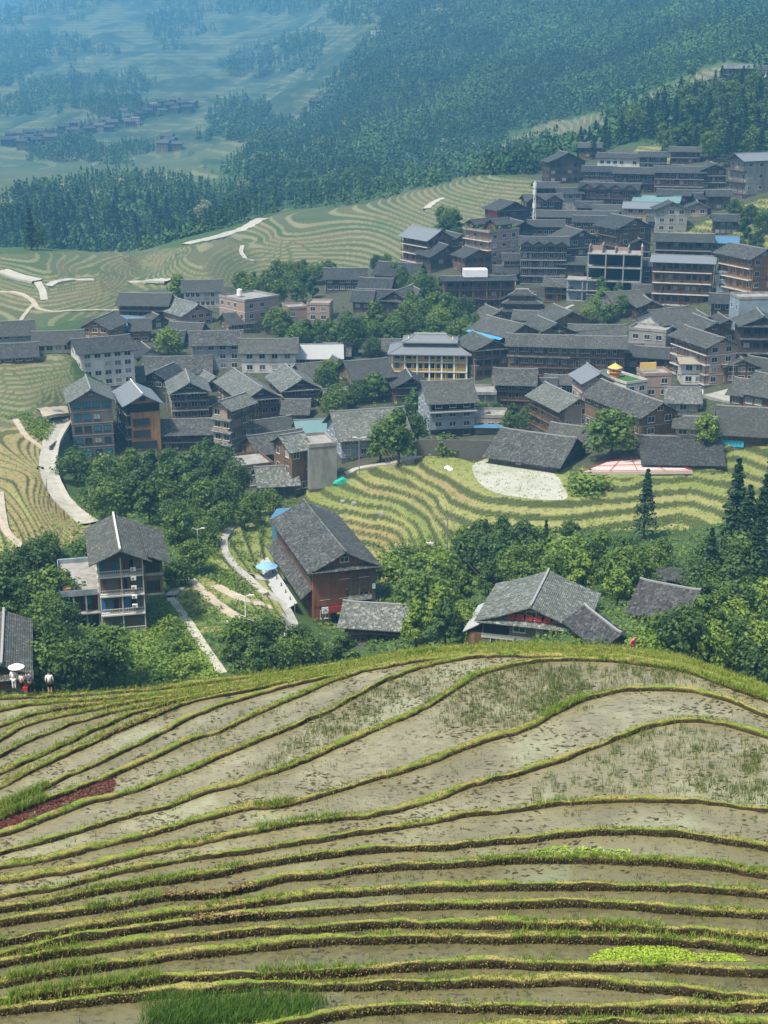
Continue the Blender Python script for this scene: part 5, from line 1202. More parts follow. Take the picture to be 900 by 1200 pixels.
    for k in (0, 1): put_window(r, hw + 1.6, -hd + .8, fh * 2.3 + k * fh * .95, 2.3, 1.9, 0)
    mb = MB(); mb.box(hw, hw + 3.3, -hd + .5, hd - 2, fh * 1.9 - .25, fh * 1.9 - .002); mb.box(hw, hw + 3.3, -hd + .5, -hd + .79, fh * 2.85, fh * 2.98); mb.build('wing_slab', M['concrete'], r)
    mb = MB(); mb.slab([(hw + .6, hd - 1, H + .12), (hw + .6, -hd - 1.2, H + .12), (hw + 4.4, -hd - 1.2, H - 1.5), (hw + 4.4, hd - 1, H - 1.5)][::-1], .16); mb.build('wing_roof', M['tile'], r)
    aw = 6.5; z1 = fh * 2.05
    mb = MB(); mb.box(-hw - aw, -hw - .02, -hd + 1.5, hd + 1, z1 - .25, z1); mb.box(-hw - aw, -hw - .02, -hd + 1.2, hd - 2, z1 * .52 - .2, z1 * .52); mb.box(-hw - aw, -hw - .02, -hd + 1.2, hd - 2, -.3, -.05); mb.build('annex_floor', M['concrete'], r)
    mb = MB(); mb.box(-hw - aw + .3, -hw - .03, -hd + 3, hd - 1, 0, z1 - .26); mb.build('annex_wall', M['timberdark'], r)
    mb = MB()
    for i in range(4):
        x = -hw - aw + .2 + i * (aw - .4) / 3; mb.box(x - .14, x + .14, -hd + 1.6, -hd + 1.9, -6, z1 - .26)
    mb.build('annex_post', M['trimgrey'], r)
    mb = MB(); mb.box(-hw - aw, -hw - .3, -hd + 1.5, -hd + 1.62, z1 + .001, z1 + .8); mb.box(-hw - aw, -hw - aw + .12, -hd + 1.63, hd + .8, z1 + .001, z1 + .8); mb.box(-hw - aw + .2, -hw - .3, hd + .5, hd + .9, z1 + .001, z1 + .8); mb.build('terrace_parapet', M['blue'], r)
    mb = MB(); mb.box(-hw - aw + .6, -hw - aw + 2, -hd + 2.2, -hd + 3.4, z1 + .002, z1 + .9); mb.build('planter', M['wood'], r)
    for k in range(2): put_window(r, -hw - aw * .3, -hd + 3, z1 * .26 + k * z1 * .5, 1.6, 1.5, 0, 'frame', 'glassblue'); put_window(r, -hw - aw * .72, -hd + 3, z1 * .26 + k * z1 * .5, 1.6, 1.5, 0, 'frame', 'glass')
    # --- restaurant: side galleries, lean-to roofs, signboard
    r, W, Dp, H = HOUSES['restaurant']; hw, hd = W / 2, Dp / 2
    mb = MB(); mb.slab([(-hw - 2.2, hd, H * .46), (-hw - 2.2, -hd + .6, H * .46), (-hw - .05, -hd + .6, H * .62), (-hw - .05, hd, H * .62)], .14); mb.build('side_roof', M['tile'], r)
    mb = MB(); mb.box(-hw - .06, -hw - .012, -hd + .8, hd - .6, H * .66, H * .9); mb.build('side_opening', M['timberdark'], r)
    gallery(r, (-hw - 3.4, hd), (-hw - 3.4, -hd + .4), .2, H * .40, 3.3, 'concrete', 'timber', 8)
    mb = MB(); mb.slab([(-hw - 5.2, hd - 3, H * .26), (-hw - 5.2, -hd + 1.5, H * .26), (-hw - 2.6, -hd + 1.5, H * .38), (-hw - 2.6, hd - 3, H * .38)], .1); mb.build('tin_awning', M['metalpale'], r)
    mb = MB(); mb.box(-hw - 5.4, -hw - 3.45, -hd + 1.5, hd - 3, -1.6, -.1); mb.build('terrace_deck', M['concrete'], r)
    mb = MB()
    for i in range(7): y = -hd + 1.8 + i * (Dp - 5) / 6; mb.box(-hw - 5.35, -hw - 5.2, y, y + .15, -6, H * .26 - .3)
    mb.build('terrace_post', M['trimgrey'], r)
    mb = MB(); mb.box(-hw + .15, hw * .06, -hd - .10, -hd - .012, H * .33, H * .95); mb.build('plank_panel', M['woodred'], r)
    mb = MB(); mb.box(hw * .08, hw * .84, -hd - .10, -hd - .012, H * .72, H * .93); mb.build('dark_panel', M['timberred'], r)
    mb = MB()
    for i in range(4): x = hw * .1 + i * hw * .185; mb.box(x, x + hw * .17, -hd - .12, -hd - .013, H * .50, H * .70)
    mb.build('plank_shutter', M['wooddull'], r)
    mb = MB(); mb.slab([(hw * .06, -hd - 1.1, H * .40), (hw * .86, -hd - 1.1, H * .40), (hw * .86, -hd - .02, H * .46), (hw * .06, -hd - .02, H * .46)], .12); mb.build('pent_roof', M['tilelight'], r)
    mb = MB(); mb.box(hw * .1, hw * .95, -hd - .03, -hd - .011, .3, H * .38); mb.build('lower_opening', M['dark'], r)
    mb = MB(); mb.box(hw * .86, hw + .03, -hd - .11, -hd - .014, H * .1, H * .96); mb.build('stone_strip', M['stone'], r)
    mb = MB(); mb.box(hw * .89, hw * .98, -hd - .5, -hd - .12, H * .56, H * .64); mb.build('air_conditioner', M['whitepaint'], r)
    k = MB(); k.box(-hw * .55, hw * .16, -hd - 1.25, -hd - 1.05, H * .235, H * .345, 0); k.box(-hw * .3, hw * .16, -hd - 1.28, -hd - 1.06, H * .20, H * .233, 1); marks(k, -hw * .5, hw * .12, H * .245, H * .335, -hd - 1.251, 5, 2, 3)
    k.box(-hw * .55, hw * .16, -hd - 1.06, -hd - .02, H * .236, H * .26, 0); k.build('signboard', [M['red'], M['gold'], M['timberred']], r)
    k = MB(); k.box(-hw * .78, -hw * .58, -hd - 1.2, -hd - 1.08, H * .235, H * .345); k.bar((-hw * .75, -hd - 1.22, H * .27), (-hw * .68, -hd - 1.22, H * .31), .05, 1); k.bar((-hw * .68, -hd - 1.22, H * .31), (-hw * .61, -hd - 1.22, H * .27), .05, 1); k.build('white_sign', [M['whitepaint'], M['bluepaint']], r)
    mb = MB(); mb.box(-hw * .5, -hw * .2, -hd - .12, -hd - .015, .2, H * .22); mb.box(-hw * .12, hw * .1, -hd - .12, -hd - .015, .2, H * .22); mb.build('doorway', M['dark'], r)
    mb = MB()
    for x in (-hw * .75, -hw * .55, -hw * .15, hw * .13): mb.box(x - .12, x + .12, -hd - 1.2, -hd - .96, -.2, H * .234)
    mb.build('porch_post', M['timberred'], r)
    mb = MB(); mb.box(-hw * .9, hw * .4, -hd - 4, -hd - .05, -.5, -.02); mb.build('porch_floor', M['concrete'], r)
    mb = MB(); mb.slab([(-hw - 1.2, hd + 1, H - .6), (hw + 1, hd + 1, H - .6), (hw * .6, hd + 5, H + .3), (-hw * .8, hd + 5, H + .3)], .12); mb.box(-hw, hw, hd, hd + 4.5, -3, H - .7); mb.build('rear_lean_to', M['metalblue'], r)
    # --- barn near the restaurant: posts down to a stone footing
    r, W, Dp, H = HOUSES['barnnear']; mb = MB()
    for i in range(5): x = -W / 2 + .1 + i * (W - .2) / 4; mb.box(x - .12, x + .12, -Dp / 2 - .1, -Dp / 2 + .14, -.5, H * .5)
    mb.build('post', M['timber'], r); mb = MB(); mb.box(-W / 2 - .8, W / 2 + .8, -Dp / 2 - 2.2, -Dp / 2 - .06, -3, -.3); mb.build('stone_apron', M['stone'], r)
    # --- house with red plates
    r, W, Dp, H = HOUSES['redsign']; hw, hd = W / 2, Dp / 2
    mb = MB(); mb.box(-hw * .44, hw * .44, -hd - .05, -hd - .009, H + .3, H + .1 + hw * .15); mb.build('gable_opening', M['dark'], r)
    for i in range(5):
        x = -hw * .40 + i * hw * .185; mb = MB(); mb.box(x - .5, x + .5, -hd - .42, -hd - .34, H + .16, H + 1.16); marks(mb, x - .45, x + .45, H + .2, H + 1.12, -hd - .421, 1, 1, i); o = mb.build('red_plate', [M['red'], M['timberred']], r)
    mb = MB()
    for i in range(9): x = -hw * .6 + i * hw * .15; mb.bar((x, -hd - .12, H + .2), (x, -hd - .12, H + .25 + hw * (.45 - abs(i - 4) * .1) * .55), .05)
    mb.bar((-hw * .62, -hd - .12, H + .24), (hw * .62, -hd - .12, H + .24), .06); mb.build('gable_frame', M['steel'], r)
    mb = MB(); mb.box(-hw - .1, hw + .1, -hd - .12, -hd - .011, H * .36, H * .50); mb.build('concrete_beam', M['trimwhite'], r)
    mb = MB(); mb.box(-hw + .2, -hw * .45, -hd - .06, -hd - .009, H * .5, H - .2); mb.build('loft_opening', M['dark'], r)
    mb = MB(); mb.box(-hw - 2.6, -hw - .1, -hd + 1, hd - 3, -4, H * .4); mb.slab([(-hw - 3.2, hd - 2.6, H * .42), (-hw - 3.2, -hd + .6, H * .42), (-hw + .05, -hd + .6, H * .78), (-hw + .05, hd - 2.6, H * .78)], .12, 1); mb.build('side_shed', [M['timber'], M['metalpale']], r)
    # --- red steel yard
    c = [Vector(at_z(x, y, -89.95)) for x, y in ((682, 553), (812, 552), (768, 537), (712, 541))]
    P = sum(c, Vector()) / 4; k = empty('steel_yard', P); tag(k, 'pale pink floor slab under thin red steel beams behind the low tile roof', 'building site')
    mb = MB(); q = [p - P for p in c]; mb.slab(q, .7); mb.build('floor', M['pink'], k)
    mb = MB(); ip = lambda a, b: (q[0] * (1 - a) + q[1] * a) * (1 - b) + (q[3] * (1 - a) + q[2] * a) * b + Vector((0, 0, .25))
    for a in (0, .25, .5, .75, 1): mb.bar(ip(a, 0), ip(a, 1), .07)
    for b in (0, .5, 1): mb.bar(ip(0, b), ip(1, b), .07)
    mb.bar(ip(.8, .8), ip(.8, .8) + Vector((0, 0, 2.4)), .12); mb.build('beam', M['red'], k)
    # --- blue banner
    r, W, Dp, H = HOUSES['barn88']; mb = MB(); x0 = -W / 2 + .3; mb.box(x0, x0 + 5.2, -Dp / 2 - .4, -Dp / 2 - .34, .2, 1.7); marks(mb, x0 + .5, x0 + 4.7, .55, 1.4, -Dp / 2 - .401, 6, 1, 9)
    cy_ = NT('cyan_banner').out((.04, .42, .58), .6); mb.build('banner', [cy_, M['bluepaint']], r)
    # --- stone retaining walls
    for (pts, h, lab) in (([(612, 350), (640, 349), (664, 347)], 4.0, 'rubble stone terrace wall below the black zigzag hotel'), ([(488, 536), (530, 536), (575, 537)], 4.2, 'grey stone wall below the concrete hotel beside the round bush'),
                          ([(652, 372), (690, 372), (735, 368)], 2.6, 'stone retaining wall above the small green terraces'), ([(82, 512), (70, 520), (58, 530)], 1.6, 'rubble wall along the inner bend of the concrete lane'),
                          ([(330, 733), (338, 742), (350, 756)], 2.2, 'pale concrete wall of the sunken path beside the russet restaurant')):
        ps = [hit(*p) for p in pts]; mb = MB(); o = ps[0]
        for a, b in zip(ps[:-1], ps[1:]):
            d = (b - a); d.z = 0; n = Vector((-d.y, d.x, 0)).normalized() * .35; a2, b2 = a - o, b - o; lo = Vector((0, 0, -2.5)); up = Vector((0, 0, h))
            mb.add([a2 + lo, b2 + lo, b2 + lo + n, a2 + lo + n, a2 + up, b2 + up, b2 + up + n, a2 + up + n], [(0, 3, 2, 1), (4, 5, 6, 7), (0, 1, 5, 4), (1, 2, 6, 5), (2, 3, 7, 6), (3, 0, 4, 7)])
        k = mb.build('stone_wall', M['concrete' if 'concrete wall' in lab else 'stone']); k.location = o; tag(k, lab, 'wall')
extras()

# ------------------------------------------------------------------ paths, lanes, pale fields
PATHPX = []
def ribbon(name, pts, wd, mat, lift_=.25, sub=8):
    PATHPX.append((pts, wd)); P = []
    for (x0, y0), (x1, y1) in zip(pts[:-1], pts[1:]):
        for i in range(sub):
            f = i / sub; h = hit(x0 + (x1 - x0) * f, y0 + (y1 - y0) * f)
            if h: P.append(h)
    P.append(hit(*pts[-1])); A = np.array(P)
    for _ in range(4): A[1:-1] = (A[:-2] + 2 * A[1:-1] + A[2:]) / 4
    t = np.gradient(A[:, :2], axis=0); n = np.stack([-t[:, 1], t[:, 0]], -1); n /= np.linalg.norm(n, axis=1)[:, None] + 1e-9
    V = []
    for k in (-1, -.4, .4, 1):
        q = A.copy(); q[:, :2] += n * k * wd / 2; z = np.array([ground_z(a, b) for a, b in q[:, :2]]); q[:, 2] = np.maximum(z, A[:, 2] - .2) + lift_; V.append(q)
    zz = np.maximum.reduce([v[:, 2] for v in V])
    for v in V: v[:, 2] = .5 * v[:, 2] + .5 * zz
    lo0 = V[0].copy(); lo0[:, 2] -= .9; lo1 = V[-1].copy(); lo1[:, 2] -= .9; V = [lo0] + V + [lo1]
    m = len(A); b = np.arange(m - 1); Q = [np.stack([k * m + b, k * m + b + 1, (k + 1) * m + b + 1, (k + 1) * m + b], -1) for k in range(5)]
    me = np_mesh(name, np.concatenate(V), np.concatenate(Q), [mat]); o = link(name, me); tag(o, kind='structure'); return A
LANE = wall_mat('pale_concrete_lane', (.43, .40, .33), (.25, .23, .18))
SAND = wall_mat('pale_earth', (.42, .36, .27), (.27, .23, .15))
PATHC = wall_mat('grey_path', (.36, .35, .31), (.20, .19, .16))
lane = ribbon('lane', [(80, 489), (71, 505), (60, 522), (56, 545), (60, 567), (71, 588), (86, 602), (106, 615)], 4.2, LANE, .35)
ribbon('lane_yard', [(88, 489), (66, 488), (48, 487)], 6.5, SAND, .3)
for pts, wd, mt in (([(272, 618), (262, 632), (264, 648), (274, 664), (290, 677)], 1.4, PATHC), ([(290, 677), (310, 694), (335, 712), (346, 735), (352, 752)], 1.5, PATHC), ([(294, 674), (310, 681), (322, 684)], 1.3, PATHC),
                    ([(264, 730), (285, 735), (310, 740), (335, 746)], 1.6, LANE), ([(404, 556), (420, 549), (445, 545), (470, 541), (498, 533)], 1.8, LANE),
                    ([(2, 318), (22, 326), (44, 330)], 5, LANE), ([(44, 331), (50, 341), (52, 352)], 2.6, LANE), ([(56, 336), (66, 330), (84, 328), (110, 329)], 3.2, LANE), ([(150, 331), (175, 330), (198, 331)], 4, LANE),
                    ([(0, 342), (22, 344), (38, 352), (44, 362), (60, 366), (100, 364), (142, 364)], 1.8, SAND), ([(40, 356), (28, 370), (22, 380)], 1.4, SAND), ([(218, 287), (240, 281), (262, 276), (288, 268), (308, 256)], 6, LANE), ([(284, 288), (282, 296), (288, 304), (298, 306)], 1.8, LANE),
                    ([(0, 578), (2, 600), (6, 622), (22, 640), (30, 655)], 1.6, SAND), ([(500, 245), (508, 238), (520, 232)], 3.5, LANE), ([(18, 492), (30, 512), (52, 528)], 1.5, SAND),
                    ([(838, 462), (870, 470), (898, 478)], 9, PATHC), ([(200, 700), (212, 690)], 2.2, PATHC), ([(612, 400), (640, 372), (672, 358)], 1.6, PATHC)):
    ribbon('path', pts, wd, mt)
def stairs(pts, wd, lab):
    PATHPX.append((pts, wd)); P = []
    for (x0, y0), (x1, y1) in zip(pts[:-1], pts[1:]):
        n = max(2, int(math.hypot(x1 - x0, y1 - y0) / 2.4))
        for i in range(n): P.append(hit(x0 + (x1 - x0) * i / n, y0 + (y1 - y0) * i / n))
    o = P[0]; mb = MB()
    for a, b in zip(P[:-1], P[1:]):
        d = b - a; d.z = 0; L = max(d.length * .92, .3); d.normalize(); n = Vector((-d.y, d.x, 0)) * wd / 2; a2 = a - o; top = Vector((0, 0, .3)); lo = Vector((0, 0, -.6)); e = d * L
        mb.add([a2 - n + lo, a2 + n + lo, a2 + n + e + lo, a2 - n + e + lo, a2 - n + top, a2 + n + top, a2 + n + e + top, a2 - n + e + top], [(0, 1, 2, 3), (7, 6, 5, 4), (0, 4, 5, 1), (1, 5, 6, 2), (2, 6, 7, 3), (3, 7, 4, 0)])
    k = mb.build('stone_steps', LANE); k.location = o; tag(k, lab, 'steps')
ribbon('garden_bed', [(222, 680), (245, 700), (272, 722), (300, 730)], 1.9, SAND, .2)
ribbon('garden_bed', [(252, 687), (285, 704), (318, 712)], 2.0, SAND, .2)
stairs([(200, 702), (212, 718), (226, 738), (240, 760), (262, 792)], 1.5, 'straight flight of stone steps descending through shrubs right of the blue curtained hotel')
stairs([(291, 678), (302, 689), (314, 699)], 1.4, 'short flight of stone steps on the winding path left of the restaurant')
def pale_field():
    g = fbm; V = []; n = len(pond); P = np.array([at_z(x, y, -92) for x, y in pond]); c = P.mean(0)
    ring = []
    for i in range(n):
        for k in range(6): f = k / 6; ring.append(P[i] * (1 - f) + P[(i + 1) % n] * f)
    ring = np.array(ring); mb = [c] ; m = len(ring)
    V = [c] + list(ring) + [r - np.array([0, 0, .6]) for r in ring]
    me = bpy.data.meshes.new('pale_field'); me.from_pydata([tuple(map(float, v)) for v in V], [], [(0, 1 + i, 1 + (i + 1) % m) for i in range(m)] + [(1 + i, 1 + m + i, 1 + m + (i + 1) % m, 1 + (i + 1) % m) for i in range(m)])
    me.materials.append(wall_mat('dried_paddy', (.41, .40, .34), (.27, .28, .18), .8, .12)); tag(link('pale_field', me), kind='structure')
pale_field()
# ------------------------------------------------------------------ trees
def leaf_mat(name, a, b, c):
    m = NT(name); i = m.island(); r = m.rand(); col = m.mix(i, a, b)
    col = m.mix(m.attr('tone'), col, c); col = m.mix(m.rng(r, 0, 1, 0, .45), col, tuple(x * y for x, y in zip(b, (1.25, 1.05, .8))))
    tr = m.n('BsdfTranslucent'); m.l(col, tr.inputs[0]); ms = m.n('MixShader'); ms.inputs[0].default_value = .28
    m.out(col, .55); m.l(m.b.outputs[0], ms.inputs[1]); m.l(tr.outputs[0], ms.inputs[2]); m.l(ms.outputs[0], m.t.nodes['Material Output'].inputs[0]); return m.mat
LEAF = dict(dark=leaf_mat('dark_leaves', (.020, .048, .011), (.052, .104, .020), (.08, .14, .025)), mid=leaf_mat('green_leaves', (.036, .078, .012), (.088, .158, .022), (.13, .20, .03)),
            bright=leaf_mat('yellow_green_leaves', (.065, .13, .014), (.15, .24, .028), (.21, .29, .045)), needle=leaf_mat('dark_needles', (.010, .028, .013), (.024, .055, .020), (.03, .07, .02)),
            blossom=leaf_mat('pale_blossom', (.20, .22, .12), (.38, .38, .26), (.1, .16, .06)))
BARK = plank_mat('bark', (.035, .026, .018), (.10, .08, .06))
def quads_at(P, Nn, size, g):
    n = len(P); a = np.cross(Nn, g.normal(0, 1, (n, 3))); a /= np.linalg.norm(a, axis=1)[:, None] + 1e-9; b = np.cross(Nn, a)
    s = (size * g.uniform(.6, 1.35, n))[:, None]; a = a * s; b = b * s * g.uniform(.5, .9, n)[:, None]
    return np.stack([P - a, P - b * .8, P + a, P + b], 1).reshape(-1, 3)
def crown_broad(h, wd, nl, nq, size, seed, top=.0):
    g = np.random.default_rng(seed); V = []; T = []
    for k in range(nl):
        f = k / nl; z = h * (.30 + .62 * f); rr = wd / 2 * math.sin(math.pi * min(.28 + .62 * f, .93)) ** .8 * (1 - top * f); a = k * 2.4 + g.uniform(0, .8)
        c = np.array([math.cos(a) * rr * g.uniform(.45, .75), math.sin(a) * rr * g.uniform(.45, .75), z]) if k < nl - 1 else np.array([0, 0, h * .88])
        r = wd * g.uniform(.20, .30); n = nq // nl; d = g.normal(0, 1, (n, 3)); d /= np.linalg.norm(d, axis=1)[:, None]
        rad = r * (g.random(n) ** .35)[:, None] * np.array([1, 1, .8]) * (1 + .25 * np.sin(d[:, :1] * 5 + k) * np.sin(d[:, 1:2] * 4))
        Nn = d + g.normal(0, .55, (n, 3)) + np.array([0, 0, .35]); Nn /= np.linalg.norm(Nn, axis=1)[:, None]
        V.append(quads_at(c + d * rad, Nn, size, g)); T.append(np.full(n * 4, g.random() * .7))
    return np.concatenate(V), np.concatenate(T)
def crown_conifer(h, wd, nq, size, seed):
    g = np.random.default_rng(seed); f = g.random(nq) ** .75; lay = np.round(f * 13) / 13 + g.normal(0, .012, nq); lay = np.clip(lay, 0, 1)
    z = h * (.10 + .90 * lay); rm = wd / 2 * (1 - lay) ** .85 * (1 + .22 * np.sin(lay * 40 + seed)) + .12; t = g.random(nq) ** .6; a = g.uniform(0, 6.283, nq) ; a = np.round(a * 2.2 + lay * 7) / 2.2 + g.normal(0, .16, nq)
    P = np.stack([np.cos(a) * rm * t, np.sin(a) * rm * t, z - rm * t * .30], -1); Nn = np.stack([np.cos(a) * .35, np.sin(a) * .35, np.ones(nq)], -1) + g.normal(0, .35, (nq, 3)); Nn /= np.linalg.norm(Nn, axis=1)[:, None]
    return quads_at(P, Nn, size, g), np.repeat(g.random(nq) * .5, 4)
def trunk_mesh(h, r, seed, limbs=5):
    g = random.Random(seed); mb = MB(); pts = [Vector((0, 0, -.8))]; x = y = 0
    for i in range(5): x += g.uniform(-.12, .12) * h * .1; y += g.uniform(-.12, .12) * h * .1; pts.append(Vector((x, y, h * (.15 + .16 * i))))
    tube(pts, r, 7, 0, mb, r * .3)
    for i in range(limbs):
        b = pts[2 + i % 4]; a = i * 2.4; mb.bar(b, b + Vector((math.cos(a) * h * .2, math.sin(a) * h * .2, h * .16)), r * .4, 0, r * .12, 5)
    return mb.mesh('trunk', [BARK], True)
PROTO = {}
def protos():
    for i in range(4):
        for c in ('dark', 'mid', 'bright'):
            V, T = crown_broad(8, (7.2, 6.0, 8.0, 5.2)[i], (13, 11, 16, 9)[i], 1900, .30, 10 + i, .3 if i == 3 else 0)
            PROTO.setdefault(('broad', c), []).append((np_mesh('crown', V, np.arange(len(V)).reshape(-1, 4), [LEAF[c]], dict(tone=T)), trunk_mesh(8, .22, i), 8.0))
    for i in range(3):
        V, T = crown_conifer(10, (4.4, 3.6, 5.2)[i], 1500, .30, 30 + i)
        PROTO.setdefault(('conifer', 'needle'), []).append((np_mesh('crown', V, np.arange(len(V)).reshape(-1, 4), [LEAF['needle']], dict(tone=T)), trunk_mesh(10, .2, 50 + i, 0), 10.0))
    for i in range(3):
        for c in ('dark', 'mid', 'bright'):
            V, T = crown_broad(3, 4.4, 8, 700, .22, 60 + i); V[:, 2] = V[:, 2] * 1.05 - .7
            PROTO.setdefault(('bush', c), []).append((np_mesh('crown', V, np.arange(len(V)).reshape(-1, 4), [LEAF[c]], dict(tone=T)), trunk_mesh(3, .09, 70 + i), 3.0))
    V, T = crown_broad(8, 6.4, 12, 1500, .32, 91); PROTO[('broad', 'blossom')] = [(np_mesh('crown', V, np.arange(len(V)).reshape(-1, 4), [LEAF['blossom']], dict(tone=T)), trunk_mesh(8, .2, 9), 8.0)]
protos()
NTREE = [0]
def tree(kind, col, P, h, label, group=None, wide=1.0, name=None):
    ps = PROTO[(kind, col)]; cm, tm, h0 = ps[NTREE[0] % len(ps)]; NTREE[0] += 1
    r = empty(name or dict(broad='broadleaf_tree', conifer='conifer_tree', bush='shrub')[kind], P, random.uniform(0, 6.28)); s = h / h0; r.scale = (s * wide, s * wide, s)
    tag(r, label, 'shrub' if kind == 'bush' else 'tree', group); link('crown', cm, r); link('trunk', tm, r); return r
TAKEN = []
KEEP = [[(76,650),(200,645),(200,700),(192,752),(76,752)], [(312,655),(470,690),(480,745),(395,752),(322,735)], [(555,690),(690,690),(690,760),(555,760)], [(690,705),(745,705),(745,756),(690,756)], [(735,682),(800,682),(800,716),(735,716)], [(0,727),(48,727),(48,800),(0,800)],
        [(258,612),(300,612),(300,640),(340,690),(345,735),(256,735)], [(192,690),(240,690),(285,792),(236,792)], [(54,488),(112,488),(60,560),(112,620),(84,620),(50,560)], [(105,440),(195,440),(195,533),(80,533)]]
def near_path(x, y, r=5):
    for pts, wd in PATHPX:
        for (x0, y0), (x1, y1) in zip(pts[:-1], pts[1:]):
            dx, dy = x1 - x0, y1 - y0; f = min(max(((x - x0) * dx + (y - y0) * dy) / (dx * dx + dy * dy + 1e-9), 0), 1)
            if (x - x0 - f * dx) ** 2 + ((y - y0 - f * dy) * 1.6) ** 2 < (r + wd) ** 2: return True
    return False
def grove(poly, n, mix, hmin, hmax, label, group, seed, sep=9, shift=.45):
    g = random.Random(seed); xs = [p[0] for p in poly]; ys = [p[1] for p in poly]; k = 0; tries = 0; mine = []
    while k < n and tries < n * 60:
        tries += 1; x = g.uniform(min(xs), max(xs)); y = g.uniform(min(ys), max(ys))
        if not inpoly(x, y, poly): continue
        if any(inpoly(x, y + 6, kz) or inpoly(x, y - 14, kz) for kz in KEEP) or near_path(x, y + 12, 6): continue
        if any((x - a) ** 2 + ((y - b) * 1.3) ** 2 < sep ** 2 for a, b in mine): continue
        kc = g.choices([m[0] for m in mix], [m[1] for m in mix])[0]; h = g.uniform(hmin, hmax) * (.5 if kc[0] == 'bush' else 1.25 if kc[0] == 'conifer' else 1)
        P0 = hit(x, y)
        if P0 is None: continue
        P = (hit(x, y + h * shift * F_PX / P0.length) or P0) if shift else P0
        mine.append((x, y)); k += 1
        lab = label[kc] if isinstance(label, dict) else label
        tree(kc[0], kc[1], P, h, lab, group if not isinstance(group, dict) else group[kc], g.uniform(.85, 1.25))
BD, BM, BB = ('broad', 'dark'), ('broad', 'mid'), ('broad', 'bright'); CN = ('conifer', 'needle'); SD, SM, SB = ('bush', 'dark'), ('bush', 'mid'), ('bush', 'bright')
def labs(where, kinds=None):
    d = {BD: 'dark green leafy tree', BM: 'mid green leafy tree', BB: 'bright yellow green tree', CN: 'dark conifer', SD: 'dark green shrub', SM: 'mid green shrub', SB: 'bright yellow green shrub'}
    return {k: v + ' ' + where for k, v in d.items()}, {k: v.replace('tree', 'trees').replace('shrub', 'shrubs').replace('conifer', 'conifers') + ' ' + where for k, v in d.items()}
def G(poly, n, mix, hmin, hmax, where, seed, sep=9, shift=.45): a, b = labs(where); grove(poly, n, mix, hmin, hmax, a, b, seed, sep, shift)
G([(85,548),(130,528),(255,536),(288,565),(250,600),(205,625),(195,600),(150,590),(110,590),(88,575)], 28, [(BD, 6), (BM, 3)], 7, 10, 'in the wood below the orange plank house', 1, 14)
G([(40,800),(48,740),(0,720),(0,668),(60,640),(112,625),(112,660),(82,665),(80,735),(120,752),(140,770),(120,806),(60,808)], 26, [(BD, 6), (BM, 4), (SM, 1)], 6, 9, 'around the blue curtained hotel and the left barn', 2, 13)
G([(140,770),(205,705),(225,745),(240,775),(180,797)], 12, [(SB, 4), (SM, 3)], 5, 7, 'on the grassy slope by the stone steps', 3, 11)
G([(195,620),(262,580),(330,590),(345,575),(300,610),(255,640),(220,660),(200,650)], 20, [(SB, 3), (SM, 5), (BM, 2)], 5, 7, 'on the bank between the wood and the winding path', 4, 10)
G([(262,745),(400,738),(412,765),(300,784),(266,790),(250,760),(232,722),(200,668),(225,690)], 22, [(BD, 3), (BM, 4), (SM, 3)], 5, 7, 'in the hollow below the winding path', 5, 12)
G([(446,668),(500,650),(560,622),(620,628),(700,626),(712,665),(690,690),(640,672),(560,695),(545,735),(490,742),(475,715),(448,700)], 40, [(BD, 3), (BM, 4), (BB, 4), (SM, 1)], 6, 9, 'in the wood between the restaurant and the red plate house', 6, 12)
G([(700,690),(735,640),(800,640),(905,640),(905,800),(850,790),(800,772),(745,760),(760,735),(815,715),(800,690)], 32, [(BD, 4), (BM, 4), (BB, 3)], 6, 9, 'on the right slope behind the paddies', 7, 13)
G([(815,720),(870,700),(880,740),(830,765)], 5, [(BB, 1)], 6, 8, 'in the bright clump at lower right', 8, 14)
G([(315,372),(345,388),(420,380),(470,375),(472,392),(440,398),(385,398),(330,398)], 22, [(BD, 2), (BM, 5), (BB, 2)], 7, 10, 'in the grove in front of the timber compound', 9, 12)
G([(280,332),(320,318),(385,318),(382,345),(330,350),(290,345)], 16, [(BD, 2), (BM, 4)], 7, 10, 'in the grove north of the flat roofed brick block', 10, 11)
G([(482,352),(520,350),(545,365),(560,385),(552,398),(490,388),(475,372)], 18, [(BD, 2), (BM, 5), (BB, 1)], 7, 10, 'in the grove above the yellow school', 11, 11)
G([(375,440),(395,425),(440,445),(440,470),(395,480),(372,470)], 14, [(BD, 3), (BM, 4), (SB, 1)], 6, 9, 'on the slope between the gabled houses and the plank house', 12, 11)
G([(440,470),(480,450),(500,500),(480,530),(455,540),(438,520)], 6, [(BD, 2), (BM, 3)], 7, 9, 'beside the big blue hall', 13, 13)
G([(560,482),(640,478),(638,500),(600,508),(565,496)], 9, [(BD, 3), (BM, 1)], 5, 7, 'in the dip below the galleried dark house', 14, 11)
G([(690,345),(700,335),(735,345),(730,368),(680,372)], 7, [(BB, 2), (BM, 3)], 6, 8, 'below the unfinished block', 15, 11)
G([(795,492),(840,482),(845,500),(810,505)], 5, [(BD, 1), (SM, 2)], 5, 6, 'between the brick house and the paved yard', 16, 10)
G([(505,252),(540,252),(545,282),(530,292),(510,280)], 8, [(BD, 3), (BM, 2)], 7, 9, 'beside the balconied terrace house', 17, 9)
G([(425,300),(480,318),(520,335),(515,348),(470,335),(440,318)], 12, [(BM, 3), (BD, 1), (SM, 1)], 6, 8, 'below the straw coloured terraces', 18, 10)
G([(845,240),(905,255),(905,300),(870,298),(850,275)], 10, [(BD, 3), (SM, 2)], 7, 10, 'among the vegetable plots at right', 19, 11)
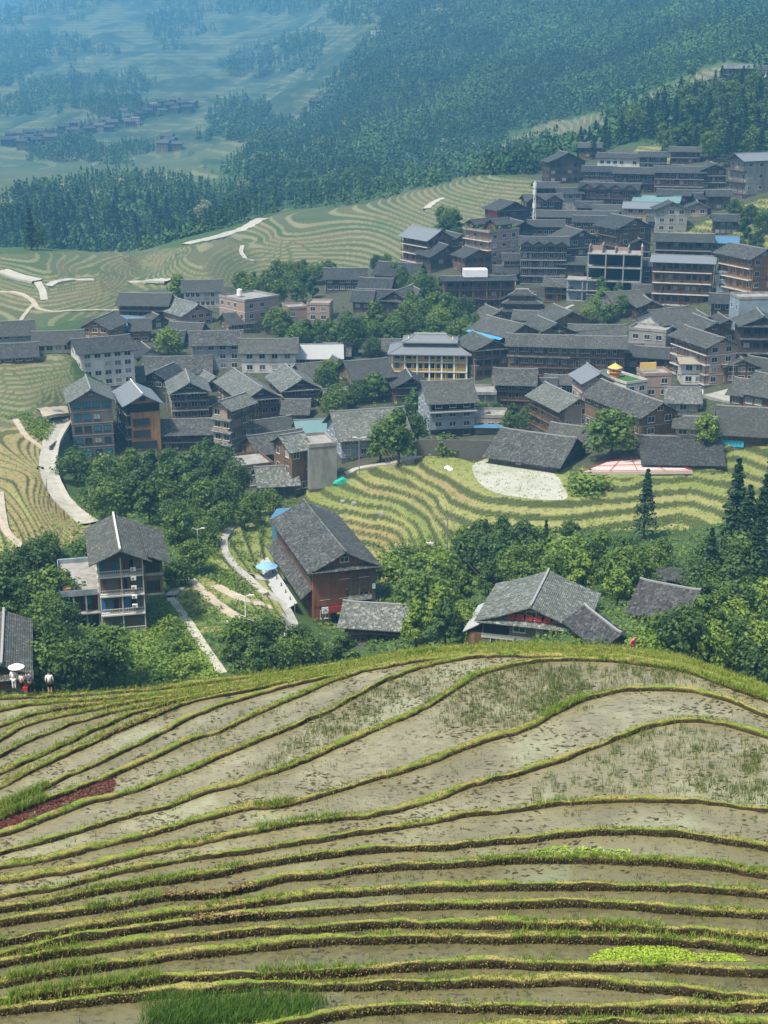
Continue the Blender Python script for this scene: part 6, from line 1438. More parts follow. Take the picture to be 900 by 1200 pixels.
G([(700,165),(745,135),(800,110),(850,92),(905,100),(905,180),(840,182),(780,168),(760,150)], 85, [(BD, 4), (CN, 7), (BM, 2)], 10, 15, 'on the steep right hillside', 20, 9)
G([(660,180),(700,150),(720,170),(700,185)], 8, [(CN, 3), (BD, 1)], 8, 11, 'behind the upper left corner of the high village', 21, 8)
G([(90,545),(240,540),(280,575),(250,590),(100,580)], 8, [(SM, 1), (SD, 1)], 5, 7, 'at the foot of the tall brick house', 22, 14)
G([(0,294),(0,262),(80,250),(150,240),(215,244),(258,252),(240,272),(190,287),(120,294)], 70, [(CN, 8), (BD, 2)], 9, 15, 'in the wood behind the far left terraces', 23, 7, 0)
G([(262,250),(300,222),(400,212),(450,205),(440,228),(380,232),(320,242)], 22, [(CN, 3), (BD, 4), (BM, 2)], 9, 13, 'in the wood behind the middle terraces', 24, 7, 0)
def single(px, py, kind, col, hpx, label, wide=1.0, group=None, cat=None):
    P = hit(px, py); tree(kind, col, P, hpx * P.length / F_PX / .96, label, group, wide)
single(755, 632, 'conifer', 'needle', 80, 'lone dark spire shaped conifer in front of the pale terraces', .8)
single(638, 676, 'conifer', 'needle', 66, 'slender conifer rising from the wood left of the lone spire', .7)
single(857, 660, 'conifer', 'needle', 118, 'tallest conifer at the left of the right hand clump', .9)
single(872, 668, 'conifer', 'needle', 96, 'second tall conifer inside the right hand clump', .9)
single(890, 660, 'conifer', 'needle', 100, 'tall conifer at the right edge of the frame', .9)
single(830, 690, 'conifer', 'needle', 70, 'shorter conifer at the foot of the right hand clump', 1.0)
single(884, 690, 'conifer', 'needle', 80, 'broad conifer low in the right hand clump', 1.1)
single(467, 545, 'broad', 'mid', 66, 'large round leafy tree at the right end of the blue hall', .95)
single(716, 538, 'broad', 'mid', 56, 'spreading leafy tree beside the brick house with stepped balconies', 1.25)
single(826, 527, 'broad', 'bright', 40, 'small airy yellow green tree before the brick house', 1.0)
single(688, 576, 'bush', 'bright', 26, 'bright green weedy mound at the right end of the pale paddy', 1.5)
single(522, 533, 'bush', 'mid', 26, 'round clipped bush above the terraced spur', 1.1)
single(197, 420, 'broad', 'bright', 34, 'pale green garden tree above the wide low tile roof', 1.2)
single(209, 352, 'broad', 'bright', 30, 'bright round tree left of the white bayed hall', 1.1)
single(411, 415, 'broad', 'dark', 44, 'tall dark tree near the pale sheet metal barn', .8)
single(438, 398, 'broad', 'mid', 44, 'round full crowned tree in front of the timber compound', 1.0)
single(436, 422, 'broad', 'dark', 26, 'dark round tree left of the yellow school', 1.1)
single(240, 262, 'broad', 'blossom', 26, 'pale blossoming tree in the wood behind the terraces', 1.0)
single(285, 232, 'broad', 'blossom', 20, 'second pale blossoming tree farther right in the wood', 1.1)
single(380, 455, 'bush', 'bright', 16, 'yellow green bush beside the little white gabled hut', 1.2)

# undergrowth on the slopes: leaf clumps too many to count
def undergrowth(name, polys, n, size, mat, label, cat, seed, hgt=.5, per=5):
    g = np.random.default_rng(seed); P = []
    for poly, share in polys:
        p = np.array(poly); k = 0; m = int(n * share)
        while k < m:
            x, y = g.uniform(p[:, 0].min(), p[:, 0].max()), g.uniform(p[:, 1].min(), p[:, 1].max())
            k += 1
            if not inpoly(x, y, poly): continue
            if near_path(x, y) or inpoly(x, y, [(300,640),(350,640),(372,745),(335,745)]): continue
            h = hit(x, y)
            if h is not None: P.append(h)
    P = np.array(P); q = np.repeat(P, per, 0); d = np.linalg.norm(q, axis=1) / 300
    q = q + g.normal(0, 1, q.shape) * np.array([.55, .55, .0]) * (size / .3) + np.stack([d * 0, d * 0, g.random(len(q)) * hgt], -1)
    Nn = g.normal(0, .6, q.shape) + np.array([0, -.2, 1]); Nn /= np.linalg.norm(Nn, axis=1)[:, None]
    V = quads_at(q, Nn, size * 1.0, g); T = np.repeat(np.clip(.5 + fbm(q[:, 0] / 7, q[:, 1] / 7, 2), 0, 1), 4)
    tag(link(name, np_mesh(name, V, np.arange(len(V)).reshape(-1, 4), [mat], dict(tone=T))), label, cat, kind='stuff')
undergrowth('undergrowth', [([(-20,640),(110,610),(200,600),(290,570),(340,575),(345,690),(420,740),(420,790),(-160,830),(-160,660)], .42), ([(430,640),(560,620),(1060,615),(1060,830),(430,780)], .42), ([(80,540),(270,540),(290,600),(100,610)], .16)], 16000, .30, LEAF['mid'],
            'mixed shrubs and weeds covering the slopes around the near houses', 'undergrowth', 31, .9)
undergrowth('vegetable_rows', [([(236,655),(262,668),(292,690),(284,697),(250,680),(230,666)], 1.0)], 1500, .2, LEAF['mid'], 'rows of leafy vegetables on the narrow garden terraces', 'vegetables', 36, .5, 5)
undergrowth('hillside_scrub', [([(700,165),(745,135),(800,110),(850,92),(905,100),(905,185),(840,186),(780,172)], 1.0)], 3000, .5, LEAF['dark'], 'dark scrub under the trees of the steep right hillside', 'scrub', 35, 1.5, 6)
undergrowth('village_weeds', [([(85,400),(560,330),(900,200),(905,520),(560,530),(270,575),(90,540)], .7), ([(560,190),(1060,165),(1060,330),(560,330)], .3)], 10000, .32, LEAF['mid'], 'weeds and garden plants in the gaps between the village houses', 'weeds', 32, .9, 4)
undergrowth('terrace_grass', [([(340,575),(480,535),(700,550),(905,515),(905,615),(560,635),(480,680),(400,690)], .6), ([(0,480),(110,620),(0,690)], .2), ([(200,740),(205,660),(300,590),(345,570),(340,740)], .2)], 17000, .13, LEAF['bright'], 'tufts of grass on the banks of the middle terraces', 'grass', 33, .3, 4)
undergrowth('roadside_grass', [([(5,488),(45,484),(78,508),(56,520),(30,505)], .35), ([(130,752),(205,700),(245,760),(262,796),(130,808)], .65)], 5200, .25, LEAF['bright'], 'bright green grass on the banks by the concrete lane and the stone steps', 'grass', 34, .8, 5)

# ------------------------------------------------------------------ the far forest
def forest():
    g = np.random.default_rng(77); P = []; S = []
    areas = [([(-160,290),(-160,235),(0,240),(20,225),(150,205),(258,228),(330,205),(420,205),(520,165),(600,160),(560,205),(430,240),(330,246),(230,286),(160,296)], 4500, 0), ([(258,205),(300,170),(345,150),(430,45),(520,-8),(1075,-8),(1075,70),(905,82),(850,70),(700,132),(590,158),(540,160),(420,205),(300,214)], 15000, 0),
             ([(-20,-8),(520,-8),(430,45),(345,150),(300,170),(258,200),(-160,180),(-160,-8)], 10500, 1), ([(560,205),(600,175),(700,170),(660,195),(620,205)], 500, 0), ([(700,135),(850,95),(905,100),(1070,70),(1070,610),(912,600),(912,180),(760,160),(690,180)], 3600, 0)]
    for poly, n, patchy in areas:
        p = np.array(poly, float)
        for _ in range(n * 2):
            x, y = g.uniform(p[:, 0].min(), p[:, 0].max()), g.uniform(p[:, 1].min(), p[:, 1].max())
            if not inpoly(x, y, poly): continue
            h = hit(x, y, 0 if x > 912 else 700)
            if h is None or h.length < (250 if x > 912 else 600): continue
            if patchy and fbm(np.array([x / 70. + 3]), np.array([y / 26.]), 4)[0] < .03 - (.2 if y < 30 else 0): continue
            P.append(h); S.append(g.uniform(.7, 1.3))
    P = np.array(P); S = np.array(S); n = len(P); con = (fbm(P[:, 0] / 90, P[:, 1] / 90, 3) + g.normal(0, .2, n)) > -.02
    far = np.clip(P[:, 1] / 1500, .75, 2.2); H = np.where(con, 11, 7.5) * S * (.75 + .25 * far); W = np.where(con, 4.6, 8.0) * S * (.55 + .18 * far); k = 34
    f = g.random((n, k)); a = g.uniform(0, 6.283, (n, k)); f = np.where(con[:, None], f ** .8, f)
    rad = np.where(con[:, None], (1 - f) * .5 + .04, np.sqrt(np.clip(1 - (1.7 * f - .75) ** 2, .05, 1)) * .5) * W[:, None] * (.55 + .45 * g.random((n, k)))
    Q = np.stack([P[:, :1] + np.cos(a) * rad, P[:, 1:2] + np.sin(a) * rad, P[:, 2:3] + f * H[:, None]], -1).reshape(-1, 3)
    Nn = np.stack([np.cos(a), np.sin(a), np.full_like(a, .7)], -1).reshape(-1, 3) + g.normal(0, .4, (n * k, 3)); Nn /= np.linalg.norm(Nn, axis=1)[:, None]
    V = quads_at(Q, Nn, np.repeat(W * np.where(con, .22, .19), k), g); T = np.repeat(np.clip(np.where(con, .16, .48) + .55 * fbm(P[:, 0] / 60 + 7, P[:, 1] / 150, 3) + g.normal(0, .10, n), 0, 1), k * 4)
    m = NT('forest_leaves'); i = m.island(); col = m.mix(m.attr('tone'), (.020, .052, .018), (.095, .175, .040)); col = m.mix(m.math('MULTIPLY', i, .5), col, (.035, .085, .02)); m.out(col, .8)
    tag(link('far_forest', np_mesh('far_forest', V, np.arange(len(V)).reshape(-1, 4), [m.mat], dict(tone=T))), 'dense mixed forest on the hazy mountainsides across the valley', 'forest', kind='stuff')
forest()

for x, y, h_ in ((756, 772, 4.5), (772, 748, 4.5), (700, 775, 3.5)):
    tree('bush', 'mid' if x != 756 else 'bright', hit(x, y), h_, {756: 'yellow green shrub in front of the black roofed huts', 772: 'green shrub left of the bright clump at lower right', 700: 'green shrub below the right eave of the red plate house'}[x], None, 1.0)
# ------------------------------------------------------------------ people, poles, vehicles and other small things
import bmesh
SKIN = plain('skin', (.50, .31, .22), .6, .06, 6); HAIR = plain('black_hair', (.012, .010, .010), .5, .2, 9)
def skinned(name, joints, edges, mat, parent, root=0):
    bm = bmesh.new(); lay = bm.verts.layers.skin.verify(); vs = []
    for i, (x, y, z, r) in enumerate(joints):
        v = bm.verts.new((x, y, z)); v[lay].radius = (r, r) if not isinstance(r, tuple) else r; v[lay].use_root = (i == root); vs.append(v)
    for a, b in edges: bm.edges.new((vs[a], vs[b]))
    me = bpy.data.meshes.new(name); bm.to_mesh(me); bm.free(); me.materials.append(mat); o = link(name, me, parent)
    o.modifiers.new('skin', 'SKIN').use_smooth_shade = True; s = o.modifiers.new('sub', 'SUBSURF'); s.levels = s.render_levels = 1; return o
def person(P, rz, label, shirt, legs, lower, h=1.62, pose='stand', arm=None, hat=None):
    r = empty('person', P, rz); tag(r, label, 'person'); k = h / 1.65; r.scale = (k, k, k)
    lean = (lambda x, y, z: (x, y, z)) if pose == 'stand' else (lambda x, y, z: (x, y - max(0, z - .8) * .3, .8 + (z - .8) * .94 if z > .8 else z))
    J = [(0, 0, .92, .13), (0, 0, 1.12, .12), (0, -.01, 1.34, .14), (0, -.01, 1.44, .055), (0, -.02, 1.55, .085), (0, -.02, 1.62, .08)]
    E = [(0, 1), (1, 2), (2, 3), (3, 4), (4, 5)]
    for s in (-1, 1):
        n = len(J); J += [(s * .09, 0, .86, .085), (s * .10, -.01, .48, .055), (s * .10, .01, .09, .038), (s * .11, -.13, .03, .03)]; E += [(0, n), (n, n + 1), (n + 1, n + 2), (n + 2, n + 3)]
        n = len(J); up = arm and s == arm
        J += [(s * .17, 0, 1.36, .05), (s * .24, .02, 1.12, .038), ((s * .30, -.10, 1.30, .028) if up else (s * .25, -.06, .90, .028)), ((s * .31, -.14, 1.40, .022) if up else (s * .25, -.09, .80, .022))]; E += [(2, n), (n, n + 1), (n + 1, n + 2), (n + 2, n + 3)]
    JJ = [(*lean(x, y, z), q) for x, y, z, q in J]; skinned('body', JJ, E, SKIN, r)
    SJ = [(*lean(0, 0, .90), .155), (*lean(0, 0, 1.12), .15), (*lean(0, -.01, 1.35), .165), (*lean(0, -.01, 1.42), .075)]; SE = [(0, 1), (1, 2), (2, 3)]
    for s in (-1, 1):
        n = len(SJ); up = arm and s == arm
        SJ += [(*lean(s * .18, 0, 1.36), .066), (*lean(s * .245, .02, 1.12), .055), (*lean(*((s * .30, -.09, 1.27) if up else (s * .25, -.05, .93))), .042)]; SE += [(2, n), (n, n + 1), (n + 1, n + 2)]
    skinned('shirt', SJ, SE, shirt, r)
    LJ = [(0, 0, .90, .15)]; LE = []; zl = .45 if lower == 'shorts' else .10
    for s in (-1, 1):
        n = len(LJ); LJ += [(s * .09, 0, .82, .105), (s * .10, -.01, max(zl, .48), .075)]; LE += [(0, n), (n, n + 1)]
        if lower != 'shorts': LJ += [(s * .10, .01, .12, .055)]; LE += [(n + 1, n + 2)]
    skinned(lower, LJ, LE, legs, r)
    skinned('hair', [(*lean(0, .015, 1.66), .088), (*lean(0, .05, 1.56), .07)], [(0, 1)], HAIR, r)
    for nm, px_, rr in (('eye', .03, .012), ('eye', -.03, .012), ('nose', 0, .014)):
        x, y, z = lean(px_, -.105, 1.57 if nm == 'eye' else 1.545); mb = MB(); mb.box(x - rr, x + rr, y - rr, y + rr, z - rr, z + rr); mb.build(nm, HAIR if nm == 'eye' else SKIN, r)
    return r
CL = lambda n, c: plain(n, c, .85, .12, 9)
cw, cg, cb, cp = CL('white_cotton', (.72, .71, .68)), CL('slate_cloth', (.07, .085, .115)), CL('black_cloth', (.014, .014, .016)), CL('pink_cloth', (.72, .13, .20))
V3 = lambda a: Vector(tuple(float(x) for x in a))
crest = lambda px, py, z=-42.42: V3(at_z(px, py, z))
person(crest(36, 814), R(165), 'walker in a slate grey vest with dark trousers and one arm raised, seen from behind', cg, cb, 'trousers', 1.72, arm=1)
person(crest(59, 813), R(190), 'walker in a white long sleeved shirt and black shorts on the left crest', cw, cb, 'shorts', 1.64)
pu = person(crest(17, 808, -44.2), R(170), 'walker in white under a white parasol half hidden by the left grassy bank', cw, cw, 'trousers', 1.6, arm=-1)
person(crest(26, 810, -43.6), R(150), 'small walker in pale pink behind the slate vested walker', CL('pale_pink_cloth', (.6, .40, .38)), cb, 'trousers', 1.35)
person(crest(740, 767, -43.75), R(40), 'person in a bright pink jacket bending down at the far edge of the paddies', cp, cp, 'trousers', 1.6, pose='bend')
bag = MB(); bag.box(-.16, .16, -.08, .08, 0, .28); bag.bar((-.1, 0, .28), (0, 0, .46), .012); bag.bar((.1, 0, .28), (0, 0, .46), .012); o = bag.build('handbag', M['red']); o.location = crest(36, 814) + Vector((-.30, -.12, .34)); tag(o, 'red bag carried by the slate vested walker', 'bag')
def parasol(name, P, rad, hgt, mat, label, tilt=.0, cat='parasol'):
    k = empty(name, P); tag(k, label, cat); mb = MB(); n = 14; rings = [(0.02, hgt + rad * .34), (rad * .5, hgt + rad * .26), (rad, hgt)]
    vs = [(r * math.cos(2 * math.pi * i / n), r * math.sin(2 * math.pi * i / n), z) for r, z in rings for i in range(n)]; vs2 = [(x, y, z - .03) for x, y, z in vs]
    fs = [(a * n + i, (a + 1) * n + i, (a + 1) * n + (i + 1) % n, a * n + (i + 1) % n) for a in range(2) for i in range(n)]
    mb.add(vs + vs2, fs + [tuple(q + 3 * n for q in f[::-1]) for f in fs] + [(2 * n + i, 5 * n + i, 5 * n + (i + 1) % n, 2 * n + (i + 1) % n) for i in range(n)]); mb.build('canopy', mat, k)
    mb = MB(); mb.bar((0, 0, 0), (0, 0, hgt + rad * .33), .03, n=6); mb.build('pole', M['steel'], k); return k
parasol('parasol', pu.location + Vector((.30, -.14, 1.28)), .58, .55, M['whitepaint'], 'small white parasol held by the walker in white')
h = hit(313, 678); pm = NT('pale_blue_canvas').out((.20, .36, .62), .7); k = parasol('garden_parasol', h, 2.1, 2.5, pm, 'large pale blue parasol standing beside the restaurant terrace')
h = hit(399, 731) or hit(399, 728)
person(V3(HOUSES['restaurant'][0].matrix_basis @ Vector((HOUSES['restaurant'][1] * .06, -HOUSES['restaurant'][2] / 2 - 2.6, -.02))), R(20), 'person in a white shirt standing at the door of the russet restaurant', cw, cb, 'trousers', 1.65)
# poles ------------------------------------------------------------
def pole(px, py, hpx, label, kind='lamp', mat='steel', r=.10):
    P = hit(px, py); hh = hpx * P.length / F_PX / .95; k = empty(dict(lamp='street_lamp', power='utility_pole', mast='lattice_mast', plain='post')[kind], P); tag(k, label, dict(lamp='street lamp', power='utility pole', mast='mast', plain='post')[kind])
    mb = MB()
    if kind == 'mast':
        b = .9
        for i in range(3):
            a = i * 2.094; mb.bar((b * math.cos(a), b * math.sin(a), -1), (.25 * math.cos(a), .25 * math.sin(a), hh), .13)
        for j in range(12):
            z0 = hh * j / 12; z1 = hh * (j + 1) / 12; f0 = b + (.25 - b) * j / 12; f1 = b + (.25 - b) * (j + 1) / 12
            for i in range(3): a = i * 2.094; c = a + 2.094; mb.bar((f0 * math.cos(a), f0 * math.sin(a), z0), (f1 * math.cos(c), f1 * math.sin(c), z1), .07)
        mb.build('lattice', M['whitepaint'], k)
        m2 = MB()
        for z in (hh * .92, hh * .8, hh * .55): 
            for i in range(3): a = i * 2.094 + .5; m2.box(.6 * math.cos(a) - .18, .6 * math.cos(a) + .18, .6 * math.sin(a) - .18, .6 * math.sin(a) + .18, z - 1.0, z + 1.0)
        m2.build('antenna', M['whitepaint'], k); return k, hh
    mb.bar((0, 0, -1), (0, 0, hh), r * 1.3, 0, r, 8); mb.build('pole', M[mat], k)
    if kind == 'lamp':
        m2 = MB()
        for s in (-1, 1): m2.bar((0, 0, hh - .1), (s * 1.0, 0, hh + .15), .05); m2.box(min(s * .7, s * 1.5), max(s * .7, s * 1.5), -.14, .14, hh + .12, hh + .24)
        m2.build('lamp_head', M['whitepaint'], k)
    if kind == 'power':
        m2 = MB(); m2.box(-1.3, 1.3, -.08, .08, hh - .5, hh - .34)
        for x in (-1.2, -.4, .4, 1.2): m2.bar((x, 0, hh - .34), (x, 0, hh - .1), .06)
        m2.build('cross_arm', M['steel'], k)
    return k, hh
pole(421, 556, 42, 'grey lamp post with two arms beside the pale path above the spur', 'lamp')
p1 = pole(447, 541, 22, 'grey utility pole with stays at the top of the terraced spur', 'power'); p2 = pole(524, 646, 40, 'slender utility pole carrying cables over the middle terraces', 'power'); p0 = pole(431, 528, 26, 'utility pole above the big blue hall', 'power')
pole(625, 276, 58, 'tall white lattice mast rising over the upper village', 'mast')
pole(288, 728, 30, 'white lamp post standing beside the lower footpath', 'lamp', 'whitepaint', .09); pole(232, 640, 20, 'white lamp post above the green bank left of the winding path', 'lamp', 'whitepaint')
for i, (x, y) in enumerate(((55, 575), (59, 592), (76, 611))): pole(x, y, 13, ('dark post at the left bend of the concrete lane', 'dark post halfway down the concrete lane', 'dark post near the lower end of the concrete lane')[i], 'plain', 'timberdark', .07)
pole(478, 545, 26, 'leaning grey pole beside the tiny shed on the spur', 'plain')
def cables():
    a = p0[0].location + Vector((0, 0, p0[1] - .2)); b = p1[0].location + Vector((0, 0, p1[1] - .2)); c = p2[0].location + Vector((0, 0, p2[1] - .2)); e = hit(576, 692) + Vector((0, 0, 2)); mb = MB()
    for s in (-1.2, -.4, .4, 1.2):
        for u, v, sag in ((a, b, .6), (b, c, 2.5), (c, e, 1.5)):
            pts = []
            for i in range(11): f = i / 10; p = u.lerp(v, f); pts.append(p + Vector((s, 0, -4 * sag * f * (1 - f))))
            tube(pts, .045, 4, 0, mb)
    k = mb.build('power_cables', M['wooddull']); tag(k, 'four slack power cables crossing the terraced spur', 'cable')
cables()
vp = []
for x, y, hp, lab in ((196, 482, 22, 'utility pole behind the bright orange plank house'), (330, 545, 24, 'utility pole among the low roofs at the lower edge of the village'), (556, 452, 24, 'utility pole at the right corner of the yellow school'), (655, 412, 24, 'utility pole in front of the yellow boarded long hotel'),
                      (742, 398, 22, 'utility pole beside the ruined plaster house'), (858, 452, 24, 'utility pole at the paved yard on the right'), (588, 318, 20, 'utility pole beside the black zigzag hotel'), (268, 402, 20, 'utility pole behind the grey plaster house'), (780, 462, 24, 'utility pole by the bare brick house with the yellow wall')):
    vp.append(pole(x, y, hp, lab, 'power', 'trimgrey', .12))
for a, b in ((0, 7), (1, 0), (2, 3), (3, 4), (4, 5), (8, 5), (6, 4), (3, 8)):
    u = vp[a][0].location + Vector((0, 0, vp[a][1] - .2)); v = vp[b][0].location + Vector((0, 0, vp[b][1] - .2))
    for s in (-1.2, 1.2):
        tag(tube([u.lerp(v, i / 8) + Vector((s, 0, -6 * (i / 8) * (1 - i / 8))) for i in range(9)], .05, 4).build('power_cable', M['dark']), 'thin dark power cable sagging across the village roofs', 'cable', 'thin dark power cables over the village')
# vehicles ---------------------------------------------------------
def car(P, rz, paint, label):
    k = empty('parked_car', P, rz); tag(k, label, 'car'); prof = [(-2.1, .35), (-2.15, .75), (-1.5, .92), (-.9, 1.42), (.7, 1.45), (1.6, .98), (2.1, .9), (2.15, .35)]; mb = MB(); n = len(prof)
    vs = [(x, -.82 if z < 1 else -.68, z) for x, z in prof] + [(x, .82 if z < 1 else .68, z) for x, z in prof]
    mb.add(vs, [tuple(range(n)), tuple(range(2 * n - 1, n - 1, -1))] + [(i, i + n, (i + 1) % n + n, (i + 1) % n) for i in range(n)]); mb.build('body', paint, k)
    w_ = MB()
    for s in (-1, 1): w_.add([(-1.15, s * .80, .98), (1.2, s * .80, .98), (.65, s * .72, 1.36), (-.8, s * .72, 1.36)], [(0, 1, 2, 3) if s < 0 else (3, 2, 1, 0)])
    w_.add([(1.53, -.62, 1.04), (1.53, .62, 1.04), (.78, .55, 1.43), (.78, -.55, 1.43)], [(0, 1, 2, 3)]); w_.build('window', M['glass'], k)
    for x in (-1.3, 1.3):
        for s in (-1, 1):
            t = MB(); t.bar((x, s * .70, .33), (x, s * .90, .33), .33, n=14); tt = t.build('wheel', M['dark'], k); t = MB(); t.bar((x, s * .88, .33), (x, s * .915, .33), .18, n=10); t.build('rim', M['steel'], tt)
    for s in (-1, 1): t = MB(); t.box(2.05, 2.17, s * .6 - .16, s * .6 + .16, .62, .78); t.build('headlight', M['whitepaint'], k)
car(hit(73, 495) + Vector((0, 0, .4)), R(-50), plain('silver_paint', (.55, .57, .60), .3, .05, 1, .3), 'silver car parked in the yard beside the tall brick house')
car(hit(66, 488) + Vector((0, 0, .4)), R(20), plain('dusty_grey_paint', (.20, .21, .22), .5, .2, 1), 'dusty grey van like car behind the silver car')
P = hit(47, 551); k = empty('motorcycle', P + Vector((0, 0, .1)), R(30)); tag(k, 'dark motorcycle parked at the outer bend of the concrete lane', 'motorcycle')
for x in (-.62, .62):
    mb = MB(); mb.bar((x, -.06, .32), (x, .06, .32), .32, n=14); mb.build('wheel', M['dark'], k)
mb = MB(); mb.bar((-.62, 0, .35), (-.1, 0, .62), .07); mb.bar((-.1, 0, .5), (.35, 0, .7), .14, 0, .16, 6); mb.bar((.35, 0, .85), (.62, 0, .32), .05); mb.bar((.32, -.35, 1.02), (.32, .35, 1.02), .03); mb.build('frame', M['steel'], k); mb = MB(); mb.box(-.65, .1, -.13, .13, .72, .84); mb.build('saddle', M['dark'], k)
# odds and ends on the land -----------------------------------------
def lump(name, px, py, size, mat, label, cat, n=26, up=.0):
    P = hit(px, py); g = np.random.default_rng(int(px * 7 + py)); d = g.normal(0, 1, (n, 3)); d /= np.linalg.norm(d, axis=1)[:, None]; q = d * np.array(size) * (g.uniform(.75, 1, n))[:, None]; q[:, 2] = np.abs(q[:, 2])
    bm = bmesh.new(); [bm.verts.new(tuple(v)) for v in q]; [bm.verts.new((math.cos(a) * size[0] * .8, math.sin(a) * size[1] * .8, -.4)) for a in np.linspace(0, 6.28, 8)[:-1]]; bmesh.ops.convex_hull(bm, input=bm.verts); me = bpy.data.meshes.new(name); bm.to_mesh(me); bm.free(); me.materials.append(mat)
    o = link(name, me); o.location = P + Vector((0, 0, up)); tag(o, label, cat); return o
lump('netting_heap', 398, 566, (2.6, 2.0, 1.6), M['net'], 'heap of bright green netting beside the stained concrete house', 'netting')
lump('tarpaulin_heap', 503, 640, (1.5, 1.2, 1.1), M['pink'], 'pale pink tarpaulin heap on the lower middle terraces', 'tarpaulin')
lump('blue_tarpaulin', 82, 471, (1.6, 1.3, 1.5), M['bluetarp'], 'blue tarpaulin bundle at the left eave of the tall brick house', 'tarpaulin', up=1)
for i, (x, y) in enumerate(((524, 549), (528, 551))): lump('goat', x, y, (.9, .5, .8), M['whitepaint'], ('white goat grazing on the top of the spur, left of two', 'white goat grazing on the top of the spur, right of two')[i], 'goat')
for i, (x, y) in enumerate(((402, 588), (415, 590), (447, 602))): lump('pale_rock', x, y, (.8, .6, .6), M['trimgrey'], ('pale rock on the long curved terrace, leftmost of three', 'pale rock on the long curved terrace, middle of three', 'pale rock on the long curved terrace, rightmost of three')[i], 'rock')
P = hit(790, 690); k = empty('lean_to_shelter', P, R(-24)); tag(k, 'small open shelter under a crumpled black tarpaulin on the right slope', 'shelter'); mb = MB(); mb.slab([(-3.4, -2.0, 1.9), (3.4, -2.0, 1.6), (3.4, 2.0, 2.9), (-3.4, 2.0, 3.2)], .12); mb.slab([(-1.2, -2.3, 2.35), (3.0, -2.2, 2.0), (2.6, .6, 2.7), (-1.0, .6, 3.0)], .1); mb.build('tarpaulin', M['tiledark'], k)
for x in (-3.1, 3.1):
    for y, zz in ((-1.8, 1.85), (1.8, 2.75)): mb = MB(); mb.bar((x, y, -1), (x, y, zz), .1); mb.build('post', M['timber'], k)
P = hit(500, 531); k = empty('field_shed', P, R(10)); tag(k, 'tiny red and grey field shed on top of the terraced spur', 'shed'); mb = MB(); mb.box(-1.2, 1.2, -1, 1, -1, 1.7); mb.build('wall', M['timberred'], k); mb = MB(); mb.slab([(-1.6, -1.4, 1.55), (1.6, -1.4, 1.55), (1.6, 1.4, 2.3), (-1.6, 1.4, 2.3)], .1); mb.build('roof', M['metalpale'], k)
mb = MB(); mb.slab([(1.3, -1.2, .5), (6.5, -.8, .2), (6.5, 1.2, .35), (1.3, 1.2, .6)], .25); mb.build('timber_pile', M['wooddull'], k)
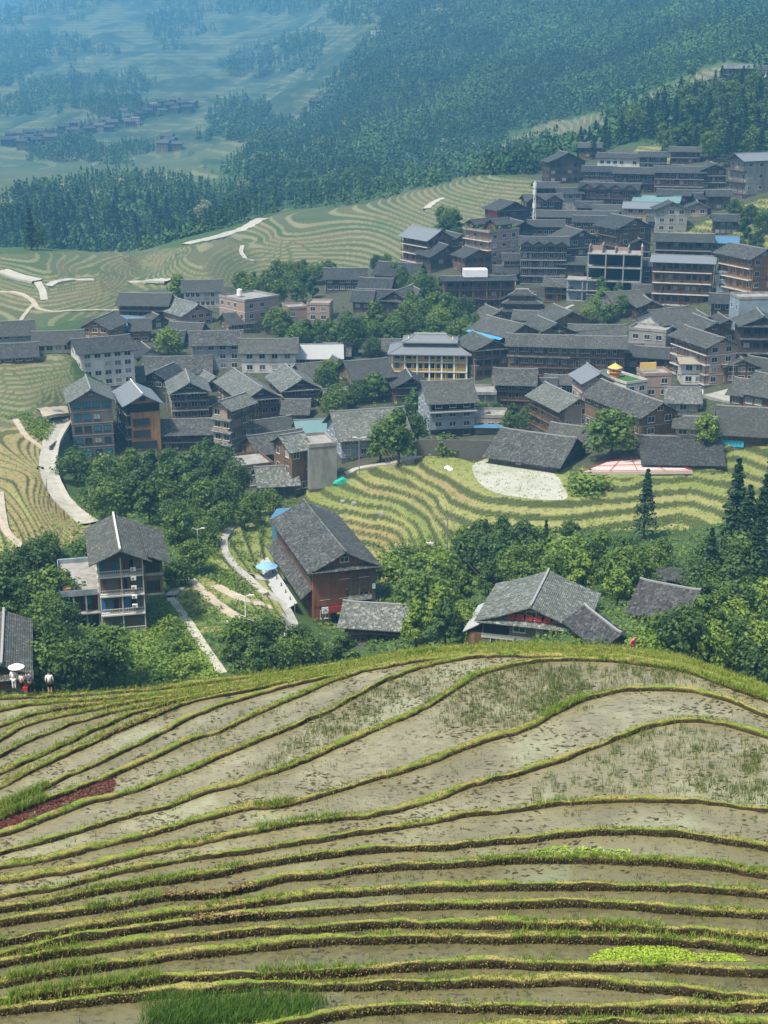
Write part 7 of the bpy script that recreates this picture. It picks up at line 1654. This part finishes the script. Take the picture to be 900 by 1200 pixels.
# the small village across the valley -------------------------------------------
def far_village():
    g = random.Random(9); protos_ = []
    for i, (wm, rm) in enumerate((('timberdark', 'tiledark'), ('timber', 'tile'), ('white', 'tile'), ('brick', 'concrete'))):
        mb = MB(); w_, d_, h_ = (13, 10, 6.5) if i < 2 else (11, 9, 10)
        mb.box(-w_ / 2, w_ / 2, -d_ / 2, d_ / 2, -6, h_)
        if i < 3: mb.slab([(-w_ / 2 - 1, -d_ / 2 - 1, h_ - .3), (w_ / 2 + 1, -d_ / 2 - 1, h_ - .3), (w_ / 2 + 1, 0, h_ + 3), (-w_ / 2 - 1, 0, h_ + 3)], .3, 1); mb.slab([(-w_ / 2 - 1, 0, h_ + 3), (w_ / 2 + 1, 0, h_ + 3), (w_ / 2 + 1, d_ / 2 + 1, h_ - .3), (-w_ / 2 - 1, d_ / 2 + 1, h_ - .3)], .3, 1)
        for k in range(2 if i < 2 else 3):
            for j in range(4): x = -w_ / 2 + (j + .5) * w_ / 4; mb.box(x - .8, x + .8, -d_ / 2 - .1, -d_ / 2 + .05, 1.2 + k * 3, 2.9 + k * 3, 2)
        protos_.append(mb.mesh('far_house', [M[wm], M[rm], M['glass']]))
    pts = [(x, y, g.choice((0, 0, 1))) for x, y in [(8, 168), (18, 166), (28, 170), (36, 164), (44, 168), (53, 161), (60, 165), (68, 158), (76, 162), (84, 155), (92, 159), (98, 150), (106, 154), (112, 147), (118, 151), (124, 143), (131, 147), (135, 140), (88, 148), (74, 152), (62, 155), (48, 157), (34, 158), (22, 160),
            (172, 133), (182, 128), (190, 132), (198, 126), (206, 130), (213, 124), (220, 129), (226, 123), (205, 120), (190, 122), (192, 172), (200, 168), (207, 173), (196, 164), (12, 160), (128, 152), (152, 146), (165, 136), (380, 120), (388, 118), (372, 124)]]
    labs_ = {0: 'dark timber house in the hazy village across the valley', 1: 'brown roofed house in the hazy village across the valley'}
    for x, y, i in pts:
        P = hit(x, y + 2, 900)
        if P is None: continue
        o = link('far_house', protos_[i]); o.location = P; o.rotation_euler = (0, 0, g.uniform(-.5, .5)); s = g.uniform(.8, 1.1); o.scale = (s, s, s); tag(o, labs_[i], 'house', labs_[i].replace('house', 'houses'))
    for x, y, i, lab in ((145, 137, 2, 'white house standing highest in the middle of the hazy far village'), (152, 143, 2, 'white house below and right of the highest white house across the valley'), (159, 145, 3, 'pinkish flat house right of the white pair across the valley'), (180, 128, 3, 'pale pink flat house at the right end of the hazy far village')):
        P = hit(x, y + 2, 900); o = link('far_house', protos_[i]); o.location = P; tag(o, lab, 'house')
far_village()
# ------------------------------------------------------------------ the blue air of the valley
def build_haze():
    m = bpy.data.materials.new('haze'); m.use_nodes = True; t = m.node_tree; t.nodes.clear()
    o = t.nodes.new('ShaderNodeOutputMaterial'); v = t.nodes.new('ShaderNodeVolumePrincipled')
    v.inputs['Color'].default_value = (.20, .58, 1.0, 1); v.inputs['Density'].default_value = HAZE_DENSITY; v.inputs['Anisotropy'].default_value = .1
    t.links.new(v.outputs[0], o.inputs['Volume'])
    mb = MB(); zt = max(float(GZ.max()) + 40, 60); mb.box(-4200, 4200, -60, 6600, float(GZ.min()) - 3, zt)
    tag(mb.build('haze', m), 'thin blue haze filling the whole valley', 'haze', kind='stuff')
HAZE_DENSITY = .00023
build_haze()
